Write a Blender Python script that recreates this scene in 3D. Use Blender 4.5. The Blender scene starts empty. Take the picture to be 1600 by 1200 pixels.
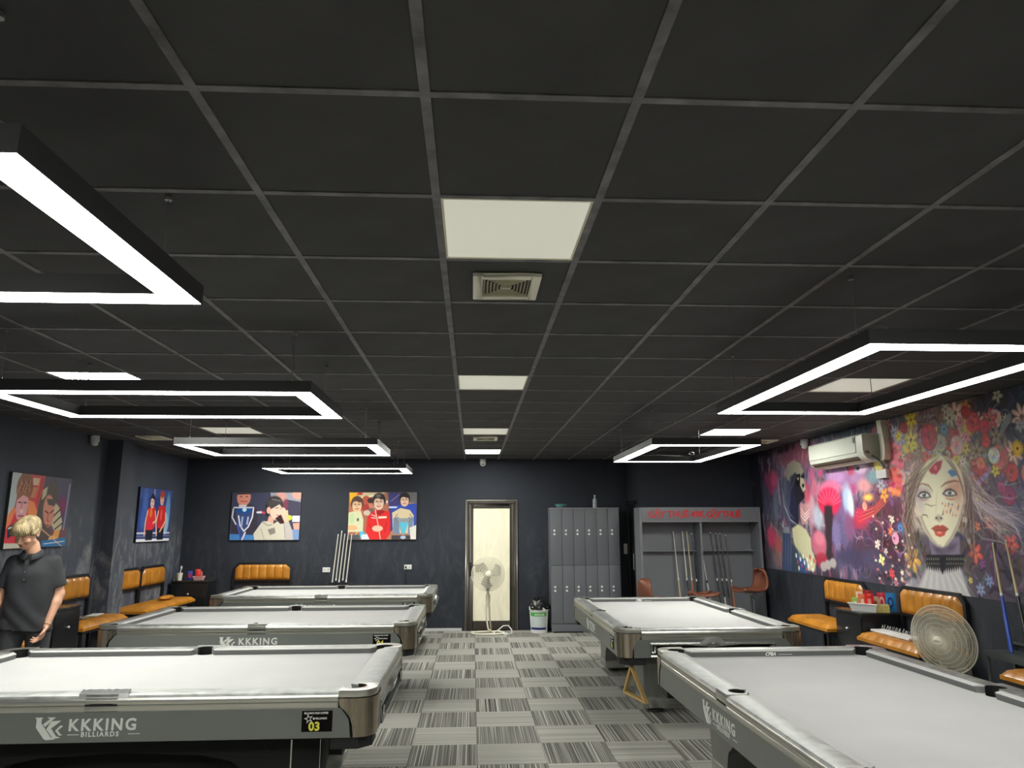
import bpy, bmesh, math, random
import numpy as np
from mathutils import Vector, Matrix
C = bpy.context.scene.collection
PI = math.pi
RND = random.Random(7)

# ------------------------------------------------------------------ camera, light, exposure
CAMH = 1.66; YAW, PITCH, ROLL, FPX = .0545, .1943, -.0035, 1130.0
def make_camera():
    fw = Vector((math.sin(YAW)*math.cos(PITCH), math.cos(YAW)*math.cos(PITCH), math.sin(PITCH)))
    rt = Vector((math.cos(YAW), -math.sin(YAW), 0)); up = rt.cross(fw)
    a = math.cos(ROLL)*rt + math.sin(ROLL)*up; b = -math.sin(ROLL)*rt + math.cos(ROLL)*up
    cam = bpy.data.cameras.new('camera'); cam.sensor_width = 36; cam.lens = 36*FPX/1600; cam.clip_start = .05
    o = bpy.data.objects.new('camera', cam); C.objects.link(o)
    m = Matrix((a, b, -fw)).transposed().to_4x4(); m.translation = (0, 0, CAMH); o.matrix_world = m
    bpy.context.scene.camera = o
make_camera()
sc = bpy.context.scene
w = bpy.data.worlds.new('world'); sc.world = w; w.use_nodes = True
w.node_tree.nodes['Background'].inputs[0].default_value = (.7, .8, 1, 1)
w.node_tree.nodes['Background'].inputs[1].default_value = .0
sc.view_settings.view_transform = 'Standard'; sc.view_settings.look = 'None'
sc.view_settings.gamma = 1; sc.view_settings.use_curve_mapping = False
sc.view_settings.exposure = 0.25
STRIP = 20.0      # radiance of the pendant strips
PANEL = 55.0       # radiance of the lit ceiling panels

# ------------------------------------------------------------------ helpers
def lin(c):
    return tuple(((x/255)/12.92 if x/255 <= .04045 else ((x/255+.055)/1.055)**2.4) for x in c)
def mat(name, col, rough=.6, metal=0, spec=None, noise=None, emit=None, bump=None, trans=0, alpha=None, coat=0, stretch=None, obj_coord=True):
    """col linear rgb; noise=(scale, amount) varies value; bump=(scale, strength)"""
    m = bpy.data.materials.new(name); m.use_nodes = True; nt = m.node_tree; b = nt.nodes['Principled BSDF']
    b.inputs['Base Color'].default_value = (*col, 1); b.inputs['Roughness'].default_value = rough; b.inputs['Metallic'].default_value = metal
    if spec is not None: b.inputs['Specular IOR Level'].default_value = spec
    if coat: b.inputs['Coat Weight'].default_value = coat; b.inputs['Coat Roughness'].default_value = .15
    if trans: b.inputs['Transmission Weight'].default_value = trans
    tc = nt.nodes.new('ShaderNodeTexCoord'); mp = nt.nodes.new('ShaderNodeMapping')
    nt.links.new(tc.outputs['Object'], mp.inputs[0])
    if stretch: mp.inputs['Scale'].default_value = stretch
    if noise:
        n = nt.nodes.new('ShaderNodeTexNoise'); n.inputs['Scale'].default_value = noise[0]; n.inputs['Detail'].default_value = 5
        nt.links.new(mp.outputs[0], n.inputs[0])
        r = nt.nodes.new('ShaderNodeMapRange'); r.inputs[1].default_value = .3; r.inputs[2].default_value = .7
        r.inputs[3].default_value = 1-noise[1]; r.inputs[4].default_value = 1+noise[1]; nt.links.new(n.outputs[0], r.inputs[0])
        mx = nt.nodes.new('ShaderNodeMix'); mx.data_type = 'RGBA'; mx.blend_type = 'MULTIPLY'; mx.inputs[0].default_value = 1
        mx.inputs[6].default_value = (*col, 1); nt.links.new(r.outputs[0], mx.inputs[7]); nt.links.new(mx.outputs[2], b.inputs['Base Color'])
        if len(noise) > 2:
            r2 = nt.nodes.new('ShaderNodeMapRange'); r2.inputs[1].default_value = .3; r2.inputs[2].default_value = .7
            r2.inputs[3].default_value = max(0, rough-noise[2]); r2.inputs[4].default_value = min(1, rough+noise[2])
            nt.links.new(n.outputs[0], r2.inputs[0]); nt.links.new(r2.outputs[0], b.inputs['Roughness'])
    if bump:
        n = nt.nodes.new('ShaderNodeTexNoise'); n.inputs['Scale'].default_value = bump[0]; n.inputs['Detail'].default_value = 4
        nt.links.new(mp.outputs[0], n.inputs[0]); bp = nt.nodes.new('ShaderNodeBump'); bp.inputs['Strength'].default_value = bump[1]; bp.inputs['Distance'].default_value = .01
        nt.links.new(n.outputs[0], bp.inputs['Height']); nt.links.new(bp.outputs[0], b.inputs['Normal'])
    if emit:
        b.inputs['Emission Color'].default_value = (*emit[0], 1); b.inputs['Emission Strength'].default_value = emit[1]
    return m

class MB:
    def __init__(s): s.v = []; s.f = []
    def add(s, vs, fs):
        o = len(s.v); s.v += [tuple(p) for p in vs]; s.f += [tuple(i+o for i in f) for f in fs]; return s
    def box(s, x0, x1, y0, y1, z0, z1):
        return s.add([(x0,y0,z0),(x1,y0,z0),(x1,y1,z0),(x0,y1,z0),(x0,y0,z1),(x1,y0,z1),(x1,y1,z1),(x0,y1,z1)],
                     [(0,3,2,1),(4,5,6,7),(0,1,5,4),(1,2,6,5),(2,3,7,6),(3,0,4,7)])
    def prism(s, pts, a, b, ax='z'):
        """2-D outline extruded a..b along ax; pts are (x,y),(x,z) for ax y,(y,z) for ax x"""
        A = sum(pts[i][0]*pts[(i+1) % len(pts)][1]-pts[(i+1) % len(pts)][0]*pts[i][1] for i in range(len(pts)))
        if A < 0: pts = pts[::-1]
        f = {'z': lambda p, t: (p[0], p[1], t), 'y': lambda p, t: (p[0], t, p[1]), 'x': lambda p, t: (t, p[0], p[1])}[ax]
        n = len(pts)
        if ax == 'y': a, b = b, a
        return s.add([f(p, a) for p in pts]+[f(p, b) for p in pts],
                     [tuple(range(n))[::-1], tuple(range(n, 2*n))]+[(i, (i+1) % n, n+(i+1) % n, n+i) for i in range(n)])
    def tube(s, pts, r, n=8, closed=False, caps=True):
        P = [Vector(p) for p in pts]; m = len(P); R = r if isinstance(r, (list, tuple)) else [r]*m
        rings = []; up = None
        for i, p in enumerate(P):
            d = (P[(i+1) % m]-P[i-1]) if closed else (P[min(i+1, m-1)]-P[max(i-1, 0)])
            d.normalize()
            if up is None: up = Vector((0, 0, 1)) if abs(d.z) < .9 else Vector((1, 0, 0))
            sx = d.cross(up); 
            if sx.length < 1e-4: sx = d.cross(Vector((0, 1, 0)))
            sx.normalize(); up = sx.cross(d).normalized()
            rings.append([p+R[i]*(math.cos(2*PI*k/n)*sx+math.sin(2*PI*k/n)*up) for k in range(n)])
        vs = [q for r_ in rings for q in r_]; fs = []
        for i in range(m if closed else m-1):
            j = (i+1) % m
            fs += [(i*n+k, i*n+(k+1) % n, j*n+(k+1) % n, j*n+k) for k in range(n)]
        if caps and not closed: fs += [tuple(range(n))[::-1], tuple((m-1)*n+k for k in range(n))]
        return s.add(vs, fs)
    def lathe(s, prof, c=(0, 0, 0), n=24, ax='z', caps=True):
        vs = []
        for r, h in prof:
            for k in range(n):
                a = 2*PI*k/n; x, y = r*math.cos(a), r*math.sin(a)
                p = {'z': (x, y, h), 'y': (x, h, -y), 'x': (h, x, y)}[ax]
                vs.append((c[0]+p[0], c[1]+p[1], c[2]+p[2]))
        m = len(prof); fs = [(i*n+k, i*n+(k+1) % n, (i+1)*n+(k+1) % n, (i+1)*n+k) for i in range(m-1) for k in range(n)]
        if caps: fs += [tuple(range(n))[::-1], tuple((m-1)*n+k for k in range(n))]
        return s.add(vs, fs)
    def grid(s, nx, ny, fn, wrap=False):
        vs = [fn(i/(nx-1), j/(ny-1)) for j in range(ny) for i in range(nx)]
        return s.add(vs, [(j*nx+i, j*nx+i+1, (j+1)*nx+i+1, (j+1)*nx+i) for j in range(ny-1) for i in range(nx-1)])
    def sph(s, c, r, n=12, m=8):
        r = r if isinstance(r, tuple) else (r, r, r)
        vs = [(c[0]+r[0]*math.sin(PI*j/m)*math.cos(2*PI*k/n), c[1]+r[1]*math.sin(PI*j/m)*math.sin(2*PI*k/n), c[2]+r[2]*math.cos(PI*j/m)) for j in range(m+1) for k in range(n)]
        return s.add(vs, [(j*n+k, (j+1)*n+k, (j+1)*n+(k+1) % n, j*n+(k+1) % n) for j in range(m) for k in range(n)])
    def xf(s, M): s.v = [tuple(M @ Vector(p)) for p in s.v]; return s
    def mesh(s, name, m=None, smooth=40, bevel=0, fixn=False):
        me = bpy.data.meshes.new(name); me.from_pydata(s.v, [], s.f)
        bm = bmesh.new(); bm.from_mesh(me)
        bmesh.ops.remove_doubles(bm, verts=bm.verts, dist=1e-5)
        if fixn: bmesh.ops.recalc_face_normals(bm, faces=bm.faces)
        if bevel:
            es = [e for e in bm.edges if len(e.link_faces) == 2 and e.calc_face_angle(0) > .6]
            bmesh.ops.bevel(bm, geom=es, offset=bevel, segments=2, profile=.7, affect='EDGES', clamp_overlap=True)
        bm.to_mesh(me); bm.free()
        if m: me.materials.append(m)
        if smooth:
            me.polygons.foreach_set('use_smooth', [True]*len(me.polygons)); me.set_sharp_from_angle(angle=math.radians(smooth))
        return me
    def build(s, name, m, parent=None, smooth=40, bevel=0, fixn=False):
        return link(name, s.mesh(name, m, smooth, bevel, fixn), parent)
def link(name, me, parent=None, loc=None, rot=None):
    o = bpy.data.objects.new(name, me); C.objects.link(o)
    if parent: o.parent = parent
    if loc: o.location = loc
    if rot: o.rotation_euler = rot
    return o
def tag(o, label=None, cat=None, group=None, kind=None):
    if label: o['label'] = label
    if cat: o['category'] = cat
    if group: o['group'] = group
    if kind: o['kind'] = kind
    return o
def thing(name, label, cat, loc=(0, 0, 0), rz=0, group=None):
    o = bpy.data.objects.new(name, None); C.objects.link(o); o.location = loc; o.rotation_euler = (0, 0, rz)
    o.empty_display_size = .1
    return tag(o, label, cat, group)
def solo(name, mb, m, label, cat, loc=(0, 0, 0), rz=0, group=None, **k):
    o = mb.build(name, m, None, **k); o.location = loc; o.rotation_euler = (0, 0, rz); return tag(o, label, cat, group)
def struct(name, mb, m, **k): return tag(mb.build(name, m, None, **k), kind='structure')
def kids(o): return [c for c in C.objects if c.parent == o]
def copy_tree(o, parent=None, skip=()):
    c = o.copy(); C.objects.link(c); c.parent = parent
    for ch in kids(o):
        if ch.name.split('.')[0] not in skip: copy_tree(ch, c)
    return c
_txt = {}
def text_mesh(body, size, extrude=.001, bold=0, align='LEFT', spacing=1, shear=0):
    key = (body, size, extrude, bold, align, spacing, shear)
    if key in _txt: return _txt[key]
    cu = bpy.data.curves.new('lettering', 'FONT'); cu.body = body; cu.size = size; cu.extrude = extrude; cu.offset = bold
    cu.align_x = align; cu.space_character = spacing; cu.resolution_u = 3; cu.shear = shear
    o = bpy.data.objects.new('tmp', cu); C.objects.link(o)
    me = bpy.data.meshes.new_from_object(o.evaluated_get(bpy.context.evaluated_depsgraph_get()))
    bpy.data.objects.remove(o); _txt[key] = me; return me
def lettering(name, body, size, m, parent, loc, rot=(PI/2, 0, 0), label=None, **k):
    me = text_mesh(body, size, **k).copy(); me.materials.clear(); me.materials.append(m)
    o = link(name, me, parent, loc, rot)
    if label: o['label'] = label
    return o
# ------------------------------------------------------------------ painted pictures: colour per mesh point on a fine grid
class Paint:
    def __init__(s, W, H, res, base=(60, 60, 70)):
        s.W, s.H = W, H; s.nx = int(W/res)+1; s.ny = int(H/res)+1
        s.U, s.V = np.meshgrid(np.linspace(0, W, s.nx), np.linspace(0, H, s.ny))   # V is up
        s.c = np.zeros((s.ny, s.nx, 3)); s.c[:] = base; s.res = W/(s.nx-1)
    def win(s, u0, u1, v0, v1):
        i0 = max(0, int(u0/s.W*(s.nx-1))); i1 = min(s.nx, int(u1/s.W*(s.nx-1))+2)
        j0 = max(0, int(v0/s.H*(s.ny-1))); j1 = min(s.ny, int(v1/s.H*(s.ny-1))+2)
        return (slice(j0, max(j1, j0)), slice(i0, max(i1, i0)))
    def mixin(s, w, a, col):
        a = a[..., None]; s.c[w] = s.c[w]*(1-a)+np.array(col, float)*a
    def blob(s, u, v, ru, rv, ang=0, col=(0, 0, 0), soft=.15, al=1):
        R = max(ru, rv)*(1+soft)+s.res; w = s.win(u-R, u+R, v-R, v+R); U = s.U[w]-u; V = s.V[w]-v
        ca, sa = math.cos(ang), math.sin(ang); d = np.sqrt(((U*ca+V*sa)/ru)**2+((-U*sa+V*ca)/rv)**2)
        k = max(soft, s.res/min(ru, rv)); s.mixin(w, np.clip((1+k/2-d)/k, 0, 1)*al, col)
    def poly(s, P, col, soft=.004, al=1):
        P = np.array(P, float); soft = max(soft, s.res); w = s.win(P[:, 0].min()-soft, P[:, 0].max()+soft, P[:, 1].min()-soft, P[:, 1].max()+soft)
        U, V = s.U[w], s.V[w]; ins = np.zeros(U.shape, bool); dm = np.full(U.shape, 1e9)
        for i in range(len(P)):
            a, b = P[i], P[(i+1) % len(P)]; e = b-a; L = e@e+1e-12
            t = np.clip(((U-a[0])*e[0]+(V-a[1])*e[1])/L, 0, 1); dm = np.minimum(dm, np.hypot(U-a[0]-t*e[0], V-a[1]-t*e[1]))
            if a[1] != b[1]:
                cr = ((a[1] > V) != (b[1] > V)) & (U < (b[0]-a[0])*(V-a[1])/(b[1]-a[1])+a[0]); ins ^= cr
        sd = np.where(ins, -dm, dm); s.mixin(w, np.clip(.5-sd/soft, 0, 1)*al, col)
    def stroke(s, P, wd, col, al=1, taper=True):
        P = np.array(P, float); w = s.win(P[:, 0].min()-wd, P[:, 0].max()+wd, P[:, 1].min()-wd, P[:, 1].max()+wd); U, V = s.U[w], s.V[w]
        if not U.size: return
        best = np.zeros(U.shape); n = len(P)-1
        for i in range(n):
            a, b = P[i], P[i+1]; e = b-a; L = e@e+1e-12; t = np.clip(((U-a[0])*e[0]+(V-a[1])*e[1])/L, 0, 1)
            d = np.hypot(U-a[0]-t*e[0], V-a[1]-t*e[1]); q = (i+t)/n; ww = wd*(1-np.abs(2*q-1)**2*.7 if taper else 1)/2
            best = np.maximum(best, np.clip((ww-d)/s.res+.5, 0, 1)*np.minimum(1, 2*ww/s.res))
        s.mixin(w, best*al, col)
    def flower(s, u, v, r, n, col, col2, cen, squash=1):
        ph = RND.random()*6
        for k in range(n):
            a = ph+2*PI*k/n; s.blob(u+math.cos(a)*r*.58, v+math.sin(a)*r*.58*squash, r*.46, r*max(.16, 1.9/n)*.75, a, col, .2)
        for k in range(n):
            a = ph+2*PI*k/n; s.blob(u+math.cos(a)*r*.34, v+math.sin(a)*r*.34*squash, r*.3, r*.1, a, col2, .5, .8)
            s.stroke([(u+math.cos(a+PI/n)*r*.2, v+math.sin(a+PI/n)*r*.2), (u+math.cos(a+PI/n)*r*.85, v+math.sin(a+PI/n)*r*.85)], r*.07, tuple(x*.55 for x in col), .6)
        s.blob(u, v, r*.2, r*.2*squash, 0, cen, .3)
    def rose(s, u, v, r, col, dark):
        s.blob(u, v, r, r*1.05, 0, dark, .1)
        for ring, k in ((.8, 11), (.55, 8), (.3, 5)):
            for i in range(k):
                a = 2*PI*i/k+ring*5; s.blob(u+math.cos(a)*r*ring, v+math.sin(a)*r*ring, r*.26, r*.17, a+PI/2, tuple(min(255, x*(.85+.35*RND.random())) for x in col), .5, .9)
        s.blob(u, v, r*.14, r*.14, 0, dark, .5)
    def surface(s, name, m, parent, origin, uax, vax, smooth=False):
        """grid mesh: origin = lower left, uax/vax unit vectors"""
        o, a, b = Vector(origin), Vector(uax), Vector(vax); co = np.empty((s.ny*s.nx, 3))
        U, V = s.U.ravel(), s.V.ravel()
        for k in range(3): co[:, k] = o[k]+a[k]*U+b[k]*V
        i, j = np.meshgrid(np.arange(s.nx-1), np.arange(s.ny-1)); q = (j*s.nx+i).ravel()
        F = np.stack([q, q+1, q+1+s.nx, q+s.nx], 1).astype(np.int32); me = bpy.data.meshes.new(name)
        me.vertices.add(len(co)); me.vertices.foreach_set('co', co.ravel()); me.loops.add(F.size); me.polygons.add(len(F))
        me.polygons.foreach_set('loop_start', np.arange(0, F.size, 4, dtype=np.int32)); me.loops.foreach_set('vertex_index', F.ravel()); me.update(calc_edges=True)
        at = me.color_attributes.new('paint', 'BYTE_COLOR', 'POINT')
        col = np.ones((len(co), 4)); col[:, :3] = np.clip(s.c.reshape(-1, 3)/255, 0, 1); at.data.foreach_set('color_srgb', col.ravel().astype(np.float32))
        me.materials.append(m); return link(name, me, parent)
def paint_mat(name, gain, rough=.5):
    m = bpy.data.materials.new(name); m.use_nodes = True; nt = m.node_tree; b = nt.nodes['Principled BSDF']
    a = nt.nodes.new('ShaderNodeVertexColor'); a.layer_name = 'paint'
    g = nt.nodes.new('ShaderNodeVectorMath'); g.operation = 'MULTIPLY'; g.inputs[1].default_value = (gain,)*3
    nt.links.new(a.outputs[0], g.inputs[0]); nt.links.new(g.outputs[0], b.inputs['Base Color']); b.inputs['Roughness'].default_value = rough
    b.inputs['Specular IOR Level'].default_value = .25
    return m
# ------------------------------------------------------------------ materials
M = {}
def carpet(name, axis, lo, hi, band):
    m = bpy.data.materials.new(name); m.use_nodes = True; nt = m.node_tree; b = nt.nodes['Principled BSDF']; L = nt.links.new
    tc = nt.nodes.new('ShaderNodeTexCoord'); oi = nt.nodes.new('ShaderNodeObjectInfo'); mp = nt.nodes.new('ShaderNodeMapping')
    L(tc.outputs['Object'], mp.inputs[0]); cb = nt.nodes.new('ShaderNodeCombineXYZ')
    ml = nt.nodes.new('ShaderNodeMath'); ml.operation = 'MULTIPLY'; ml.inputs[1].default_value = 37; L(oi.outputs['Random'], ml.inputs[0])
    for k in range(3): L(ml.outputs[0], cb.inputs[k])
    L(cb.outputs[0], mp.inputs['Location'])
    mp.inputs['Scale'].default_value = (1, .002, .002) if axis == 'x' else (.002, 1, .002)
    n = nt.nodes.new('ShaderNodeTexNoise'); n.inputs['Scale'].default_value = band; n.inputs['Detail'].default_value = 2; n.inputs['Roughness'].default_value = .8
    L(mp.outputs[0], n.inputs[0]); r = nt.nodes.new('ShaderNodeValToRGB'); e = r.color_ramp.elements
    e[0].position = .33 if axis == 'x' else .3; e[0].color = (*lo, 1); e[1].position = .72 if axis == 'x' else .6; e[1].color = (*hi, 1)
    mid = e.new(.52); mid.color = (*[(a*.78+c*.22) if axis == 'x' else (a*.3+c*.7) for a, c in zip(lo, hi)], 1); L(n.outputs[0], r.inputs[0])
    n2 = nt.nodes.new('ShaderNodeTexNoise'); n2.inputs['Scale'].default_value = 260; L(tc.outputs['Object'], n2.inputs[0])
    mx = nt.nodes.new('ShaderNodeMix'); mx.data_type = 'RGBA'; mx.blend_type = 'OVERLAY'; mx.inputs[0].default_value = .35
    L(r.outputs[0], mx.inputs[6]); L(n2.outputs[0], mx.inputs[7]); L(mx.outputs[2], b.inputs['Base Color'])
    b.inputs['Roughness'].default_value = .95; b.inputs['Specular IOR Level'].default_value = .15
    bp = nt.nodes.new('ShaderNodeBump'); bp.inputs['Strength'].default_value = .4; bp.inputs['Distance'].default_value = .004
    L(n2.outputs[0], bp.inputs['Height']); L(bp.outputs[0], b.inputs['Normal']); return m
M['carpet_d'] = carpet('carpet dark tile stripes', 'x', (.045, .044, .040), (.66, .65, .58), 120)
M['carpet_l'] = carpet('carpet light tile stripes', 'y', (.19, .187, .168), (.38, .373, .335), 60)
M['subfloor'] = mat('floor joint', (.03, .03, .03), .9)
M['ceil'] = mat('black ceiling tile', (.050, .050, .053), .8, noise=(3, .18), bump=(60, .15))
M['bar'] = mat('black painted ceiling bar', (.15, .147, .155), .5, noise=(9, .45), bump=(40, .4))
def wall_mat(name, col, chalk=0):
    m = mat(name, col, .75, noise=(1.3, .18), bump=(35, .12)); nt = m.node_tree; b = nt.nodes['Principled BSDF']; L = nt.links.new
    if chalk:
        src = b.inputs['Base Color'].links[0].from_socket
        tc = nt.nodes.new('ShaderNodeTexCoord'); mp = nt.nodes.new('ShaderNodeMapping'); mp.inputs['Scale'].default_value = (2.2, 2.2, .9); mp.inputs['Rotation'].default_value = (.5, .0, .0)
        L(tc.outputs['Object'], mp.inputs[0]); n = nt.nodes.new('ShaderNodeTexNoise'); n.inputs['Scale'].default_value = 2.0; n.inputs['Detail'].default_value = 9; n.inputs['Distortion'].default_value = 1.6
        n.inputs['Roughness'].default_value = .68; L(mp.outputs[0], n.inputs[0])
        r = nt.nodes.new('ShaderNodeMapRange'); r.inputs[1].default_value = .47; r.inputs[2].default_value = .72; r.inputs[4].default_value = chalk; L(n.outputs[0], r.inputs[0])
        sp = nt.nodes.new('ShaderNodeSeparateXYZ'); L(tc.outputs['Object'], sp.inputs[0])
        z = nt.nodes.new('ShaderNodeMapRange'); z.inputs[1].default_value = 1.95; z.inputs[2].default_value = 1.35; z.inputs[3].default_value = 0; z.inputs[4].default_value = 1; L(sp.outputs[2], z.inputs[0])
        q = nt.nodes.new('ShaderNodeMath'); q.operation = 'MULTIPLY'; L(r.outputs[0], q.inputs[0]); L(z.outputs[0], q.inputs[1])
        mx = nt.nodes.new('ShaderNodeMix'); mx.data_type = 'RGBA'; L(q.outputs[0], mx.inputs[0]); L(src, mx.inputs[6]); mx.inputs[7].default_value = (.26, .26, .27, 1)
        L(mx.outputs[2], b.inputs['Base Color'])
    return m
M['wall'] = wall_mat('navy charcoal wall paint', (.0140, .0180, .0275), .10)
M['wall_chalk'] = wall_mat('chalk smeared wall paint', (.048, .057, .078), .85)
M['white_lit'] = mat('glowing strip diffuser', (.9, .9, .9), .5, emit=((1, 1, .94), STRIP))
M['panel_lit'] = mat('lit ceiling panel', (.9, .9, .9), .5, emit=((1, 1, .93), PANEL))
M['panel_off'] = mat('unlit cream ceiling panel with added glow', (.85, .85, .72), .45, emit=((1, .99, .86), .27))  # emission added to the unlit panels so they look brighter
M['black'] = mat('black metal', (.012, .012, .014), .45)
M['lampf'] = mat('dark grey lamp housing', (.04, .04, .043), .4)
M['ventc'] = mat('vent plastic', (.90, .87, .72), .5)
M['ventback'] = mat('vent shade', (.07, .065, .05), .8)
M['blackm'] = mat('black matt', (.008, .008, .009), .8)
M['white'] = mat('white plastic', (.68, .69, .68), .4)
M['cream'] = mat('cream plastic', (.78, .75, .60), .45, noise=(6, .06))
M['creamd'] = mat('dusty cream plastic', (.52, .49, .38), .55, noise=(12, .15))
M['wire'] = mat('steel wire', (.35, .35, .36), .4, .6)
M['blkhole'] = mat('deep black', (.003, .003, .003), .9)

# ------------------------------------------------------------------ room shell
XL, XR, YB, YF, ZC = -4.72, 4.45, 12.3, -3.6, 2.78
XS, YS = 2.62, 11.42          # the back wall steps forward right of XS
T = .5
gx0, gy0 = -.452, 6.06
fl = struct('floor', MB().box(XL-.1, XR+.1, YF, YB+.1, -.15, -.006), M['subfloor'], smooth=0)
tm = {}
for k, mm in (('d', 'carpet_d'), ('l', 'carpet_l')):
    g = .0015; tm[k] = MB().box(g, T-g, g, T-g, -.006, 0).mesh('carpet_tile', M[mm], 0, .0015)
near = []; rest = {'d': MB(), 'l': MB()}
for i in range(-9, 11):
    for j in range(-20, 14):
        x0, y0 = gx0+i*T, gy0+j*T
        if x0+T < XL or x0 > XR or y0+T < YF or y0 > YB: continue
        k = 'd' if (i+j) % 2 else 'l'
        full = x0 >= XL and x0+T <= XR and y0+T <= YB
        vis = full and y0 > 3.0 and -3.2 < x0 < 4.0
        if vis: near.append((x0, y0, k))
        else:
            rest[k].box(max(x0, XL)+.0015, min(x0+T, XR)-.0015, max(y0, YF)+.0015, min(y0+T, YB)-.0015, -.006, 0)
near.sort(key=lambda t: abs(t[0]-.5)+.15*t[1])
for n, (x0, y0, k) in enumerate(near):
    if n < 290: link('carpet_tile', tm[k], fl, (x0, y0, 0))
    else: rest[k].box(x0+.0015, x0+T-.0015, y0+.0015, y0+T-.0015, -.006, 0)
for k, mm in (('d', 'carpet_d'), ('l', 'carpet_l')):
    tag(rest[k].build('carpet_tiles', M[mm], fl, 0), kind='stuff')
# walls
struct('wall_left', MB().box(XL-.15, XL, YF, YB+.15, 0, ZC+.1), M['wall_chalk'], smooth=0)
struct('wall_right', MB().box(XR, XR+.15, YF, YB+.15, 0, ZC+.1), M['wall'], smooth=0)
struct('wall_front', MB().box(XL-.15, XR+.15, YF-.15, YF, 0, ZC+.1), M['wall'], smooth=0)
DX0, DX1, DZ = -.10, .74, 2.08
struct('wall_back', MB().box(XL, DX0, YB, YB+.15, 0, ZC+.1).box(DX1, XS+.1, YB, YB+.15, 0, ZC+.1).box(DX0, DX1, YB, YB+.15, DZ, ZC+.1)
       .box(XS, XR, YS, YS+.12, 0, ZC+.1), M['wall'], smooth=0)
# forward step of the back wall, with the dark door in its side
struct('wall_step', MB().box(XS, XS+.1, YS+.12, YB, 2.06, ZC+.1).box(XS, XS+.1, YS+.12, YS+.16, 0, 2.06), M['wall'], smooth=0)
d2 = tag(thing('door_2', None, None), kind='structure')
M['darkdoor'] = mat('black door leaf', (.012, .012, .015), .4)
MB().box(XS+.02, XS+.06, YS+.165, YB-.005, .01, 2.055).build('door_leaf', M['darkdoor'], d2, bevel=.004)
MB().box(XS-.02, XS+.019, YS+.16, YS+.21, 0, 2.06).box(XS-.02, XS+.019, YB-.06, YB-.002, 0, 2.06).box(XS-.02, XS+.019, YS+.16, YB-.002, 2.0, 2.06).build('door_frame', M['black'], d2, bevel=.004)
MB().tube([(XS+.02, YS+.28, .98), (XS-.05, YS+.28, .98), (XS-.05, YS+.28, 1.22), (XS+.02, YS+.28, 1.22)], .011).build('door_handle', M['wire'], d2)
# column against the left wall
struct('trim_1', MB().box(XL, XL+.19, 9.62, 9.98, 0, ZC), M['wall_chalk'], smooth=0)
M['skirt'] = mat('white skirting', (.55, .55, .54), .5)
tag(MB().box(XL+.6, DX0-.06, YB-.012, YB, 0, .045).build('baseboard_back', M['skirt'], None, bevel=.003), kind='structure')
# glowing glass door
dr = tag(thing('door_1', None, None), kind='structure')
M['doorf'] = mat('bronze brown aluminium', (.060, .052, .042), .45, .3, noise=(5, .15))
M['doorf2'] = mat('aluminium edge', (.22, .21, .18), .35, .6)
def ring(x0, x1, z0, z1, w, y0, y1, m, name, par, bot=True, wb=None):
    mb = MB().box(x0, x0+w, y0, y1, z0, z1).box(x1-w, x1, y0, y1, z0, z1).box(x0+w, x1-w, y0, y1, z1-w, z1)
    if bot: mb.box(x0+w, x1-w, y0, y1, z0, z0+(wb or w))
    return mb.build(name, m, par, bevel=.004)
ring(DX0, DX1, 0, DZ, .045, YB-.03, YB+.10, M['doorf'], 'door_frame', dr, bot=False)
ring(DX0-.012, DX1+.012, 0, DZ+.012, .014, YB-.035, YB-.028, M['doorf2'], 'frame_edge', dr, bot=False)
lf = ring(DX0+.047, DX1-.047, .012, DZ-.047, .07, YB-.012, YB+.035, M['doorf'], 'door_leaf', dr, wb=.14)
MB().box(DX0+.115, DX1-.115, YB+.005, YB+.02, DZ-.125, DZ-.105).build('leaf_bead', M['doorf2'], dr)
def glass_mat():
    m = mat('backlit frosted glass', (.5, .48, .36), .35); nt = m.node_tree; b = nt.nodes['Principled BSDF']; L = nt.links.new
    tc = nt.nodes.new('ShaderNodeTexCoord'); mp = nt.nodes.new('ShaderNodeMapping'); mp.inputs['Scale'].default_value = (3.5, 1, 1.1); mp.inputs['Rotation'].default_value = (0, .25, 0)
    L(tc.outputs['Object'], mp.inputs[0]); n = nt.nodes.new('ShaderNodeTexNoise'); n.inputs['Scale'].default_value = 2.2; n.inputs['Detail'].default_value = 3; n.inputs['Distortion'].default_value = 1.2
    L(mp.outputs[0], n.inputs[0]); r = nt.nodes.new('ShaderNodeMapRange'); r.inputs[1].default_value = .35; r.inputs[2].default_value = .7; r.inputs[3].default_value = .27; r.inputs[4].default_value = .37
    L(n.outputs[0], r.inputs[0]); b.inputs['Emission Color'].default_value = (1, .93, .68, 1); L(r.outputs[0], b.inputs['Emission Strength']); return m
MB().box(DX0+.11, DX1-.11, YB+.008, YB+.016, .14, DZ-.11).build('glass_pane', glass_mat(), dr)
MB().box(DX0+.062, DX0+.098, YB-.02, YB-.012, .86, 1.08).tube([(DX0+.08, YB-.02, 1.03), (DX0+.08, YB-.06, 1.03), (DX0+.2, YB-.065, 1.035)], .009).build('door_handle', M['black'], dr)
struct('wall_corridor', MB().box(DX0-.05, DX1+.05, YB+.5, YB+.55, 0, 2.3), M['cream'], smooth=0)

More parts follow.
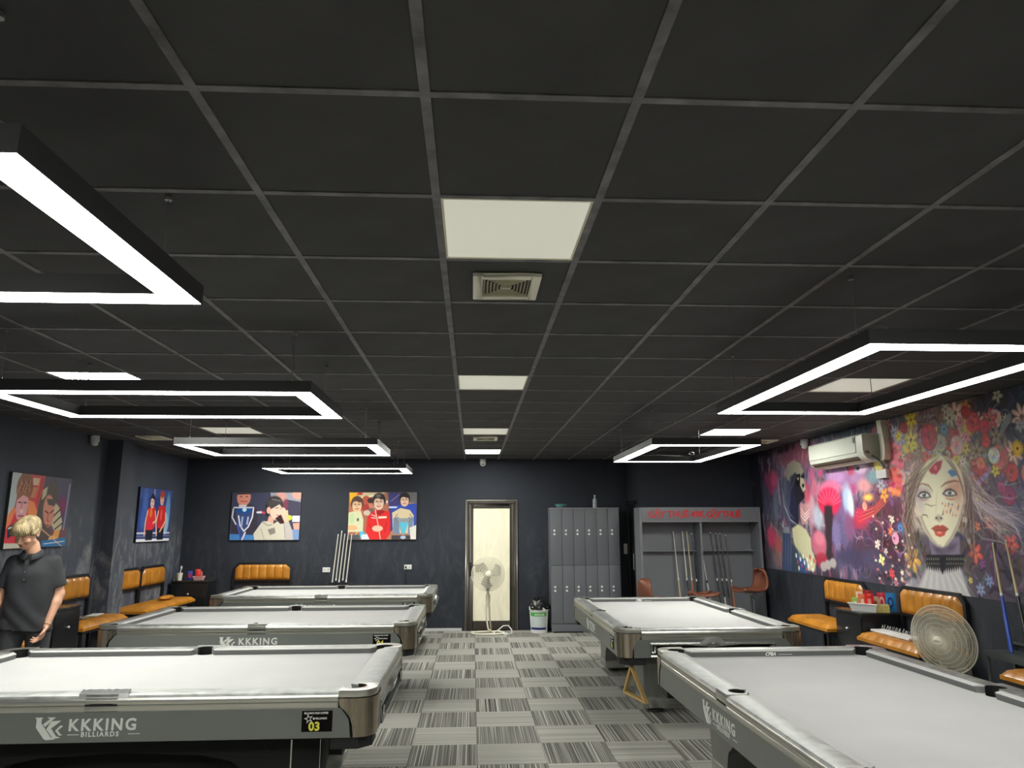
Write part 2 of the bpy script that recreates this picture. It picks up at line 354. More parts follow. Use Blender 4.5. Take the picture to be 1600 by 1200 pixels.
# ------------------------------------------------------------------ ceiling
ce = struct('ceiling', MB().box(XL-.1, XR+.1, YF, YB+.1, ZC+.012, ZC+.12), M['blackm'], smooth=0)
xs = [-.132-.6*k for k in range(7, 0, -1)]+[-.132, .432]+[.432+.6*k for k in range(1, 7)]
xs = [XL]+[x for x in xs if XL+.02 < x < XR-.02]+[XR]
ys = [YF]+[1.73+.6*j for j in range(-8, 18) if YF < 1.73+.6*j < YB-.02]+[YB]
cells = {}
for a in range(len(xs)-1):
    for b in range(len(ys)-1): cells[(a, b)] = (xs[a], xs[a+1], ys[b], ys[b+1])
def cell_at(x, y):
    for k, (x0, x1, y0, y1) in cells.items():
        if x0 <= x < x1 and y0 <= y < y1: return k
cb = xs.index(-.132)
light_cells = {}
for x, y, on, lab in ((.15, 2.6, 0, 'large unlit cream ceiling panel, glow added, nearest the camera, in front of the square vent'),
                      (.15, 5.6, 0, 'glow-added unlit cream panel in the middle row, second from the camera, between the two vents'),
                      (.15, 8.6, 0, 'narrow unlit cream ceiling panel, glow added, in the middle row directly before the far vent'),
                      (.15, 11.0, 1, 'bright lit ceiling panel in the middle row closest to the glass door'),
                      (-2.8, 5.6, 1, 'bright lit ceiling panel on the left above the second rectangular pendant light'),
                      (-2.8, 8.6, 0, 'unlit ceiling panel with added glow on the left just above the third rectangular pendant light'),
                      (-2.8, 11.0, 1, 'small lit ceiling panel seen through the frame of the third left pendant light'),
                      (3.1, 5.6, 0, 'unlit ceiling panel with added glow on the right seen through the near right pendant light'),
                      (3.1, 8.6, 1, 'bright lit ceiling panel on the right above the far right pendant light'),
                      (.15, -.3, 1, 'added unseen ceiling panel behind the camera over the aisle'), (-2.8, -.3, 1, 'added unseen ceiling panel behind the camera on the left'),  # unseen lit panels, added behind the camera for more room light
                      (3.1, -.3, 1, 'added unseen ceiling panel behind the camera on the right')):
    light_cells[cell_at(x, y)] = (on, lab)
bg = .013
tmesh = {}; cand = []; restc = MB()
for k, (x0, x1, y0, y1) in cells.items():
    if k in light_cells:
        on, lab = light_cells[k]; t = thing('ceiling_panel_light', lab, 'ceiling light', (x0, y0, ZC))
        wx, wy = x1-x0, y1-y0
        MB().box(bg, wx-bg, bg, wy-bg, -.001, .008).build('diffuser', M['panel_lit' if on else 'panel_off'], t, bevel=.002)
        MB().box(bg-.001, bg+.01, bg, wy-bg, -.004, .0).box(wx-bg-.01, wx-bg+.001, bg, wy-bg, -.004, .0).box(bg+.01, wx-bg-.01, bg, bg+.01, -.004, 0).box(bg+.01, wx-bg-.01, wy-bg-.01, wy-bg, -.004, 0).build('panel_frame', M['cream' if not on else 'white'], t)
        continue
    if y1 > 1.2 and abs((x0+x1)/2) < .95*y1+.9: cand.append((y0+abs(x0)*.3, k))
    else: restc.box(x0+bg, x1-bg, y0+bg, y1-bg, ZC-.001, ZC+.011)
cand.sort()
for n, (_, k) in enumerate(cand):
    x0, x1, y0, y1 = cells[k]; key = (round(x1-x0, 3), round(y1-y0, 3))
    if n < 290:
        if key not in tmesh: tmesh[key] = MB().box(bg, key[0]-bg, bg, key[1]-bg, -.001, .011).mesh('ceiling_tile', M['ceil'], 0, .003)
        link('ceiling_tile', tmesh[key], ce, (x0, y0, ZC))
    else: restc.box(x0+bg, x1-bg, y0+bg, y1-bg, ZC-.001, ZC+.011)
tag(restc.build('ceiling_tiles', M['ceil'], ce, 0), kind='stuff')
for x in xs[1:-1]: MB().box(x-.0145, x+.0145, YF, YB, ZC-.006, ZC+.012).build('ceiling_bar', M['bar'], ce, 0, .002)
for y in ys[1:-1]: MB().box(XL, XR, y-.013, y+.013, ZC-.005, ZC+.0115).build('ceiling_bar', M['bar'], ce, 0, .002)

# ------------------------------------------------------------------ ceiling vents
def vent(x, y, sx, sy, lab):
    t = thing('ceiling_vent', lab, 'vent', (x, y, ZC-.002))
    a, b = sx/2, sy/2; w = .045
    MB().prism([(-a, -b), (a, -b), (a, b), (-a, b)], -.004, -.001).build('backing', M['ventback'], t)
    mb = MB()
    for (x0, x1, y0, y1) in ((-a, -a+w, -b, b), (a-w, a, -b, b), (-a+w, a-w, -b, -b+w), (-a+w, a-w, b-w, b)): mb.box(x0, x1, y0, y1, -.022, -.002)
    mb.build('frame', M['ventc'], t, bevel=.005)
    ia, ib = a-w, b-w
    for k in range(7):   # slats of the four-way pattern, converging on the middle
        f = 1-(k+.5)/7
        for s in (-1, 1):
            q = s*ia*f; h = ib*f*.98
            if h > .012: MB().add([(q-.004, -h, -.019), (q+.004, -h, -.008), (q+.004, h, -.008), (q-.004, h, -.019)], [(0, 1, 2, 3), (3, 2, 1, 0)]).build('slat', M['ventc'], t)
            q = s*ib*f; h = ia*f*.98
            if h > .012: MB().add([(-h, q-.004, -.019), (-h, q+.006, -.008), (h, q+.006, -.008), (h, q-.004, -.019)], [(0, 1, 2, 3), (3, 2, 1, 0)]).build('slat', M['ventc'], t)
    MB().box(-.02, .02, -.008, .008, -.02, -.012).build('centre_plate', M['cream'], t)
vent(.15, 3.25, .31, .34, 'square cream four-way ceiling vent in the middle row behind the nearest unlit panel')
vent(.16, 9.25, .31, .36, 'small cream ceiling vent between the two farthest middle panels')
vent(-4.0, 9.28, .31, .36, 'cream ceiling vent near the left wall by the dome camera')
vent(3.88, 9.5, .31, .36, 'cream ceiling vent in front of the mural beside the far right lit panel')

# ------------------------------------------------------------------ rectangular pendant lights
def pendant(cx, cy, lx, ly, lab, coil=()):
    zb = CAMH+.75; H = .065; w = .112
    t = thing('pendant_light', lab, 'pendant light', (cx, cy, zb), 0, 'rectangular pendant lights over the tables')
    a, b = lx/2, ly/2
    prof = [(0, 0), (.003, 0), (.003, .008), (w-.003, .008), (w-.003, 0), (w, 0), (w, H), (0, H)]
    mb = MB(); n = len(prof); vs = []
    for (sx, sy) in ((-1, -1), (1, -1), (1, 1), (-1, 1)):
        for (d, h) in prof: vs.append((sx*(a-d), sy*(b-d), h))
    mb.add(vs, [(k*n+i, ((k+1) % 4)*n+i, ((k+1) % 4)*n+(i+1) % n, k*n+(i+1) % n) for k in range(4) for i in range(n)])
    mb.build('frame', M['lampf'], t, smooth=0, fixn=True)
    vs = []; pr = [(.004, -.0005), (w-.004, -.0005), (w-.004, .006), (.004, .006)]; n = 4
    for (sx, sy) in ((-1, -1), (1, -1), (1, 1), (-1, 1)):
        for (d, h) in pr: vs.append((sx*(a-d), sy*(b-d), h))
    MB().add(vs, [(k*n+i, ((k+1) % 4)*n+i, ((k+1) % 4)*n+(i+1) % n, k*n+(i+1) % n) for k in range(4) for i in range(n)]).build('diffuser', M['white_lit'], t, smooth=0, fixn=True)
    up = ZC-.006-zb
    for sx in (-1, 1):
        for sy in (-1, 1):
            x, y = sx*(a-.12), sy*(b-.06)
            if ly > lx: x, y = sx*(a-.06), sy*(b-.2)
            MB().tube([(x, y, H), (x, y, up)], .0022, 6).lathe([(.012, up-.012), (.012, up)], (x, y, 0), 10).lathe([(.006, H), (.006, H+.02)], (x, y, 0), 8).build('suspension_wire', M['wire'], t)
    # power lead with slack, leaves the frame beside one wire
    x, y = a-.12, -b+.06
    MB().tube([(x, y, up), (x-.01, y, up*.7), (x+.012, y+.01, up*.4), (x-.02, y, H+.05), (x-.06, y, H+.004)], .003, 6).build('power_lead', M['wire'], t)
    for (qx, qy, r) in coil:
        MB().tube([(qx+r*math.cos(k*PI/8), qy, H+.012+r*.6+r*.6*math.sin(k*PI/8)) for k in range(16)], .003, 6, closed=True).build('coiled_lead', M['wire'], t)
    MB().tube([(-a+.3, b-.05, H+.003), (-a+.7, b-.07, H+.012), (-a+1.0, b-.05, H+.003)] if lx > ly else [(-a+.2, b-.05, H+.003), (0, b-.09, H+.012), (a-.2, b-.05, H+.003)], .003, 6).build('joining_lead', M['white'], t)
    return t
LX, LY = 1.86, 1.03
pendant(-.93-LX/2, 1.92, LX, LY, 'nearest left rectangular LED pendant light, only its right end in view at the top left', ((-.05, LY/2-.05, .03),))
pendant(-.92-LX/2, 4.6, LX, LY, 'second left rectangular LED pendant light hanging over the table numbered 03')
pendant(-.89-LX/2, 7.33, LX, 1.08, 'third left rectangular LED pendant light hanging over the table numbered 04')
pendant(-.87-LX/2, 10.07, LX, 1.0, 'farthest left rectangular LED pendant light over the table near the back wall')
pendant(2.19, 3.84, 1.05, 1.94, 'near right rectangular LED pendant light with coiled lead over the nearest right table', ((.42, .9, .03), (-.42, -.88, .03)))
pendant(2.21, 7.66, 1.05, 1.90, 'far right rectangular LED pendant light over the table beside the lockers', ((.4, .85, .03),))
pendant(2.19, -.1, 1.05, 1.94, 'added unseen rectangular LED pendant light behind the camera on the right')  # unseen lamp, added behind the camera for its light
# ------------------------------------------------------------------ pool tables
M['cloth'] = mat('light grey table cloth', (.395, .395, .39), .9, spec=.15, noise=(2.5, .035), bump=(400, .05))
M['cushion'] = mat('grey cushion cloth', (.40, .40, .39), .9, spec=.15)
M['cushface'] = mat('dark grey cushion nose', (.16, .165, .16), .85, spec=.2)
M['alu'] = mat('brushed worn aluminium', (.31, .32, .305), .47, .75, noise=(13, .30, .10), bump=(120, .12))
M['chrome'] = mat('polished edge metal', (.62, .615, .56), .28, .9)
M['bronze'] = mat('brushed bronze casting', (.40, .345, .27), .30, .9, noise=(9, .40, .08), stretch=(3, 3, .05))
M['apron'] = mat('grey green apron lacquer', (.150, .162, .148), .42, .1, noise=(2, .06), coat=.1)
M['legm'] = mat('grey streaked leg panel', (.19, .193, .178), .4, .35, noise=(4, .25, .1), stretch=(3, 3, .3))
M['groove'] = mat('dark groove', (.006, .006, .006), .7)
M['logo'] = mat('pale grey print', (.62, .64, .60), .6)
M['plate'] = mat('black sticker', (.004, .003, .003), .8, spec=.1)
M['yellow'] = mat('yellow print', (.72, .68, .08), .6)
M['whitep'] = mat('white print', (.75, .75, .72), .6)
M['silv'] = mat('silver trim', (.62, .63, .60), .25, .9)
L_, W_, ZT = 2.92, 1.65, .775
HL, HW = L_/2, W_/2
CC, PR = .128, .064      # corner pocket centre inset and radius
MC, MR = .100, .056      # side pocket
def corner_pts(n=8):
    p = [(.20, 0)]
    p += [(.11-.11*math.sin(a), .11-.11*math.cos(a)) for a in [PI/2*k/n for k in range(n+1)]]
    p += [(0, .20), (.124, .20)]
    y0 = CC+math.sqrt(max(0, PR**2-(.124-CC)**2)); a0 = math.atan2(y0-CC, .124-CC); a1 = math.atan2(.124-CC, y0-CC)+2*PI
    k = 14
    p += [(CC+PR*math.cos(a0+(a1-a0)*i/k), CC+PR*math.sin(a0+(a1-a0)*i/k)) for i in range(k+1)]
    p += [(.20, .124)]
    return p
def cpt(sx, sy, u, v): return (sx*(HL-u), sy*(HW-v))
def make_table():
    t = thing('pool_table', 'x', 'pool table', (0, 0, 0), 0, 'grey pool tables with silver rails')
    # bed with pocket cut-outs
    pts = []
    def arc(cx, cy, r, a0, a1, k=10): return [(cx+r*math.cos(a0+(a1-a0)*i/k), cy+r*math.sin(a0+(a1-a0)*i/k)) for i in range(k+1)]
    e = .118; q = math.sqrt(PR**2-(e-CC)**2)
    for (sx, sy) in ((1, 1), (-1, 1), (-1, -1), (1, -1)):
        cx, cy = sx*(HL-CC), sy*(HW-CC)
        A = cpt(sx, sy, e, CC+q); B = cpt(sx, sy, CC+q, e)
        aA = math.atan2(A[1]-cy, A[0]-cx); aB = math.atan2(B[1]-cy, B[0]-cx)
        st, en = (A, B) if sx*sy > 0 else (B, A); a0, a1 = (aA, aB) if sx*sy > 0 else (aB, aA)
        # go through the direction that points to the table centre
        am = math.atan2(-sy, -sx)
        def unw(a, ref):
            while a-ref > PI: a -= 2*PI
            while a-ref < -PI: a += 2*PI
            return a
        a0, a1 = unw(a0, am), unw(a1, am)
        pts += arc(cx, cy, PR, a0, a1)
        if sx*sy < 0 and False: pass
        if (sx, sy) in ((1, 1), (-1, -1)):     # side pocket on the edge that follows
            yq = math.sqrt(MR**2-(e-MC)**2); cy2 = sy*(HW-MC); k = 10
            aa = math.atan2(-sy*(e-MC), yq*sx); bb = math.atan2(-sy*(e-MC), -yq*sx); am = math.atan2(-sy, 0)
            aa, bb = unw(aa, am), unw(bb, am); pts += arc(0, cy2, MR, aa, bb)
    MB().prism(pts, ZT-.095, ZT-.042).build('bed_cloth', M['cloth'], t, 30)
    # rails: metal cap, cushion as sub-part
    capp = [(0, -.085), (.002, -.052), (-.004, -.045), (-.006, -.030), (.000, -.014), (.010, -.004), (.026, 0), (.095, .003), (.122, -.001), (.122, -.085)]
    grv = [(.001, -.085), (-.003, -.078), (-.003, -.056), (.001, -.052)]
    cus = [(.122, -.0015), (.166, -.009), (.171, -.014)]
    def sweep(prof, ends, fn, closed=True):
        n = len(prof); vs = []
        for e_ in (0, 1):
            for (d, h) in prof: vs.append(fn(ends[e_](d), d, ZT+h))
        fs = [(i, (i+1) % n, n+(i+1) % n, n+i) for i in range(n)]+[tuple(range(n))[::-1], tuple(range(n, 2*n))]
        return MB().add(vs, fs)
    def rail(ends, cends, fn):
        r = sweep(capp, ends, fn).build('rail', M['alu'], t, 30, fixn=True)
        sweep([(-.0065, -.033), (-.0068, -.040), (-.0035, -.050), (.004, -.050), (.004, -.010), (.0005, -.014), (-.0035, -.020)], ends, fn).build('edge_strip', M['chrome'], r, 30, fixn=True)
        sweep(grv, ends, fn).build('lower_strip', M['chrome'], r, 30, fixn=True)
        cu = sweep([(.122, -.0015), (.166, -.005), (.1700, -.0075), (.1700, -.009), (.122, -.009)], cends, fn).build('cushion', M['cushion'], r, 30, fixn=True)
        sweep([(.122, -.0092), (.1700, -.0092), (.161, -.0415), (.122, -.0415)], cends, fn).build('cushion_nose', M['cushface'], r, 30, fixn=True)
        return r
    c0 = .20; m0 = .085
    for sy in (-1, 1):
        for sx in (-1, 1):
            fn = lambda s, d, z, sy=sy, sx=sx: (sx*s, sy*(HW-d), z)
            rail((lambda d: m0, lambda d: HL-c0), (lambda d: m0-.022+max(0, d-.122)*.45, lambda d: HL-c0+.012-max(0, d-.122)*.95), fn)
    for sx in (-1, 1):
        fn = lambda s, d, z, sx=sx: (sx*(HL-d), s, z)
        rail((lambda d: -(HW-c0), lambda d: HW-c0), (lambda d: -(HW-c0+.012-max(0, d-.122)*.95), lambda d: HW-c0+.012-max(0, d-.122)*.95), fn)
    # corner castings with pocket liner
    for (sx, sy) in ((1, 1), (-1, 1), (-1, -1), (1, -1)):
        cp = [cpt(sx, sy, u, v) for u, v in corner_pts()]
        o = MB().prism(cp, ZT-.032, ZT+.005).build('corner_casting', M['chrome'], t, 40, .007)
        # flared corner shell: rounded outside, narrowing downward
        rows = []; N = 10; mb = MB(); hs = [(-.036, .20), (-.052, .20), (-.075, .195), (-.10, .165), (-.13, .14), (-.17, .125), (-.235, .118)]
        vs = []
        for (h, rr) in hs:
            row = [(rr, .0)]+[(.11-.11*math.sin(a), .11-.11*math.cos(a)) for a in [PI/2*k/N for k in range(N+1)]]+[(0., rr)]
            vs += [(*cpt(sx, sy, max(u, 0)-.004, max(v, 0)-.004), ZT+h) for u, v in row]
        nn = N+3
        mb.add(vs, [(i*nn+k, i*nn+k+1, (i+1)*nn+k+1, (i+1)*nn+k) for i in range(len(hs)-1) for k in range(nn-1)])
        mb.build('corner_shell', M['bronze'], t, 60, fixn=True)
        MB().prism([cpt(sx, sy, u, v) for u, v in [(.02, .24), (.02, .09), (.09, .02), (.24, .02), (.24, .24)]], .475, .538).build('corner_block', M['groove'], t, 0, .004)
        c = cpt(sx, sy, CC, CC); am = math.atan2(sy, sx)
        mb = MB(); k = 14; a0, a1 = am-2.2, am+2.2
        vs = [(c[0]+PR*.96*math.cos(a0+(a1-a0)*i/k), c[1]+PR*.96*math.sin(a0+(a1-a0)*i/k), z) for z in (ZT-.17, ZT+.001) for i in range(k+1)]
        mb.add(vs, [(i, i+1, k+2+i, k+1+i) for i in range(k)]); mb.lathe([(PR*1.02, ZT-.17), (PR*1.02, ZT-.165)], (c[0], c[1], 0), 20)
        mb.build('pocket_liner', M['blkhole'], t, 40)
    for sy in (-1, 1):
        c = (0, sy*(HW-MC)); k = 12; q = math.sqrt(MR**2-(.122-MC)**2); a0 = math.atan2(-(.122-MC), q)
        pts = [(-m0, sy*(HW-.122)), (-m0, sy*(HW-.002)), (m0, sy*(HW-.002)), (m0, sy*(HW-.122))]
        pts += [(MR*math.cos(a0+(PI-2*a0)*i/k), sy*(HW-MC+MR*math.sin(a0+(PI-2*a0)*i/k))) for i in range(k+1)]
        MB().prism(pts, ZT-.05, ZT+.005).build('side_pocket_casting', M['alu'], t, 40, .002)
        ya, yb = sorted((sy*(HW+.0035), sy*(HW-.01))); yc, yd = sorted((sy*(HW+.003), sy*(HW-.01)))
        MB().box(-m0, m0, ya, yb, ZT-.044, ZT-.014).box(-m0, m0, yc, yd, ZT-.082, ZT-.056).build('lower_strip', M['chrome'], t, bevel=.002)
        MB().box(-.06, .06, ya, yb, ZT-.053, ZT-.046).build('edge_clip', M['groove'], t)
        mb = MB(); vs = [(.96*MR*math.cos(a0-.5+(PI-2*a0+1)*i/k), sy*(HW-MC+.96*MR*math.sin(a0-.5+(PI-2*a0+1)*i/k)), z) for z in (ZT-.17, ZT+.001) for i in range(k+1)]
        mb.add(vs, [(i, i+1, k+2+i, k+1+i) for i in range(k)]); mb.lathe([(MR*1.02, ZT-.17), (MR*1.02, ZT-.165)], (c[0], c[1], 0), 20)
        mb.build('pocket_liner', M['blkhole'], t, 40)
    # aprons
    za, zb_ = .538, ZT-.085
    for sy in (-1, 1):
        MB().prism([(-HL+.13, za), (HL-.13, za), (HL-.14, zb_-.06), (HL-.185, zb_), (-HL+.185, zb_), (-HL+.14, zb_-.06)], sy*HW, sy*(HW-.022), 'y').build('apron_panel', M['apron'], t, 0, .002)
    for sx in (-1, 1):
        # end panel with ball return opening, built from four boards
        w = HW-.13; o1, z0, z1 = .53, .562, .642
        x0, x1 = sorted((sx*HL, sx*(HL-.022)))
        e_ = MB().box(x0, x1, -w, -o1, za, zb_).box(x0, x1, o1, w, za, zb_).box(x0, x1, -o1, o1, za, z0).box(x0, x1, -o1, o1, z1, zb_).build('end_panel', M['apron'], t, 0)
        xo = sx*(HL+.004); f = lambda yy, zz, dd=0: (sx*(HL+.004+dd), yy, zz)
        fr = [(-o1-.02, z0-.012), (o1+.02, z0-.012), (o1+.02, z1+.012), (-o1-.02, z1+.012)]
        MB().tube([f(*p) for p in fr], .012, 6, closed=True).build('ball_return_trim', M['silv'], e_, 40)
        MB().tube([f(-o1-.01, z0+.02, .008), f(-o1+.015, z0+.025, .008), f(-o1+.02, z1-.01, .008)], .012, 8).tube([f(o1+.01, z0+.02, .008), f(o1-.015, z0+.025, .008), f(o1-.02, z1-.01, .008)], .012, 8).build('trim_hook', M['silv'], e_, 40)
        xi, xj = sorted((sx*(HL-.13), sx*(HL-.022)))
        MB().box(xi, xj, -o1, o1, z0-.01, z0).box(xi, xj, -o1, o1, z1, z1+.01).box(xi if sx > 0 else xj-.005, xi+.005 if sx > 0 else xj, -o1, o1, z0, z1).box(xi, xj, -.006, .006, z0, z1).build('ball_tray', M['black'], e_, 0)
        xm0, xm1 = sorted((sx*(HL+.022), sx*(HL-.0)))
        MB().prism([(-.24, z1+.004), (-.12, z1+.012), (-.07, zb_+.004), (0, zb_+.012), (.07, zb_+.004), (.12, z1+.012), (.24, z1+.004), (.1, z1-.008), (0, z1-.016), (-.1, z1-.008)], xm0, xm1, 'x').build('crest_plate', M['alu'], e_, 30, .004)
        for k in (-1, 1):
            MB().tube([f(k*.01, z1+.012, .02), f(k*.03, z1+.026, .022), f(k*.055, z1+.010, .02)], .005, 6).build('crest_relief', M['silv'], e_)
        MB().sph(f(0, z1+.014, .02), (.004, .014, .012)).build('crest_relief', M['silv'], e_)
    # slate edge / under body
    MB().box(-HL+.03, HL-.03, -HW+.03, HW-.03, za-.012, ZT-.180).build('slate', M['blackm'], t, 0)
    MB().box(-.84, .84, -.30, .30, .12, za-.011).build('under_body', M['blackm'], t, 0, .01)
    # leg frames along each long side: two legs joined by an arch
    for sy in (-1, 1):
        y0, y1 = sorted((sy*(HW-.28), sy*(HW-.50))); zt = za-.012; X = 1.13
        P = [(-X, zt), (-X-.0, .32), (-X+.04, .055), (-X+.30, .055), (-X+.37, .25), (-.62, .35), (-.45, .385), (0, .405), (.45, .385), (.62, .35), (X-.37, .25), (X-.30, .055), (X-.04, .055), (X, .32), (X, zt)]
        a = MB().prism(P, y0, y1, 'y').build('leg_frame', M['legm'], t, 20, .006)
        yy = sy*(HW-.278); yb = sy*(HW-.283)
        ya, yc = sorted((yy, yb))
        # bright edge line along the arch, dark V grooves
        MB().tube([(p[0], yy, p[1]-.002) for p in P[3:12]], .004, 6).build('arch_edge', M['silv'], a)
        for s in (-1, 1):
            for (g0, g1) in (((.98, .44), (.84, .38)), ((.84, .38), (.74, zt-.002)), ((.84, .38), (.56, .395)), ((.50, .400), (.40, zt-.002))):
                dx, dz = g1[0]-g0[0], g1[1]-g0[1]; l = math.hypot(dx, dz); nx, nz = -dz/l*.005, dx/l*.005
                MB().prism([(s*(g0[0]+nx), g0[1]+nz), (s*(g1[0]+nx), g1[1]+nz), (s*(g1[0]-nx), g1[1]-nz), (s*(g0[0]-nx), g0[1]-nz)], ya, yc, 'y').build('groove', M['groove'], a, 0)
            # shoe and levelling pad
            x0, x1 = sorted((s*(X-.335), s*(X-.012)))
            MB().prism([(x0, .13), (x1, .13), (x1-(.02 if s > 0 else 0), .045), (x0+(.02 if s < 0 else 0), .045)], y0-.006, y1+.006, 'y').build('leg_shoe', M['silv'], a, 20, .01)
            MB().lathe([(.018, .018), (.018, .05)], (s*(X-.17), (y0+y1)/2, 0), 12).lathe([(.075, 0), (.078, .006), (.07, .014), (.03, .02)], (s*(X-.17), (y0+y1)/2, 0), 24).build('levelling_pad', M['alu'], a)
    # logo on the front long side
    lg = MB(); sc_ = .62/1000.; ox, oz = -.335, ZT-.108
    for P in ([(0, 0), (45, 0), (38, 10), (38, 32), (100, 110), (125, 122), (75, 125), (60, 118), (10, 55), (10, 10)],
              [(70, 0), (118, 0), (105, 12), (62, 52), (48, 38), (85, 10)],
              [(95, 22), (150, 18), (140, 28), (97, 62), (130, 105), (155, 113), (115, 118), (70, 65)],
              [(150, 45), (165, 50), (137, 72), (152, 92), (165, 98), (148, 102), (122, 74)]):
        lg.prism([(ox+p[0]*.001*.9, oz-p[1]*.001*.9) for p in P], -HW-.0015, -HW+.0005, 'y')
    lg.build('logo_emblem', M['logo'], t, 0)
    lettering('logo_lettering', 'KKKING', .082, M['logo'], t, (ox+.175, -HW-.0005, oz-.068), extrude=.001, bold=.0022, spacing=1.24)
    lettering('logo_lettering', 'BILLIARDS', .034, M['logo'], t, (ox+.244, -HW-.0005, oz-.099), extrude=.001, bold=.0009, spacing=1.32)
    MB().box(ox+.175, ox+.235, -HW-.0015, -HW+.0005, oz-.090, oz-.087).box(ox+.49, ox+.55, -HW-.0015, -HW+.0005, oz-.090, oz-.087).build('logo_line', M['logo'], t, 0)
    # maker's mark on the far end cushion and rail
    return t
def plate(t, x, z, num, flip=False):
    """black numbered sticker on the front apron"""
    p = MB().box(x-.082, x+.082, -HW-.002, -HW+.001, z-.053, z+.053).build('number_sticker', M['plate'], t, 0)
    y = -HW-.0022
    lettering('sticker_lettering', 'BILLIARDS AND COFFEE', .0135, M['whitep'], p, (x-.07, y, z+.037), extrude=.0004, bold=.0003, spacing=.88)
    lettering('sticker_lettering', 'BILLIARDS', .0135, M['whitep'], p, (x-.008, y, z+.010), extrude=.0004, bold=.0003)
    st = []
    for k in range(10):
        a = PI/2+.25+k*PI/5; r = .026 if k % 2 == 0 else .010; st.append((x-.045+r*math.cos(a), z+.013+r*math.sin(a)))
    mb = MB()
    for k in range(10): a, b = st[k], st[(k+1) % 10]; c = (x-.045, z+.013); s = .62; mb.add([(a[0], y, a[1]), (b[0], y, b[1]), (c[0]+(b[0]-c[0])*s, y, c[1]+(b[1]-c[1])*s), (c[0]+(a[0]-c[0])*s, y, c[1]+(a[1]-c[1])*s)], [(0, 1, 2, 3)])
    mb.build('star_outline', M['whitep'], p, 0)
    MB().lathe([(.0055, y), (.0055, y+.001)], (x-.017, 0, z+.014), 14, 'y').build('white_dot', M['whitep'], p)
    if num: lettering('table_number', num, .060, M['yellow'], p, (x-.044, y, z-.046), extrude=.0004, bold=.0022, spacing=1.05)
T0 = make_table()
def place_table(t, x, y, rz, lab, num, off=0):
    t.location = (x, y, 0); t.rotation_euler = (0, 0, rz); t['label'] = lab
    if num is not None: plate(t, HL-.31, ZT-.150, num)
    return t
T1 = T0; T2 = copy_tree(T0); T3 = copy_tree(T0); R1 = copy_tree(T0); R2 = copy_tree(T0)
XT = -1.985
place_table(T1, XT, 4.26+HW, 0, 'nearest left pool table with the yellow number 03 on a black sticker', '03')
place_table(T2, XT, 7.12+HW, 0, 'middle left pool table with the yellow number 04 on a black sticker', '04')
place_table(T3, XT, 10.02+HW, 0, 'farthest left pool table by the back wall cue stand', '05')
place_table(R1, 2.175, 4.10, -PI/2, 'nearest right pool table, cropped by the lower right corner, in front of the big fan', None)
place_table(R2, 2.10, 7.98, -PI/2, 'far right pool table with a wooden ball triangle hanging at its corner', '06')
# lettering on the end cushions of the two right tables (their far ends)
for t in (R1, R2):
    lettering('cushion_lettering', 'CPBA', .032, M['whitep'], t, (-HL+.1715, -.06, ZT-.0365), rot=(PI/2-.1, 0, PI/2), extrude=.0006, bold=.0012, shear=.4)
    MB().box(-HL+.169, -HL+.1712, .04, .14, ZT-.031, ZT-.028).build('cushion_line', M['whitep'], t)
for t in (T1, T2, T3):
    lettering('end_lettering', 'CPBA', .05, M['silv'], t, (HL+.006, .05, .635), rot=(PI/2, 0, PI/2), extrude=.002, bold=.002, shear=.4)
# wrinkled tape over the side pocket of the nearest left table
tp = MB().grid(14, 8, lambda u, v: (XT-.12+.26*u-.03*v, 4.26-.006+.105*v, ZT+.0066+.0055*abs(math.sin(u*23+v*11))*v+(-.035 if v == 0 else 0)))
solo('clear_tape', tp, mat('clear tape', (.42, .43, .41), .25, .6, coat=.5), 'strip of shiny wrinkled tape over the side pocket rail of the nearest left table', 'tape', smooth=20)
# wooden triangle hanging at the corner of the far right table
M['bamboo'] = mat('honey coloured wood', (.50, .34, .13), .45, noise=(8, .2), stretch=(1, 1, .3))
A, B, D = Vector((1.395, 6.60, .476)), Vector((1.335, 6.66, .235)), Vector((1.50, 6.50, .170))
cen = (A+B+D)/3; nrm = (B-A).cross(D-A).normalized()
mb = MB(); vs = []
for s in (-.028, .028):
    for q, k in ((A, 1), (B, 1), (D, 1), (A, .80), (B, .80), (D, .80)): vs.append(tuple(cen+(q-cen)*k+nrm*s))
fs = []
for i in range(3):
    j = (i+1) % 3; fs += [(i, j, j+6, i+6), (i+3, i+9, j+9, j+3), (i, i+3, j+3, j), (i+6, j+6, j+9, i+9)]
solo('ball_triangle', mb.add(vs, fs), M['bamboo'], 'wooden ball rack triangle hanging under the corner of the far right table', 'ball rack', smooth=0, bevel=.006, fixn=True)

for ch in T1.children:
    if ch.name.startswith('leg_frame'):
        ch.data = ch.data.copy(); ch.data.materials[0] = M['blackm']
        for g_ in list(ch.children):
            if g_.name.startswith('arch_edge'): bpy.data.objects.remove(g_)
MB().box(.955, .963, -HW+.270, -HW+.276, .06, .525).box(1.121, 1.124, -HW+.270, -HW+.276, .06, .525).build('edge_strip', M['silv'], T1)
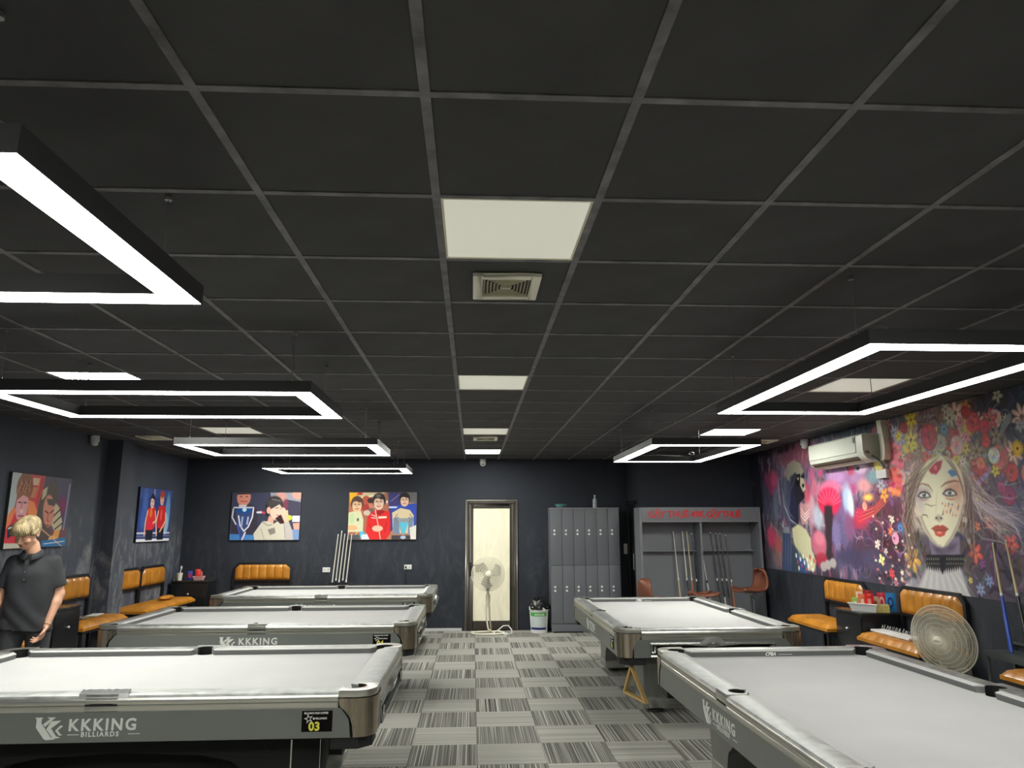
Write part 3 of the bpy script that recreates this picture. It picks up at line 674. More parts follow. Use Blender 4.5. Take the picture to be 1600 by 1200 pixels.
# ------------------------------------------------------------------ spectator benches
M['leather'] = mat('tan leatherette', (.43, .175, .016), .36, noise=(5, .22, .08), bump=(30, .12), coat=.15)
M['steelb'] = mat('black steel frame', (.010, .010, .011), .4)
def cushion_back(w, zt, n):
    """channelled back cushion with clipped upper corners; front faces -y"""
    z0, z1, ch = zt-.275, zt-.03, .07
    NX, NY = n*10+1, 11
    def top(x):
        e = min(x+w/2, w/2-x); return z1-max(0, ch-e)*.9
    def P(u, v):
        x = -w/2+w*u; zt_ = top(x); z = z0+(zt_-z0)*v; s = abs(math.sin(PI*u*n)); rib = s**.45
        ed = min(1, min(v, 1-v)*6, min(u, 1-u)*14)**.5
        return (x, -.035-.035*ed*(.55+.45*rib), z)
    mb = MB().grid(NX, NY, P); out = [(-w/2, z0), (w/2, z0), (w/2, z1-ch*.9), (w/2-ch, z1), (-w/2+ch, z1), (-w/2, z1-ch*.9)]
    return mb.prism(out, -.036, -.022, 'y')
def cushion_seat(w, d, zs, n):
    def P(u, v):
        x = -w/2+w*u; s = abs(math.sin(PI*u*n)); ed = min(1, min(v, 1-v)*7, min(u, 1-u)*12)**.5
        y = -.06-d*v; z = zs-.055+.055*ed*(.8+.2*s**.5)
        if v > .93: z -= .0
        return (x, y, z)
    mb = MB().grid(n*10+1, 13, P)
    return mb.box(-w/2+.002, w/2-.002, -.06-d+.002, -.062, zs-.085, zs-.054)
def bench(lab, x, y, rz, w, zs, zt, backs, group='tan leather spectator benches', d=.46):
    t = thing('spectator_bench', lab, 'bench', (x, y, 0), rz, group)
    fr = MB()
    for s in (-1, 1):
        for yy in (-.08, -.03-d): fr2 = MB().box(s*(w/2-.03)-.018, s*(w/2-.03)+.018, yy-.018, yy+.018, 0, zs-.085).build('leg', M['steelb'], t, bevel=.003)
    fr.box(-w/2+.01, w/2-.01, -.06-d+.01, -.06-d+.04, zs-.115, zs-.086).box(-w/2+.01, w/2-.01, -.09, -.06, zs-.115, zs-.086)
    fr.box(-w/2+.01, -w/2+.04, -.06-d+.04, -.09, zs-.115, zs-.086).box(w/2-.04, w/2-.01, -.06-d+.04, -.09, zs-.115, zs-.086)
    fr.box(-w/2+.03, w/2-.03, -.06-d+.02, -.06-d+.045, .16, .19)
    fr.build('seat_frame', M['steelb'], t, bevel=.003)
    cushion_seat(w, d, zs, max(4, int(w/.14))).build('seat', M['leather'], t, 50)
    bw = w/backs
    for k in range(backs):
        cx = -w/2+bw*(k+.5); ww = bw-.07; c = .085
        o = MB().prism([(cx-ww/2-.028, zs-.1), (cx-ww/2-.028, zt-c), (cx-ww/2+c-.028, zt), (cx+ww/2-c+.028, zt), (cx+ww/2+.028, zt-c), (cx+ww/2+.028, zs-.1),
                        (cx+ww/2-.004, zs-.1), (cx+ww/2-.004, zt-.30), (cx-ww/2+.004, zt-.30), (cx-ww/2+.004, zs-.1)], -.04, -.006, 'y')
        o.build('back_frame', M['steelb'], t, bevel=.004)
        q = cushion_back(ww-.012, zt-.0, max(4, int(ww/.125))); q.v = [(v[0]+cx, v[1], v[2]) for v in q.v]; q.build('backrest', M['leather'], t, 50)
    return t
bench('tan bench on the right below the mural, farther one behind the black drawer table', XR-.005, 8.68, -PI/2, 1.02, .585, 1.03, 1)
bench('tan bench on the right with the big round fan leaning at its near end', XR-.005, 7.02, -PI/2, 1.05, .60, 1.05, 1)
bench('tan bench at the right picture edge, beyond the grey cue rack', XR-.005, 5.0, -PI/2, 1.0, .62, 1.0, 1)
bench('tan bench against the left wall between the black drawer table and the column', XL+.005, 8.95, PI/2, 1.05, .64, 1.115, 1)
bench('tan bench behind the standing person, only a corner of its seat in view', XL+.005, 7.27, PI/2, 1.0, .64, 1.10, 1)
bench('long tan bench with two backrests in the far left corner', XL+.005, 10.83, PI/2, 1.68, .645, 1.115, 2)
bench('tan bench at the back wall, backrest showing above the farthest left table', -3.38, YB-.005, 0, .96, .62, 1.10, 1, d=.40)
c = MB().sph((0, 0, .03), (.075, .2, .032), 20, 10)
solo('seat_cushion', c, M['leather'], 'small tan round cushion lying on the long left bench', 'cushion', (XL+.33, 11.05, .645))

# ------------------------------------------------------------------ black drawer tables
M['blk_lam'] = mat('black laminate', (.010, .011, .013), .28, noise=(3, .3))
M['topgloss'] = mat('scuffed black table top', (.035, .035, .034), .14, noise=(8, .5, .1))
M['knob'] = mat('bright knob', (.78, .78, .76), .4, .1)
def drawer_table(lab, x, y, rz, w, d, h):
    t = thing('drawer_table', lab, 'drawer table', (x, y, 0), rz, 'black drawer tables between the benches')
    MB().box(-w/2, w/2, -d, 0, .03, h-.02).build('carcass', M['blk_lam'], t, bevel=.003)
    MB().box(-w/2-.008, w/2+.008, -d-.012, 0, h-.02, h).build('table_top', M['topgloss'], t, bevel=.003)
    for s in (-1, 1):
        for q in (-.03, -d+.03): MB().box(s*(w/2-.04)-.015, s*(w/2-.04)+.015, q-.015, q+.015, 0, .03).build('foot', M['black'], t)
    n = 2; hh = (h-.09)/n
    for k in range(n):
        z0 = .05+k*hh; dd = MB().box(-w/2+.012, w/2-.012, -d-.014, -d-.0005, z0, z0+hh-.008).build('drawer', M['blk_lam'], t, bevel=.003)
        MB().lathe([(.006, -d-.03), (.006, -d-.014)], (0, 0, z0+hh*.58), 10, 'y').sph((0, -d-.032, z0+hh*.58), .013).build('knob', M['knob'], dd)
    return t
drawer_table('black drawer table on the right holding the basket of snacks', XR-.01, 7.83, -PI/2, .54, .43, .77)
drawer_table('black drawer table on the left beside the standing person', XL+.01, 8.09, PI/2, .50, .50, .85)
drawer_table('black drawer table in the far left corner with a cup and pink basket', -4.38, YB-.01, 0, .56, .42, .85)

# ------------------------------------------------------------------ things on the drawer tables
def packet(lab, x, y, z, w, h, col, rz, tilt=.15, name='snack_packet', mark=None, group=None, ring=False):
    m = mat('foil '+name, lin(col), .3, coat=.3, noise=(25, .15))
    mb = MB(); fn = lambda s: (lambda u, v: (-w/2+w*u, s*.012*math.sin(PI*min(1, max(0, u)))**.6*math.sin(PI*min(1, max(0, v)))**.5, h*v))
    mb.grid(9, 9, fn(1)); mb.grid(9, 9, fn(-1)); o = mb.build(name, m, None, 60, fixn=False)
    o.location = (x, y, z); o.rotation_euler = (tilt, 0, rz); tag(o, lab, 'snack packet' if 'packet' in name else name, group)
    if mark:
        mm = mat('packet mark', lin(mark), .5)
        q = MB(); n = 14 if ring else 4
        vs = [(w*(.28 if r else (.15 if ring else .02))*math.cos(2*PI*(k+.5)/n), -.0135, h*.5+h*(.30 if r else (.16 if ring else .02))*math.sin(2*PI*(k+.5)/n)) for r in (0, 1) for k in range(n)]
        q.add(vs, [(k, (k+1) % n, n+(k+1) % n, n+k) for k in range(n)]); q.build('printed_ring' if ring else 'printed_panel', mm, o, 0)
    return o
rz = -.97; zt = .77
bk = thing('snack_basket', 'white oblong plastic basket of snacks on the right drawer table', 'basket', (4.17, 7.74, zt), rz)
def tapered(a, b, h, t_, flare):
    A, Bq = (a, b), (a+flare, b+flare); o = []
    vs = [(s[0]*x, s[1]*y, z) for (x, y, z) in ((a, b, 0), (a+flare, b+flare, h), (a+flare-t_, b+flare-t_, h), (a-t_, b-t_, t_)) for s in ((-1, -1), (1, -1), (1, 1), (-1, 1))]
    f = [(0, 3, 2, 1), (12, 13, 14, 15)]
    for r in range(3):
        for k in range(4): f.append((r*4+k, r*4+(k+1) % 4, r*4+4+(k+1) % 4, r*4+4+k))
    return MB().add(vs, f)
tapered(.13, .075, .075, .004, .02).build('tray', M['white'], bk, 20)
MB().tube([(-.155, -.1, .078), (.155, -.1, .078), (.155, .1, .078), (-.155, .1, .078)], .006, 6, closed=True).build('rim', M['white'], bk)
def rot2(x, y): return (4.17+x*math.cos(rz)-y*math.sin(rz), 7.74+x*math.sin(rz)+y*math.cos(rz))
for (x, y, w_, h_, col, lab, mk) in ((-.105, -.02, .075, .13, (150, 190, 90), 'small green and white snack packet at the far end of the white basket', (240, 240, 225)),
        (-.07, .03, .09, .19, (225, 200, 170), 'cream patterned snack packet standing in the white basket', (200, 90, 60)),
        (-.03, -.02, .08, .17, (235, 120, 80), 'orange snack packet standing in the white basket', (245, 220, 200)),
        (.01, .03, .09, .21, (150, 30, 30), 'dark red tall snack packet at the back of the white basket', (80, 20, 20)),
        (.045, -.02, .085, .18, (225, 35, 35), 'bright red snack packet standing in the middle of the basket', (250, 160, 150)),
        (.09, .02, .07, .15, (190, 160, 130), 'brown and beige snack packet at the near end of the basket', (120, 70, 50))):
    X, Y = rot2(x, y); packet(lab, X, Y, zt+.006, w_, h_, col, -.62+RND.uniform(-.15, .15), .12, mark=mk, group=None)
solo('card_box', MB().box(-.065, .065, -.05, .05, 0, .075), mat('yellow card', (.55, .47, .14), .6, noise=(30, .2)), 'small yellow cardboard box at the near end of the white snack basket', 'box', (4.265, 7.615, zt), -.45, bevel=.002)
packet('red snack packet with a pale ring standing behind the yellow box', 4.315, 7.70, zt+.002, .09, .19, (215, 35, 60), -.5, .1, mark=(250, 190, 200), ring=True)
packet('blue snack packet with a dark ring standing nearest on the right drawer table', 4.385, 7.66, zt+.002, .10, .19, (50, 150, 225), -.5, .1, mark=(20, 60, 140), ring=True)
# far left corner table
solo('plastic_cup', MB().lathe([(.035, 0), (.045, .11), (.043, .11), (.033, .004)], n=20), M['cream'], 'pale cup holding a small brush on the corner table', 'cup', (-4.58, 11.98, .85))
solo('brush', MB().tube([(0, 0, .006), (.025, -.01, .17)], .008).sph((.028, -.01, .19), (.016, .012, .03)), M['white'], 'small white brush standing in the pale cup', 'brush', (-4.588, 11.98, .85))
pk = tapered(.06, .045, .06, .003, .02); solo('pink_basket', pk, mat('pink plastic', (.75, .42, .42), .4), 'small pink basket on the corner table', 'basket', (-4.28, 11.98, .85), smooth=20)
packet('blue and red snack packet leaning between the cup and the pink basket', -4.41, 11.95, .852, .08, .14, (70, 80, 170), 0, .1, mark=(220, 60, 60))
packet('red snack packet standing in the pink basket, taller one', -4.30, 11.98, .856, .08, .16, (215, 60, 60), .2, .1)
packet('salmon snack packet standing in the pink basket, shorter one', -4.255, 11.985, .856, .07, .13, (235, 120, 110), -.3, .12)
# left drawer table / bench things
solo('folded_paper', MB().box(-.06, .06, -.14, .14, 0, .006), M['white'], 'white folded paper on the seat of the left bench beside the column', 'paper', (XL+.26, 9.18, .646), .15, bevel=.001)
solo('notepad', MB().box(-.07, .07, -.09, .09, 0, .015), mat('grey notepad', (.16, .15, .14), .6), 'dark grey notepad lying on the left bench beside the white paper', 'notepad', (XL+.25, 8.86, .646), .1, bevel=.002)
tr = thing('wire_tray', 'white plastic strip tray with wire bristles on the bench behind the big fan', 'tray', (4.13, 7.15, .603), .0)
MB().box(-.07, .07, -.30, .36, 0, .02).build('tray', M['white'], tr, bevel=.004)
mb = MB()
for k in range(34): y = -.28+k*.0185; mb.tube([(.03, y, .02), (.05+RND.uniform(-.02, .02), y+RND.uniform(-.01, .01), .05+RND.random()*.02)], .0016, 4)
tag(mb.build('bristles', M['white'], tr), kind='stuff')

# ------------------------------------------------------------------ fans
M['cage'] = mat('cream coated wire', (.62, .59, .47), .4)
M['blade'] = mat('smoky blade plastic', (.30, .285, .22), .35, noise=(4, .1))
M['blade'].node_tree.nodes['Principled BSDF'].inputs['Alpha'].default_value = .75
def fan_head(t, R, nsp, depth, bladen, wire, swirl=0.0, hub=.17, big=False):
    """axis along -y, centre at origin of t"""
    for side, dm in (('front', -1), ('rear', 1)):
        mb = MB(); 
        for k in range(nsp):
            a = 2*PI*k/nsp; P = []
            for i in range(7):
                f = hub+(1-hub)*i/6; r = R*f; aa = a+swirl*(1-f)*2.2
                P.append((r*math.cos(aa), dm*depth*(1-f**3)+0, r*math.sin(aa)))
            mb.tube(P, wire, 4, caps=False)
        tag(mb.build('%s_spokes' % side, M['cage'], t, 60), kind='stuff')
        for f in ((.3, .45, .6, .75, .88) if not big else (.38, .52, .66, .78, .9)):
            MB().tube([(R*f*math.cos(2*PI*k/40), dm*depth*(1-f**3)-.001*dm, R*f*math.sin(2*PI*k/40)) for k in range(40)], wire*1.5, 5, closed=True).build('guard_ring', M['cage'], t)
    MB().tube([(R*math.cos(2*PI*k/56), 0, R*math.sin(2*PI*k/56)) for k in range(56)], wire*3.2, 8, closed=True).build('rim', M['cage'], t)
    MB().lathe([(.001, -depth-.012), (R*hub*.8, -depth-.012), (R*hub*1.05, -depth-.004), (R*hub*1.05, -depth+.004), (.001, -depth+.004)], (0, 0, 0), 32, 'y').build('hub_badge', M['cream'], t)
    for b in range(bladen):
        a0 = 2*PI*b/bladen
        def P(u, v):
            r = R*(.13+.75*v); a = a0+(u-.5)*(1.15-.15*v)+.5*v; tw = (u-.5)*.09*(1-.4*v)
            e = 1-max(0, v-.85)*2*abs(u-.5)
            return (r*e*math.cos(a), tw, r*e*math.sin(a))
        MB().grid(9, 7, P).build('blade', M['blade'], t, 60)
    MB().lathe([(.001, -.04), (R*.15, -.035), (R*.16, .03), (.001, .03)], (0, 0, 0), 20, 'y').build('blade_hub', M['creamd'], t)
    MB().lathe([(.001, depth-.02), (R*.24, depth-.01), (R*.24, depth+.06), (R*.16, depth+.12), (.001, depth+.13)], (0, 0, 0), 20, 'y').build('motor_housing', M['creamd'] if not big else M['cage'], t)
def fan_frame(name, lab, loc, rz):
    return thing(name, lab, 'fan', loc, rz)
sf = fan_frame('standing_fan', 'cream pedestal fan standing before the glowing glass door', (.255, 11.95, 0), .05)
hd = bpy.data.objects.new('fan_head', MB().lathe([(.045, -.02), (.045, .02)], (0, 0, 0), 12, 'y').mesh('fan_head', M['creamd'])); C.objects.link(hd); hd.parent = sf; hd.location = (0, -.04, .915); hd.rotation_euler = (-.06, 0, 0)
fan_head(hd, .262, 60, .065, 3, .0017, .55, .18)
MB().tube([(.0, 0, .90), (0, .0, .60)], .020).tube([(0, -.0, .60), (0, 0, .40)], .032).build('pole', M['creamd'], sf)
MB().box(-.03, .03, -.03, .03, .66, .86).build('control_box', mat('grey brown plastic', (.14, .13, .10), .5), sf, bevel=.008)
MB().tube([(-.025, 0, .42), (-.025, -.02, .25), (-.0, -.08, .08), (.10, -.15, .018)], .014, 10).tube([(.025, 0, .42), (.03, .02, .25), (.05, .06, .1), (.06, .12, .018)], .014, 10).build('bent_tube', M['creamd'], sf)
MB().tube([(-.26+.03, -.10, .016), (-.27, -.02, .016), (-.25, .06, .016), (-.12, .12, .016), (.06, .13, .016), (.20, .10, .016), (.26, .0, .016), (.24, -.12, .016), (.12, -.19, .016), (-.08, -.19, .016), (-.2, -.15, .016)], .015, 10, closed=True).build('base_loop', M['cream'], sf)
MB().tube([(.02, .02, .62), (.05, .03, .54), (.03, .02, .46), (.02, .02, .44)], .004, 6).build('lead', M['cream'], sf)
cord = MB().tube([(.33, 11.93, .008), (.42, 11.97, .05), (.50, 12.0, .11), (.58, 12.0, .115), (.63, 11.97, .06), (.64, 11.92, .012), (.60, 11.86, .008), (.53, 11.82, .008)], .009, 8)
cord.box(.50, .56, 11.77, 11.82, 0, .03)
solo('extension_lead', cord, M['white'], 'white extension lead arching off the carpet beside the pedestal fan base', 'cord')
bf = fan_frame('big_fan', 'large round cream wire fan at the near end of the right bench', (3.93, 6.13, 0), 0)
hd = bpy.data.objects.new('fan_head', MB().lathe([(.05, -.02), (.05, .02)], (0, 0, 0), 12, 'y').mesh('fan_head', M['creamd'])); C.objects.link(hd); hd.parent = bf; hd.location = (0, 0, .722); hd.rotation_euler = (.10, .0, -1.12)
fan_head(hd, .275, 120, .075, 4, .0014, .10, .14, True)
lettering('badge_lettering', 'haiker', .022, mat('badge ink', (.1, .1, .1), .5), hd, (-.028, -.0875, -.006), extrude=.0003)
MB().lathe([(.18, 0), (.19, .02), (.18, .035), (.06, .05), (.035, .07), (.024, .10), (.024, .62)], (0.04, .10, 0), 28).tube([(.04, .10, .60), (.03, .12, .72)], .028).build('pedestal', M['creamd'], bf)
MB().box(.17, .26, .06, .15, .0, .47).build('switch_column', mat('grey metal post', (.22, .22, .20), .5, .3, noise=(20, .3)), bf, bevel=.01)

# ------------------------------------------------------------------ lockers
M['locker'] = mat('grey locker paint', (.125, .132, .148), .45, noise=(2, .05))
lk = thing('locker_cabinet', 'grey twelve door locker cabinet against the back wall right of the glass door', 'locker', (0, 0, 0))
lx0, lx1, ly, lz = 1.268, 2.40, 11.95, 1.955
MB().box(lx0, lx1, ly, YB-.01, .05, lz-.012).box(lx0, lx1, ly-.004, ly+.02, .0, .135).build('carcass', M['locker'], lk, bevel=.003)
MB().box(lx0-.004, lx1+.004, ly-.012, YB-.01, lz-.012, lz).build('cornice', mat('pale locker edge', (.26, .26, .27), .4), lk, bevel=.003)
MB().box(lx0+.03, lx0+.50, ly-.008, ly-.003, .0, .02).box(lx0+.6, lx1-.05, ly-.008, ly-.003, 0, .02).build('kick_gap', M['blkhole'], lk, 0)
cw = (lx1-lx0)/6
for r, (z0, z1) in enumerate(((.145, 1.035), (1.042, lz-.02))):
    for k in range(6):
        x0 = lx0+k*cw+.004; x1 = lx0+(k+1)*cw-.004
        d = MB().box(x0, x1, ly-.014, ly-.001, z0, z1).build('locker_door', M['locker'], lk, bevel=.003)
        zz = z0+(.50 if r == 0 else .49)
        for dz in (0, .058): MB().lathe([(.017, ly-.028), (.017, ly-.013)], (x0+.06, 0, zz+dz), 12, 'y').build('lock', M['knob'], d)
M['teal'] = mat('teal glass', (.08, .25, .24), .15, coat=.4)
solo('glass_bowl', MB().lathe([(.05, 0), (.085, .02), (.11, .06), (.105, .062), (.08, .026), (.045, .008)], n=24), M['teal'], 'teal glass bowl on top of the lockers at the left', 'bowl', (1.47, 12.1, lz))
bt = thing('water_bottle', 'clear plastic bottle standing on the lockers', 'bottle', (2.03, 12.08, lz))
MB().lathe([(.03, 0), (.036, .01), (.036, .06), (.031, .07), (.036, .08), (.036, .13), (.015, .17), (.013, .19)], n=18).build('bottle_body', mat('clear pet', (.35, .4, .42), .12, coat=.4), bt)
MB().lathe([(.015, .19), (.015, .21)], n=14).build('cap', M['white'], bt)
solo('loose_cable', MB().tube([(0, 0, .0), (-.05, .05, .08), (-.07, .12, .2), (-.02, .17, .28), (.1, .195, .31), (.24, .2, .30)], .0035, 6), M['black'], 'thin black cable curling up behind the bottle on the lockers', 'cable', (1.99, 12.08, lz+.004))
# paint bucket with black bag on it
bx, by = 1.075, 12.03
bu = thing('paint_bucket', 'white plastic paint bucket with green label beside the lockers', 'bucket', (bx, by, 0))
MB().lathe([(.125, 0), (.13, .004), (.15, .34), (.158, .345), (.158, .40), (.15, .402), (.148, .35), (.12, .01)], n=32).build('bucket_body', M['white'], bu)
def band(z0, z1, a0, a1, col, name, r=.0022):
    k = 14; vs = []
    for z in (z0, z1):
        for i in range(k+1): a = a0+(a1-a0)*i/k; R = .13+(.02*z/.34)+r; vs.append((R*math.cos(a), R*math.sin(a), z))
    return MB().add(vs, [(i, i+1, k+2+i, k+1+i) for i in range(k)]).build(name, mat(name+' print', col, .5), bu)
band(.26, .32, -2.75, -.75, (.06, .36, .06), 'green_band'); band(.09, .259, -2.65, -.85, (.50, .55, .55), 'label_panel'); band(.055, .089, -2.75, -.75, (.01, .01, .12), 'blue_band')
lettering('label_lettering', 'HICOLOR', .036, M['whitep'], bu, (-.085, -.1515, .275), extrude=.0005, bold=.0008)
mb = MB(); random.seed(4)
def bagp(u, v):
    a = 2*PI*u; r = .165*(math.sin(PI*min(v*.5+.42, 1)))**.35 if v < .98 else .02; r *= 1+.06*math.sin(a*7+v*9)+.05*math.sin(a*3+1)
    return (r*math.cos(a), r*math.sin(a), .36+.17*v+.02*math.sin(a*4)*v)
mb.grid(41, 9, bagp); vs0 = len(mb.v)
solo('bin_bag', mb, mat('black film', (.012, .012, .013), .25, bump=(25, .5)), 'black plastic bin bag covering the top of the paint bucket', 'bag', (bx+.005, by, 0))

# ------------------------------------------------------------------ cue cabinet with red lettering
M['cab'] = mat('grey cabinet board', (.17, .18, .20), .5, noise=(2, .04))
M['red'] = mat('red letters', (.62, .03, .035), .45)
cx0, cx1, cy0, cy1, cz = 2.53, 4.40, 11.02, YS-.005, 1.935
cc = thing('cue_cabinet', 'grey open cue hire cabinet with red lettering in the right back corner', 'cabinet', (0, 0, 0))
MB().box(cx0, cx0+.035, cy0, cy1, 0, cz).build('side_panel', M['cab'], cc, bevel=.002)
MB().box(cx1-.035, cx1, cy0, cy1, 0, cz).build('side_panel', M['cab'], cc, bevel=.002)
MB().box(cx0+.035, cx1-.035, cy1-.015, cy1, 0.1, cz).build('back_panel', M['cab'], cc, 0)
MB().box(cx0+.035, cx1-.035, cy0, cy1-.016, cz-.025, cz).build('top_panel', M['cab'], cc, bevel=.002)
hdp = MB().box(cx0+.035, cx1-.035, cy0-.001, cy0+.02, 1.735, cz-.002).build('header_panel', M['cab'], cc, bevel=.002)
MB().box(cx0+.036, cx1-.036, cy0-.012, cy0+.02, 1.712, 1.734).build('header_edge', mat('pale edge', (.2, .2, .21), .45), cc, bevel=.002)
MB().box(cx0+.035, cx1-.035, cy0-.002, cy1-.016, .0, .10).build('base_panel', M['cab'], cc, bevel=.002)
xm = 3.487
MB().box(xm-.03, xm+.0, cy0+.02, cy1-.016, .1, 1.71).build('divider', M['cab'], cc, bevel=.002)
MB().box(cx0+.036, xm-.031, cy1-.13, cy1-.016, 1.27, 1.29).build('cue_ledge', M['cab'], cc, bevel=.002)
MB().box(xm+.001, cx1-.036, cy1-.13, cy1-.016, 1.27, 1.29).build('cue_ledge', M['cab'], cc, bevel=.002)
rt = (PI/2, 0, 0)
lettering('header_lettering', 'GẬY THUÊ 49K', .135, M['red'], hdp, (cx0+.13, cy0-.002, 1.785), rot=rt, extrude=.004, bold=.0042, spacing=.94)
lettering('header_lettering', 'GẬY THUÊ', .13, M['red'], hdp, (3.555, cy0-.002, 1.785), rot=rt, extrude=.004, bold=.0042, spacing=.80)

# ------------------------------------------------------------------ cues
CM = {}
for nme, c_, r_ in (('maple', (.56, .44, .24), .3), ('pale', (.60, .58, .50), .3), ('black', (.015, .015, .017), .25), ('brown', (.10, .05, .035), .3), ('blue', (.02, .08, .50), .35), ('orange', (.50, .16, .06), .35), ('white', (.72, .72, .70), .3)):
    CM[nme] = mat('cue '+nme, c_, r_, coat=.3)
def cue(lab, top, bot, shaft, butt, group, wrap=None, r0=.0145):
    a, b = Vector(bot), Vector(top); d = b-a; L = d.length
    t = thing('billiard_cue', lab, 'cue', bot, 0, group); t.rotation_mode = 'QUATERNION'; t.rotation_quaternion = Vector((0, 0, 1)).rotation_difference(d)
    rr = lambda f: r0*(1-f)+.0062*f
    MB().lathe([(rr(.52), L*.525), (rr(1), L*.985)], n=10).build('shaft', CM[shaft], t)
    MB().lathe([(rr(1), L*.985), (rr(1), L*.997), (.003, L)], n=10).build('ferrule', CM['white'], t)
    MB().lathe([(rr(0)*.9, 0), (rr(0), .01), (rr(.50), L*.50)], n=10).build('butt', CM[butt], t)
    MB().lathe([(rr(.50)+.0006, L*.50), (rr(.50)+.0006, L*.525)], n=10).build('joint_collar', CM['white' if butt != 'white' else 'black'], t)
    if wrap: MB().lathe([(rr(.12)+.0008, L*.12), (rr(.34)+.0008, L*.34)], n=10).build('grip_wrap', CM[wrap], t)
    return t
g = 'cues leaning in the grey cabinet'
def px_cue(lab, xt, zt_, xb, zb, sh, bu_, wr=None, y0=None):
    k = (zt_-.112)/(zt_-zb); X = xt+(xb-xt)*k
    yt = 1.27; ybk = cy1-.14
    y_b = cy0+.05; s = (ybk-y_b)/(1.29-.112); top = (xt, y_b+(zt_-.112)*s+0, zt_)
    if top[1] > cy1-.022: top = (xt, cy1-.024, zt_)
    cue(lab, top, (X, y_b, .1125), sh, bu_, g, wr)
px_cue('pale cue leaning alone in the left bay of the cue cabinet, nearest its left side', 3.119, 1.575, 3.137, .642, 'pale', 'maple')
px_cue('pale cue with a black butt, second from the left in the cue cabinet', 3.261, 1.575, 3.265, .678, 'pale', 'black')
px_cue('maple cue with an orange red butt in the left cabinet bay', 3.330, 1.575, 3.341, .641, 'maple', 'orange')
px_cue('black cue beside the divider in the left bay of the cue cabinet', 3.408, 1.545, 3.409, .640, 'black', 'black', 'brown')
px_cue('silver white cue slanting just right of the cabinet divider', 3.520, 1.500, 3.590, .546, 'pale', 'white')
px_cue('leftmost of the three black cues in the right bay of the cue cabinet', 3.705, 1.560, 3.743, .527, 'black', 'black')
px_cue('middle one of the three black cues in the right bay of the cue cabinet', 3.784, 1.550, 3.819, .498, 'black', 'black', 'pale')
px_cue('rightmost of the three black cues in the right bay of the cue cabinet', 3.853, 1.550, 3.886, .479, 'black', 'black', 'brown')
px_cue('thin dark brown cue with a tan butt at the right of the cue cabinet', 3.941, 1.520, 3.953, .470, 'brown', 'orange')
# five cues standing at the back wall
st_ = thing('cue_stand', 'low black cue stand at the back wall behind the farthest left table', 'stand', (-2.14, 12.09, 0))
MB().box(-.22, .22, -.07, .07, 0, .03).box(-.20, -.17, .03, .05, .03, .78).box(.17, .20, .03, .05, .03, .78).box(-.22, .22, .046, .07, .76, .78).build('stand_frame', M['black'], st_, bevel=.004)
for k, (xt, zt_) in enumerate(((-2.185, 1.545), (-2.128, 1.60), (-2.078, 1.55), (-2.02, 1.60), (-1.965, 1.545))):
    ordn = ['leftmost', 'second from left', 'middle', 'second from right', 'rightmost'][k]
    a = Vector((xt-.10, 12.045, .031)); b = Vector((xt, 12.195, zt_))
    cue('%s of the five pale cues between the two back wall pictures' % ordn, b, a, 'pale', 'black', 'five cues in the back wall stand')
# two cues at the right edge on a grey rack
rk = thing('cue_rack', 'grey metal cue rack on the right wall at the picture edge', 'rack', (0, 0, 0))
M['rack'] = mat('dark grey steel', (.07, .08, .078), .45, .2)
MB().box(4.20, 4.44, 5.54, 6.02, .60, .655).build('rack_shelf', M['rack'], rk, bevel=.004)
MB().box(4.20, 4.44, 5.54, 6.02, .0, .03).build('rack_base', M['rack'], rk, bevel=.004)
for y_ in (6.0, 5.56): MB().box(4.42, 4.44, y_-.012, y_+.012, 0, .72).box(4.20, 4.22, y_-.012, y_+.012, 0, .60).build('rack_upright', M['rack'], rk, bevel=.002)
MB().box(4.425, 4.44, 5.56, 6.0, .70, .72).build('rack_upright', M['rack'], rk)
cue('maple cue with a blue butt leaning on the right wall over the mural', (4.437, 6.09, 1.51), (4.31, 5.86, .6555), 'maple', 'blue', 'two cues on the right wall rack', 'blue', .016)
cue('maple cue with a black butt leaning on the right wall at the picture edge', (4.437, 5.93, 1.535), (4.33, 5.69, .6555), 'maple', 'black', 'two cues on the right wall rack', None, .016)

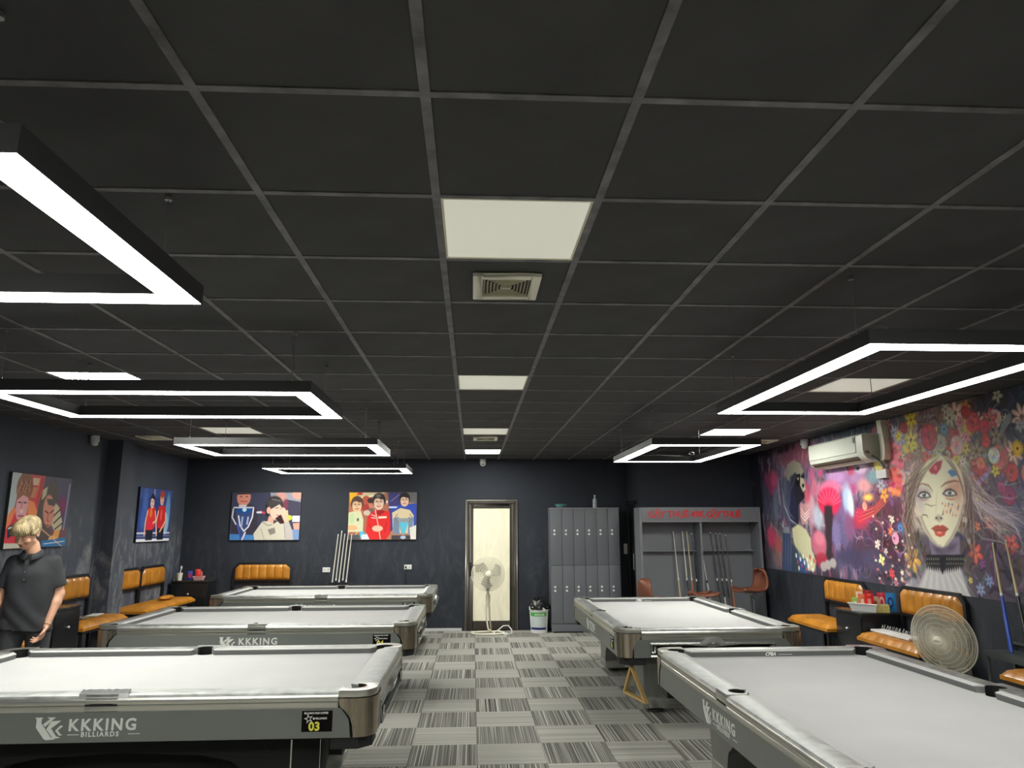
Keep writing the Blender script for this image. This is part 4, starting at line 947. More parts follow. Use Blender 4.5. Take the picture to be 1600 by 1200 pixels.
# ------------------------------------------------------------------ bar stools
M['brown'] = mat('brown leatherette', (.17, .055, .028), .42, noise=(4, .12), bump=(40, .1))
M['stchr'] = mat('stool chrome', (.7, .7, .7), .15, 1)
def stool(lab, x, y, rz, zs=.70, back=True, zoff=0):
    t = thing('bar_stool', lab, 'bar stool', (x, y, 0), rz, 'brown bar stools at the cue cabinet')
    prof = [(-.21, -.03), (-.20, .0), (-.12, -.005), (.0, -.018), (.11, -.01), (.165, .03), (.195, .10), (.215, .18), (.222, .25), (.215, .275)]
    if not back: prof = prof[:5]+[(.16, .0), (.17, -.02)]
    def P(u, v, off=0):
        k = v*(len(prof)-1); i = min(int(k), len(prof)-2); f = k-i
        y_ = prof[i][0]*(1-f)+prof[i+1][0]*f; z = prof[i][1]*(1-f)+prof[i+1][1]*f; s = 2*u-1
        w = .20*(1-.2*max(0, v-.5)*2)*min(1, (.6+v*4))*math.sqrt(max(.06, 1-max(0, (v-.66)/.35)**2.2))
        cup = s*s; b = max(0, v-.45)/.55
        return (s*w, y_-cup*(.10*b)+off*.5*b, zs+z+cup*.035*(1-b)+off*(1-b))
    mb = MB().grid(15, 22, lambda u, v: P(u, v)); o = mb.build('seat_shell', M['brown'], t, 80)
    so = o.modifiers.new('thick', 'SOLIDIFY'); so.thickness = .028; so.offset = -1
    MB().lathe([(.20, 0), (.205, .008), (.19, .016), (.06, .03), (.028, .045), (.026, .36), (.02, .365), (.02, zs-.075), (.08, zs-.06), (.08, zs-.05)], n=28).build('pedestal', M['stchr'], t)
    MB().tube([(.17*math.cos(a), -.04+.17*math.sin(a), .28) for a in [2*PI*k/24 for k in range(24)]], .009, 8, closed=True).build('foot_ring', M['stchr'], t)
    MB().tube([(0, 0, zs-.06), (.10, -.02, zs-.09), (.16, -.03, zs-.12)], .006).build('lift_lever', M['black'], t)
    return t
stool('brown leather bar stool with curved back at the right end of the cue cabinet', 3.99, 10.55, -PI/2+.15, .755)
stool('brown leather bar stool mostly hidden behind the far right table, near the black side door', 2.62, 10.62, PI/2+.3, .62)
stool('low brown seat just showing over the far cushion of the far right table', 3.27, 10.50, 0, .715, False)

# ------------------------------------------------------------------ air conditioner, cameras, sockets
ac = thing('air_conditioner', 'white wall air conditioner over the mural', 'air conditioner', (XR, 8.28, 2.345), -PI/2)
prof = [(0, .0), (-.10, -.005), (-.175, .03), (-.205, .07), (-.215, .12), (-.215, .285), (-.20, .30), (0, .30)]
MB().prism(prof, -.64, .64, 'x').build('body', mat('air conditioner white', (.76, .78, .69), .35), ac, 30, .006)
MB().prism([(-.216, .10), (-.222, .105), (-.222, .283), (-.216, .288)], -.62, .50, 'x').build('front_panel', mat('front panel white', (.76, .78, .69), .25, coat=.3), ac, 0, .001)
MB().add([(-.6, -.198, .045), (.5, -.198, .045), (.5, -.115, -.008), (-.6, -.115, -.008)], [(0, 1, 2, 3)]).build('outlet_flap', M['creamd'], ac)
MB().prism([(-.203, .058), (-.208, .056), (-.168, .018), (-.164, .021)], -.6, .5, 'x').build('outlet_slot', mat('slot shade', (.06, .045, .03), .6), ac, 0)
MB().box(.46, .50, -.224, -.2225, .21, .27).build('display_sticker', mat('grey sticker', (.10, .13, .11), .5), ac, 0)
MB().tube([(.64, -.12, .05), (.68, -.10, .02), (.70, -.06, -.03), (.71, -.03, -.09)], .018).tube([(.62, -.17, .09), (.66, -.17, .09)], .02).build('pipe_joint', M['wire'], ac)
du = MB(); P = [(.70, .52), (.70, .40), (.715, .28), (.73, .16), (.72, .06), (.70, .0)]
for i in range(len(P)-1):
    (x0, z0), (x1, z1) = P[i], P[i+1]; du.add([(x0, -.001, z0-.0), (x0+.085, -.001, z0), (x1+.085, -.001, z1), (x1, -.001, z1), (x0, -.07, z0), (x0+.085, -.07, z0), (x1+.085, -.07, z1), (x1, -.07, z1)],
        [(0, 1, 2, 3), (4, 7, 6, 5), (0, 4, 5, 1), (1, 5, 6, 2), (2, 6, 7, 3), (3, 7, 4, 0)])
du.v = [(v[0], v[1], min(v[2], .428)) for v in du.v]
o = solo('pipe_duct', du, M['cream'], 'cream curved pipe duct running from the air conditioner to the ceiling', 'duct', (XR, 8.28, 2.345), -PI/2, smooth=0, fixn=True)
solo('junction_box', MB().box(.56, .76, -.05, -.002, -.19, -.10), M['white'], 'small white junction box on the mural under the air conditioner', 'junction box', (XR, 8.28, 2.345), -PI/2, bevel=.006)
def dome(lab, loc, rz):
    t = thing('security_camera', lab, 'security camera', loc, rz)
    MB().lathe([(.001, .05), (.05, .05), (.055, .03), (.05, 0)], n=20).build('mount', M['white'], t)
    MB().lathe([(.05, .0), (.052, -.02), (.045, -.05), (.02, -.072), (.001, -.075)], (0, -.005, 0), n=20).build('dome_shell', M['white'], t)
    MB().sph((0, -.036, -.035), (.022, .02, .022)).build('lens', M['blackm'], t)
dome('white dome camera on the left wall near the ceiling', (XL+.062, 9.15, ZC-.055), PI/2)
dome('white dome camera high on the right wall beside the air conditioner', (XR-.065, 9.32, ZC-.055), -PI/2)
dome('white dome camera at the ceiling edge above the glass door', (.17, YB-.065, ZC-.055), 0)
def socket(lab, x, z, w_, h_, sw=False, y=YB):
    t = thing('wall_socket', lab, 'wall socket' if not sw else 'light switch', (x, y-.001, z))
    MB().box(-w_/2, w_/2, -.012, 0, -h_/2, h_/2).build('face_plate', M['white'], t, bevel=.003)
    for k in (-1, 1):
        if sw: MB().box(-.02, .02, -.016, -.012, k*h_/4-.03, k*h_/4+.03).build('rocker', M['cream'], t, bevel=.002)
        else: MB().box(k*w_/4-.012, k*w_/4+.012, -.014, -.012, -.018, .018).build('outlet', M['creamd'], t)
    return t
socket('white wall socket left of the five cues', -2.37, .975, .12, .075)
sk = socket('white wall socket with a black plug between the right picture and the glass door', -1.05, 1.01, .12, .075)
MB().box(-.045, -.02, -.04, -.012, -.015, .015).tube([(-.032, -.03, -.01), (-.03, -.02, -.1), (-.028, -.012, -.6), (-.028, -.012, -.97)], .004, 6).build('plug_lead', M['black'], sk)
socket('tall white light switch between the lockers and the black side door', 2.565, 1.285, .06, .17, True)
# ------------------------------------------------------------------ mural on the right wall (wall metres: u along the wall from the far corner, v up from its lower edge)
def draw(P, spec):
    for s in spec:
        k = s[0]
        if k == 'b': P.blob(*s[1:5], s[5], s[6], s[7], s[8])
        elif k == 'p': P.poly(s[1], s[2], s[3], s[4])
        elif k == 's': P.stroke(s[1], s[2], s[3], s[4])
        elif k == 'f': P.flower(s[1], s[2], s[3], s[4], s[5], s[6], s[7])
        elif k == 'r': P.rose(s[1], s[2], s[3], s[4], s[5])
MUR = Paint(7.0, 1.745, .0075, (60, 50, 65))
nodes = np.array([(a, b, *c) for a, b, c in [[0.346,2.358,[35,35,45]],[1.549,2.172,[60,45,60]],[2.52,2.022,[80,62,75]],[3.322,1.899,[65,70,85]],[3.993,1.795,[75,85,95]],[4.565,1.707,[130,100,95]],[5.057,1.631,[120,90,80]],[5.485,1.565,[60,58,66]],[5.861,1.507,[58,62,74]],[0.251,1.828,[42,40,52]],[1.464,1.699,[130,90,105]],[2.443,1.595,[110,115,130]],[3.25,1.509,[95,110,125]],[3.927,1.437,[125,85,90]],[4.504,1.376,[150,110,110]],[5.0,1.323,[130,110,105]],[5.431,1.277,[90,85,95]],[5.81,1.236,[80,80,95]],[0.157,1.3,[60,50,70]],[1.378,1.227,[90,80,100]],[2.365,1.168,[120,100,130]],[3.179,1.12,[130,110,135]],[3.861,1.079,[130,80,100]],[4.442,1.044,[170,150,135]],[4.942,1.014,[150,120,110]],[5.378,0.989,[100,85,100]],[5.759,0.966,[95,90,110]],[0.063,0.772,[60,55,75]],[1.293,0.755,[80,75,95]],[2.287,0.742,[110,60,80]],[3.108,0.731,[100,60,90]],[3.795,0.721,[95,50,70]],[4.381,0.713,[180,165,150]],[4.885,0.707,[140,115,105]],[5.324,0.701,[95,78,95]],[5.709,0.695,[95,90,115]],[-0.031,0.245,[70,55,65]],[1.208,0.284,[110,105,105]],[2.21,0.316,[75,55,70]],[3.036,0.342,[75,55,85]],[3.73,0.364,[70,45,60]],[4.32,0.383,[90,80,92]],[4.828,0.399,[85,70,75]],[5.27,0.413,[80,62,80]],[5.658,0.425,[85,75,90]],[-0.116,-0.228,[60,60,75]],[1.132,-0.139,[70,80,100]],[2.14,-0.066,[60,50,65]],[2.972,-0.007,[65,60,80]],[3.67,0.043,[65,55,70]],[4.264,0.086,[120,112,118]],[4.776,0.122,[90,82,90]],[5.222,0.154,[75,65,80]],[5.613,0.182,[75,68,80]]]], float)
def underpaint(P, nodes, pw=3):
    num = np.zeros_like(P.c); den = np.zeros(P.U.shape)
    for a, b, r, g, bb in nodes:
        wgt = 1/(((P.U-a)*.8)**2+(P.V-b)**2+.004)**pw; den += wgt; num += wgt[..., None]*np.array([r, g, bb])
    P.c = num/den[..., None]
underpaint(MUR, nodes)
rr_ = random.Random(11)
for k in range(2600):      # loose brush work: vertical dabs at the far end, curling ones at the near end
    u, v = rr_.random()*7, rr_.random()*1.745; j, i = int(v/1.745*(MUR.ny-1)), int(u/7*(MUR.nx-1))
    c = MUR.c[j, i]; f = .55+rr_.random()*.95; col = tuple(min(255, c[q]*f+rr_.uniform(-22, 22)) for q in range(3))
    col = tuple(max(0, q) for q in col)
    if u < 3.3: a = PI/2+rr_.gauss(0, .22); l = .05+rr_.random()*.22
    else: a = rr_.random()*PI; l = .05+rr_.random()*.16
    b = rr_.gauss(0, .5); MUR.stroke([(u, v), (u+l*.5*math.cos(a), v+l*.5*math.sin(a)), (u+l*math.cos(a+b), v+l*math.sin(a+b))], .016+rr_.random()*.03, col, .6)
for k in range(95):      # dense crown of blossoms behind the listed ones
    u, v = 3.55+rr_.random()*2.3, .98+rr_.random()*.74
    c = rr_.choice(((190, 110, 105), (205, 165, 150), (200, 180, 90), (150, 150, 175), (185, 80, 85), (170, 165, 140), (140, 120, 105)))
    if rr_.random() < .45: MUR.rose(u, v, .05+rr_.random()*.06, c, tuple(int(q*.72) for q in c))
    else: MUR.flower(u, v, .05+rr_.random()*.07, rr_.choice((5, 6, 8)), c, tuple(min(255, q+35) for q in c), (120, 90, 60))
for k in range(260):     # dripping vertical dabs on the far half
    u, v = rr_.random()**.8*3.0, .1+rr_.random()*1.6; c = rr_.choice(((200, 205, 220), (90, 105, 150), (190, 90, 120), (60, 55, 80), (150, 120, 170), (215, 150, 165), (120, 140, 170)))
    MUR.stroke([(u, v), (u+rr_.gauss(0, .02), v-.08-rr_.random()*.22)], .02+rr_.random()*.05, c, .45)
for k in range(70):      # curling tendrils over the dark middle
    u, v = 1.9+rr_.random()*1.9, .05+rr_.random()*.8; a = rr_.random()*6.3; P_ = []
    for q in range(7): P_.append((u, v)); u += .055*math.cos(a); v += .05*math.sin(a); a += .45*(1 if k % 2 else -1)
    MUR.stroke(P_, .018, rr_.choice(((150, 130, 165), (175, 60, 80), (120, 100, 140), (200, 170, 170), (90, 80, 125))), .6)
draw(MUR, [["b",1.783,1.572,0.525,0.182,0,[150,85,105],0.8,0.9],
["b",1.468,1.627,0.305,0.141,0,[120,70,90],0.8,0.7],
["b",0.745,1.239,0.223,0.164,0,[150,50,90],0.7,0.85],
["b",0.882,1.307,0.114,0.124,0,[190,70,110],0.7,0.85],
["b",0.637,0.464,0.167,0.153,0,[205,50,90],0.7,0.85],
["b",0.861,0.346,0.115,0.149,0,[190,80,80],0.7,0.85],
["b",0.792,0.126,0.128,0.125,0,[130,100,100],0.7,0.85],
["b",0.513,1.021,0.153,0.231,0,[60,65,90],0.7,0.85],
["b",0.872,0.909,0.08,0.224,0,[90,110,135],0.7,0.85],
["b",2.087,1.296,0.072,0.07,0,[200,90,130],0.7,0.85],
["b",2.316,1.301,0.068,0.073,0,[205,70,110],0.7,0.85],
["b",1.97,0.923,0.138,0.134,0,[215,160,170],0.7,0.85],
["b",2.011,0.746,0.136,0.122,0,[190,150,170],0.7,0.85],
["b",2.178,0.743,0.132,0.174,0,[170,185,200],0.7,0.85],
["b",1.895,1.061,0.112,0.135,0,[200,70,95],0.7,0.85],
["b",2.127,1.116,0.098,0.131,0,[205,100,125],0.7,0.85],
["b",3.047,1.048,0.144,0.079,0,[170,60,110],0.7,0.85],
["b",2.951,1.174,0.221,0.08,0,[150,95,150],0.7,0.85],
["b",3.224,1.176,0.173,0.07,0,[165,120,165],0.7,0.85],
["b",3.354,1.071,0.154,0.076,0,[215,140,140],0.7,0.85],
["b",3.548,1.154,0.127,0.074,0,[110,150,160],0.7,0.85],
["b",3.316,1.267,0.135,0.057,0,[200,170,195],0.7,0.85],
["b",3.401,0.935,0.112,0.045,0,[240,160,70],0.7,0.85],
["b",3.087,1.265,0.071,0.059,0,[190,60,90],0.7,0.85],
["b",2.709,1.21,0.214,0.082,0,[180,130,185],0.7,0.85],
["b",2.771,0.857,0.231,0.163,0,[110,80,130],0.7,0.85],
["b",2.947,0.932,0.111,0.18,0,[160,190,215],0.7,0.85],
["b",3.011,0.851,0.065,0.159,0,[195,215,235],0.7,0.85],
["b",3.129,0.653,0.212,0.07,0,[175,40,70],0.7,0.85],
["b",3.294,0.747,0.17,0.088,0,[190,45,85],0.7,0.85],
["b",3.18,0.73,0.105,0.078,0,[205,40,60],0.7,0.85],
["b",2.797,0.554,0.214,0.183,0,[90,80,120],0.7,0.85],
["b",2.585,0.532,0.12,0.167,0,[110,100,150],0.7,0.85],
["b",2.928,0.614,0.111,0.16,0,[125,70,110],0.7,0.85],
["b",2.652,0.21,0.158,0.124,0,[80,75,105],0.7,0.85],
["b",3.147,0.346,0.246,0.117,0,[75,50,70],0.7,0.85],
["b",2.903,0.26,0.335,0.1,0,[60,55,85],0.7,0.85],
["b",3.415,0.244,0.263,0.113,0,[70,65,95],0.7,0.85],
["p",[[1.438,1.462],[1.586,1.515],[1.756,1.482],[1.848,1.359],[1.872,1.266],[1.85,1.199],[1.892,1.095],[1.824,1.059],[1.833,0.995],[1.733,0.954],[1.606,0.889],[1.583,0.614],[1.41,0.544],[1.321,0.661],[1.248,0.875],[1.126,0.999],[1.19,1.19],[1.277,1.354]],[38,36,48],0.01,1],
["p",[[1.26,1.355],[1.385,1.478],[1.587,1.525],[1.774,1.468],[1.864,1.335],[1.739,1.274],[1.592,1.343],[1.436,1.295],[1.348,1.086],[1.222,1.019]],[165,158,135],0.03,0.9],
["p",[[1.62,1.317],[1.748,1.32],[1.723,1.183],[1.631,1.142],[1.591,1.214]],[20,20,24],0.01,1],
["b",1.673,1.256,0.024,0.021,0,[170,160,130],0.3,1],
["p",[[1.739,1.274],[1.848,1.244],[1.856,1.176],[1.892,1.095],[1.795,1.065],[1.719,1.161]],[190,180,150],0.02,0.9],
["b",1.811,1.155,0.033,0.027,0,[25,22,25],0.3,1],
["b",1.768,1.032,0.034,0.036,0,[25,22,28],0.3,1],
["p",[[1.211,1.31],[1.085,1.098],[1.076,0.782],[1.291,0.649],[1.477,0.614],[1.291,0.803],[1.247,1.09],[1.308,1.303]],[75,82,110],0.03,0.9],
["p",[[1.304,1.279],[1.23,0.995],[1.33,0.708],[1.51,0.649],[1.554,0.89],[1.523,1.171]],[38,42,75],0.03,0.9],
["s",[[1.141,1.144],[1.167,0.901],[1.33,0.708],[1.534,0.637]],0.0262,[190,190,200],0.8],
["s",[[1.007,0.662],[1.111,0.59],[1.285,0.614]],0.0236,[190,180,190],0.8],
["p",[[1.044,0.542],[1.146,0.626],[1.311,0.602],[1.248,-0.05],[0.936,-0.058]],[52,66,104],0.02,1],
["p",[[1.044,0.542],[1.145,0.619],[1.283,0.602],[1.296,0.52],[1.127,0.519]],[150,150,150],0.03,0.8],
["p",[[1.364,0.591],[1.563,0.648],[1.783,0.58],[1.911,0.46],[1.917,0.307],[2.005,0.18],[1.957,0.049],[1.659,0.032],[1.513,0.226],[1.385,0.405]],[196,192,150],0.03,1],
["p",[[1.275,0.403],[1.499,0.294],[1.734,0.168],[1.646,-0.036],[1.248,-0.05]],[45,65,85],0.05,0.9],
["p",[[1.462,0.235],[1.734,0.168],[1.752,-0.007],[1.529,0.024]],[30,80,160],0.05,0.8],
["s",[[1.46,0.522],[1.507,0.339],[1.505,0.18]],0.0141,[160,155,120],0.7],
["s",[[1.49,0.51],[1.536,0.324],[1.534,0.17]],0.014,[225,222,185],0.7],
["s",[[1.52,0.499],[1.565,0.309],[1.564,0.16]],0.014,[160,155,120],0.7],
["s",[[1.55,0.488],[1.593,0.294],[1.593,0.151]],0.014,[225,222,185],0.7],
["s",[[1.579,0.477],[1.622,0.28],[1.622,0.141]],0.0139,[160,155,120],0.7],
["s",[[1.609,0.466],[1.65,0.265],[1.651,0.131]],0.0139,[225,222,185],0.7],
["s",[[1.638,0.456],[1.678,0.25],[1.68,0.121]],0.0138,[160,155,120],0.7],
["s",[[1.667,0.445],[1.706,0.236],[1.708,0.112]],0.0138,[225,222,185],0.7],
["s",[[1.696,0.434],[1.733,0.221],[1.737,0.102]],0.0138,[160,155,120],0.7],
["s",[[1.724,0.423],[1.761,0.207],[1.765,0.093]],0.0137,[225,222,185],0.7],
["s",[[1.753,0.413],[1.788,0.193],[1.793,0.083]],0.0137,[160,155,120],0.7],
["s",[[1.781,0.402],[1.815,0.178],[1.821,0.074]],0.0136,[225,222,185],0.7],
["s",[[1.809,0.392],[1.842,0.164],[1.849,0.064]],0.0136,[160,155,120],0.7],
["s",[[1.837,0.381],[1.869,0.15],[1.876,0.055]],0.0136,[225,222,185],0.7],
["s",[[1.865,0.371],[1.896,0.136],[1.903,0.046]],0.0135,[160,155,120],0.7],
["s",[[1.893,0.361],[1.922,0.122],[1.931,0.037]],0.0135,[225,222,185],0.7],
["b",1.433,0.223,0.026,0.033,0,[230,235,235],0.4,0.9],
["b",1.46,0.14,0.025,0.033,0,[200,60,60],0.4,0.9],
["b",1.488,0.058,0.025,0.033,0,[240,230,190],0.4,0.9],
["b",1.552,0.18,0.025,0.033,0,[230,235,235],0.4,0.9],
["b",1.579,0.098,0.025,0.032,0,[200,60,60],0.4,0.9],
["b",1.642,0.22,0.025,0.032,0,[240,230,190],0.4,0.9],
["b",1.668,0.138,0.024,0.032,0,[230,235,235],0.4,0.9],
["b",1.694,0.058,0.024,0.032,0,[200,60,60],0.4,0.9],
["b",1.756,0.178,0.024,0.032,0,[240,230,190],0.4,0.9],
["b",1.781,0.098,0.024,0.032,0,[230,235,235],0.4,0.9],
["b",1.842,0.217,0.024,0.032,0,[200,60,60],0.4,0.9],
["b",1.867,0.137,0.023,0.032,0,[240,230,190],0.4,0.9],
["b",1.891,0.058,0.023,0.031,0,[230,235,235],0.4,0.9],
["b",1.951,0.176,0.023,0.031,0,[200,60,60],0.4,0.9],
["p",[[1.678,0.933],[1.867,0.904],[1.956,0.791],[1.821,0.647],[1.691,0.637],[1.645,0.751]],[200,140,140],0.03,0.85],
["s",[[1.681,0.864],[1.792,0.771],[1.944,0.835]],0.022,[230,205,205],0.8],
["s",[[1.672,0.814],[1.785,0.731],[1.937,0.795]],0.0221,[230,205,205],0.8],
["s",[[1.663,0.764],[1.778,0.69],[1.93,0.756]],0.0221,[230,205,205],0.8],
["s",[[1.605,1.471],[1.616,1.683]],0.0222,[190,95,115],0.8],
["s",[[1.665,1.534],[1.662,1.638]],0.0221,[140,80,110],0.8],
["s",[[1.724,1.596],[1.707,1.593]],0.0219,[215,140,150],0.8],
["s",[[1.754,1.498],[1.769,1.641]],0.0219,[190,95,115],0.8],
["s",[[1.812,1.56],[1.813,1.597]],0.0217,[140,80,110],0.8],
["s",[[1.841,1.463],[1.874,1.644]],0.0217,[215,140,150],0.8],
["s",[[1.898,1.524],[1.917,1.6]],0.0215,[190,95,115],0.8],
["s",[[1.955,1.585],[1.96,1.557]],0.0214,[140,80,110],0.8],
["s",[[1.983,1.489],[2.019,1.604]],0.0214,[215,140,150],0.8],
["s",[[2.039,1.549],[2.061,1.561]],0.0212,[190,95,115],0.8],
["s",[[2.066,1.454],[2.119,1.607]],0.0212,[140,80,110],0.8],
["s",[[2.122,1.514],[2.16,1.565]],0.021,[215,140,150],0.8],
["b",3.242,1.273,0.041,0.023,0,[60,70,80],0.3,1],
["b",2.511,1.075,0.285,0.105,0,[215,100,140],0.5,0.95],
["b",2.482,0.918,0.287,0.169,0,[205,28,68],0.35,1],
["b",2.496,0.991,0.164,0.084,0,[250,30,80],0.6,0.9],
["s",[[2.56,0.869],[2.813,0.928]],0.0125,[255,110,140],0.75],
["s",[[2.559,0.874],[2.809,0.951]],0.0125,[240,20,60],0.75],
["s",[[2.556,0.879],[2.801,0.973]],0.0125,[220,80,110],0.75],
["s",[[2.553,0.883],[2.79,0.994]],0.0125,[255,110,140],0.75],
["s",[[2.549,0.887],[2.774,1.015]],0.0125,[240,20,60],0.75],
["s",[[2.543,0.891],[2.755,1.034]],0.0126,[220,80,110],0.75],
["s",[[2.537,0.894],[2.732,1.051]],0.0126,[255,110,140],0.75],
["s",[[2.53,0.898],[2.706,1.067]],0.0126,[240,20,60],0.75],
["s",[[2.522,0.9],[2.677,1.081]],0.0126,[220,80,110],0.75],
["s",[[2.514,0.903],[2.645,1.093]],0.0126,[255,110,140],0.75],
["s",[[2.505,0.905],[2.611,1.103]],0.0126,[240,20,60],0.75],
["s",[[2.495,0.906],[2.575,1.11]],0.0126,[220,80,110],0.75],
["s",[[2.485,0.907],[2.538,1.115]],0.0126,[255,110,140],0.75],
["s",[[2.475,0.907],[2.499,1.117]],0.0127,[240,20,60],0.75],
["s",[[2.465,0.907],[2.46,1.117]],0.0127,[220,80,110],0.75],
["s",[[2.455,0.906],[2.421,1.113]],0.0127,[255,110,140],0.75],
["s",[[2.446,0.905],[2.382,1.107]],0.0127,[240,20,60],0.75],
["s",[[2.436,0.903],[2.344,1.099]],0.0127,[220,80,110],0.75],
["s",[[2.427,0.901],[2.308,1.088]],0.0127,[255,110,140],0.75],
["s",[[2.419,0.898],[2.274,1.074]],0.0127,[240,20,60],0.75],
["s",[[2.411,0.895],[2.242,1.058]],0.0127,[220,80,110],0.75],
["s",[[2.404,0.891],[2.213,1.04]],0.0128,[255,110,140],0.75],
["s",[[2.398,0.887],[2.187,1.02]],0.0128,[240,20,60],0.75],
["s",[[2.393,0.883],[2.166,0.999]],0.0128,[220,80,110],0.75],
["s",[[2.389,0.879],[2.148,0.976]],0.0128,[255,110,140],0.75],
["s",[[2.386,0.874],[2.135,0.952]],0.0128,[240,20,60],0.75],
["p",[[2.361,0.868],[2.56,0.863],[2.43,0.2],[2.297,0.194]],[48,36,44],0.03,0.9],
["b",2.45,0.74,0.107,0.127,0,[50,38,44],0.5,0.9],
["b",2.124,0.399,0.204,0.162,0,[190,90,115],0.35,1],
["b",2.15,0.464,0.132,0.087,0,[215,120,140],0.6,0.8],
["b",2.169,0.188,0.158,0.096,0,[180,40,60],0.5,0.9],
["b",2.202,0.116,0.087,0.061,0,[160,150,150],0.4,1],
["b",2.319,0.143,0.085,0.06,0,[160,150,150],0.4,1],
["b",2.455,0.17,0.083,0.059,0,[160,150,150],0.4,1],
["b",3.401,0.935,0.073,0.026,0,[250,190,90],0.3,1],
["s",[[3.129,0.653],[3.507,0.744],[3.836,0.9]],0.0141,[190,50,60],0.75],
["s",[[3.143,0.67],[3.509,0.755],[3.839,0.914]],0.014,[225,110,60],0.75],
["s",[[3.157,0.687],[3.511,0.766],[3.841,0.928]],0.014,[150,40,70],0.75],
["s",[[3.172,0.705],[3.513,0.777],[3.844,0.943]],0.014,[190,50,60],0.75],
["s",[[3.186,0.722],[3.515,0.788],[3.847,0.957]],0.014,[225,110,60],0.75],
["s",[[3.201,0.739],[3.517,0.799],[3.849,0.971]],0.0139,[150,40,70],0.75],
["s",[[3.215,0.756],[3.519,0.811],[3.852,0.986]],0.0139,[190,50,60],0.75],
["s",[[3.229,0.773],[3.521,0.822],[3.855,1.0]],0.0139,[225,110,60],0.75],
["s",[[3.243,0.79],[3.523,0.833],[3.857,1.014]],0.0139,[150,40,70],0.75],
["s",[[3.258,0.807],[3.525,0.844],[3.86,1.028]],0.0139,[190,50,60],0.75],
["b",3.943,1.481,0.046,0.026,0,[195,85,95],0.5,0.9],
["b",4.079,1.414,0.044,0.026,0,[218,108,118],0.5,0.9],
["b",4.016,1.458,0.045,0.026,0,[241,131,141],0.5,0.9],
["b",3.934,1.414,0.046,0.026,0,[214,104,114],0.5,0.9],
["b",4.086,1.436,0.044,0.026,0,[237,127,137],0.5,0.9],
["b",4.007,1.392,0.045,0.026,0,[210,100,110],0.5,0.9],
["b",3.942,1.437,0.046,0.026,0,[233,123,133],0.5,0.9],
["b",4.023,1.382,0.045,0.026,0,[200,75,90],0.5,0.9],
["b",3.942,1.337,0.046,0.026,0,[223,98,113],0.5,0.9],
["b",4.094,1.36,0.044,0.026,0,[246,121,136],0.5,0.9],
["b",4.014,1.316,0.045,0.026,0,[219,94,109],0.5,0.9],
["b",3.95,1.36,0.046,0.026,0,[242,117,132],0.5,0.9],
["b",4.085,1.295,0.044,0.026,0,[215,90,105],0.5,0.9],
["b",4.022,1.339,0.045,0.026,0,[238,113,128],0.5,0.9],
["b",4.102,1.285,0.044,0.026,0,[190,60,85],0.5,0.9],
["b",4.022,1.24,0.045,0.026,0,[213,83,108],0.5,0.9],
["b",3.958,1.283,0.046,0.026,0,[236,106,131],0.5,0.9],
["b",4.093,1.22,0.044,0.026,0,[209,79,104],0.5,0.9],
["b",4.03,1.263,0.045,0.026,0,[232,102,127],0.5,0.9],
["b",3.949,1.217,0.046,0.026,0,[205,75,100],0.5,0.9],
["b",4.1,1.243,0.044,0.026,0,[228,98,123],0.5,0.9],
["b",3.966,1.207,0.046,0.026,0,[205,65,55],0.5,0.9],
["b",3.884,1.161,0.047,0.027,0,[228,88,78],0.5,0.9],
["b",4.037,1.187,0.045,0.026,0,[251,111,101],0.5,0.9],
["b",3.957,1.141,0.046,0.026,0,[224,84,74],0.5,0.9],
["b",3.892,1.184,0.047,0.027,0,[247,107,97],0.5,0.9],
["b",4.028,1.122,0.045,0.026,0,[220,80,70],0.5,0.9],
["b",3.964,1.164,0.046,0.026,0,[243,103,93],0.5,0.9],
["b",4.048,1.13,0.045,0.026,0,[215,55,55],0.5,0.9],
["b",3.968,1.083,0.046,0.026,0,[238,78,78],0.5,0.9],
["b",3.903,1.125,0.046,0.027,0,[255,101,101],0.5,0.9],
["b",4.039,1.065,0.045,0.026,0,[234,74,74],0.5,0.9],
["b",3.976,1.106,0.046,0.026,0,[255,97,97],0.5,0.9],
["b",3.894,1.059,0.047,0.027,0,[230,70,70],0.5,0.9],
["b",4.047,1.087,0.045,0.026,0,[253,93,93],0.5,0.9],
["b",3.912,1.049,0.046,0.027,0,[200,35,85],0.5,0.9],
["b",4.047,0.99,0.045,0.026,0,[223,58,108],0.5,0.9],
["b",3.984,1.031,0.045,0.026,0,[246,81,131],0.5,0.9],
["b",3.903,0.983,0.046,0.027,0,[219,54,104],0.5,0.9],
["b",4.054,1.013,0.045,0.026,0,[242,77,127],0.5,0.9],
["b",3.975,0.965,0.046,0.026,0,[215,50,100],0.5,0.9],
["b",3.91,1.006,0.046,0.027,0,[238,73,123],0.5,0.9],
["b",4.001,1.008,0.045,0.026,0,[215,105,45],0.5,0.9],
["b",3.921,0.961,0.046,0.027,0,[238,128,68],0.5,0.9],
["b",3.855,1.002,0.047,0.027,0,[255,151,91],0.5,0.9],
["b",3.992,0.943,0.045,0.026,0,[234,124,64],0.5,0.9],
["b",3.928,0.984,0.046,0.026,0,[255,147,87],0.5,0.9],
["b",3.846,0.935,0.047,0.027,0,[230,120,60],0.5,0.9],
["b",4.0,0.966,0.045,0.026,0,[253,143,83],0.5,0.9],
["f",3.731,0.949,0.08,5,[235,150,60],[250,190,90],[200,90,30]],
["f",4.348,1.679,0.103,6,[205,175,40],[225,205,80],[150,110,20]],
["f",4.106,1.54,0.062,5,[215,190,50],[235,215,110],[160,130,30]],
["f",4.343,1.418,0.057,5,[205,200,70],[225,220,120],[150,140,40]],
["f",4.848,1.517,0.071,9,[95,130,160],[140,165,190],[50,50,90]],
["f",4.225,0.937,0.054,14,[80,120,170],[120,160,200],[150,170,210]],
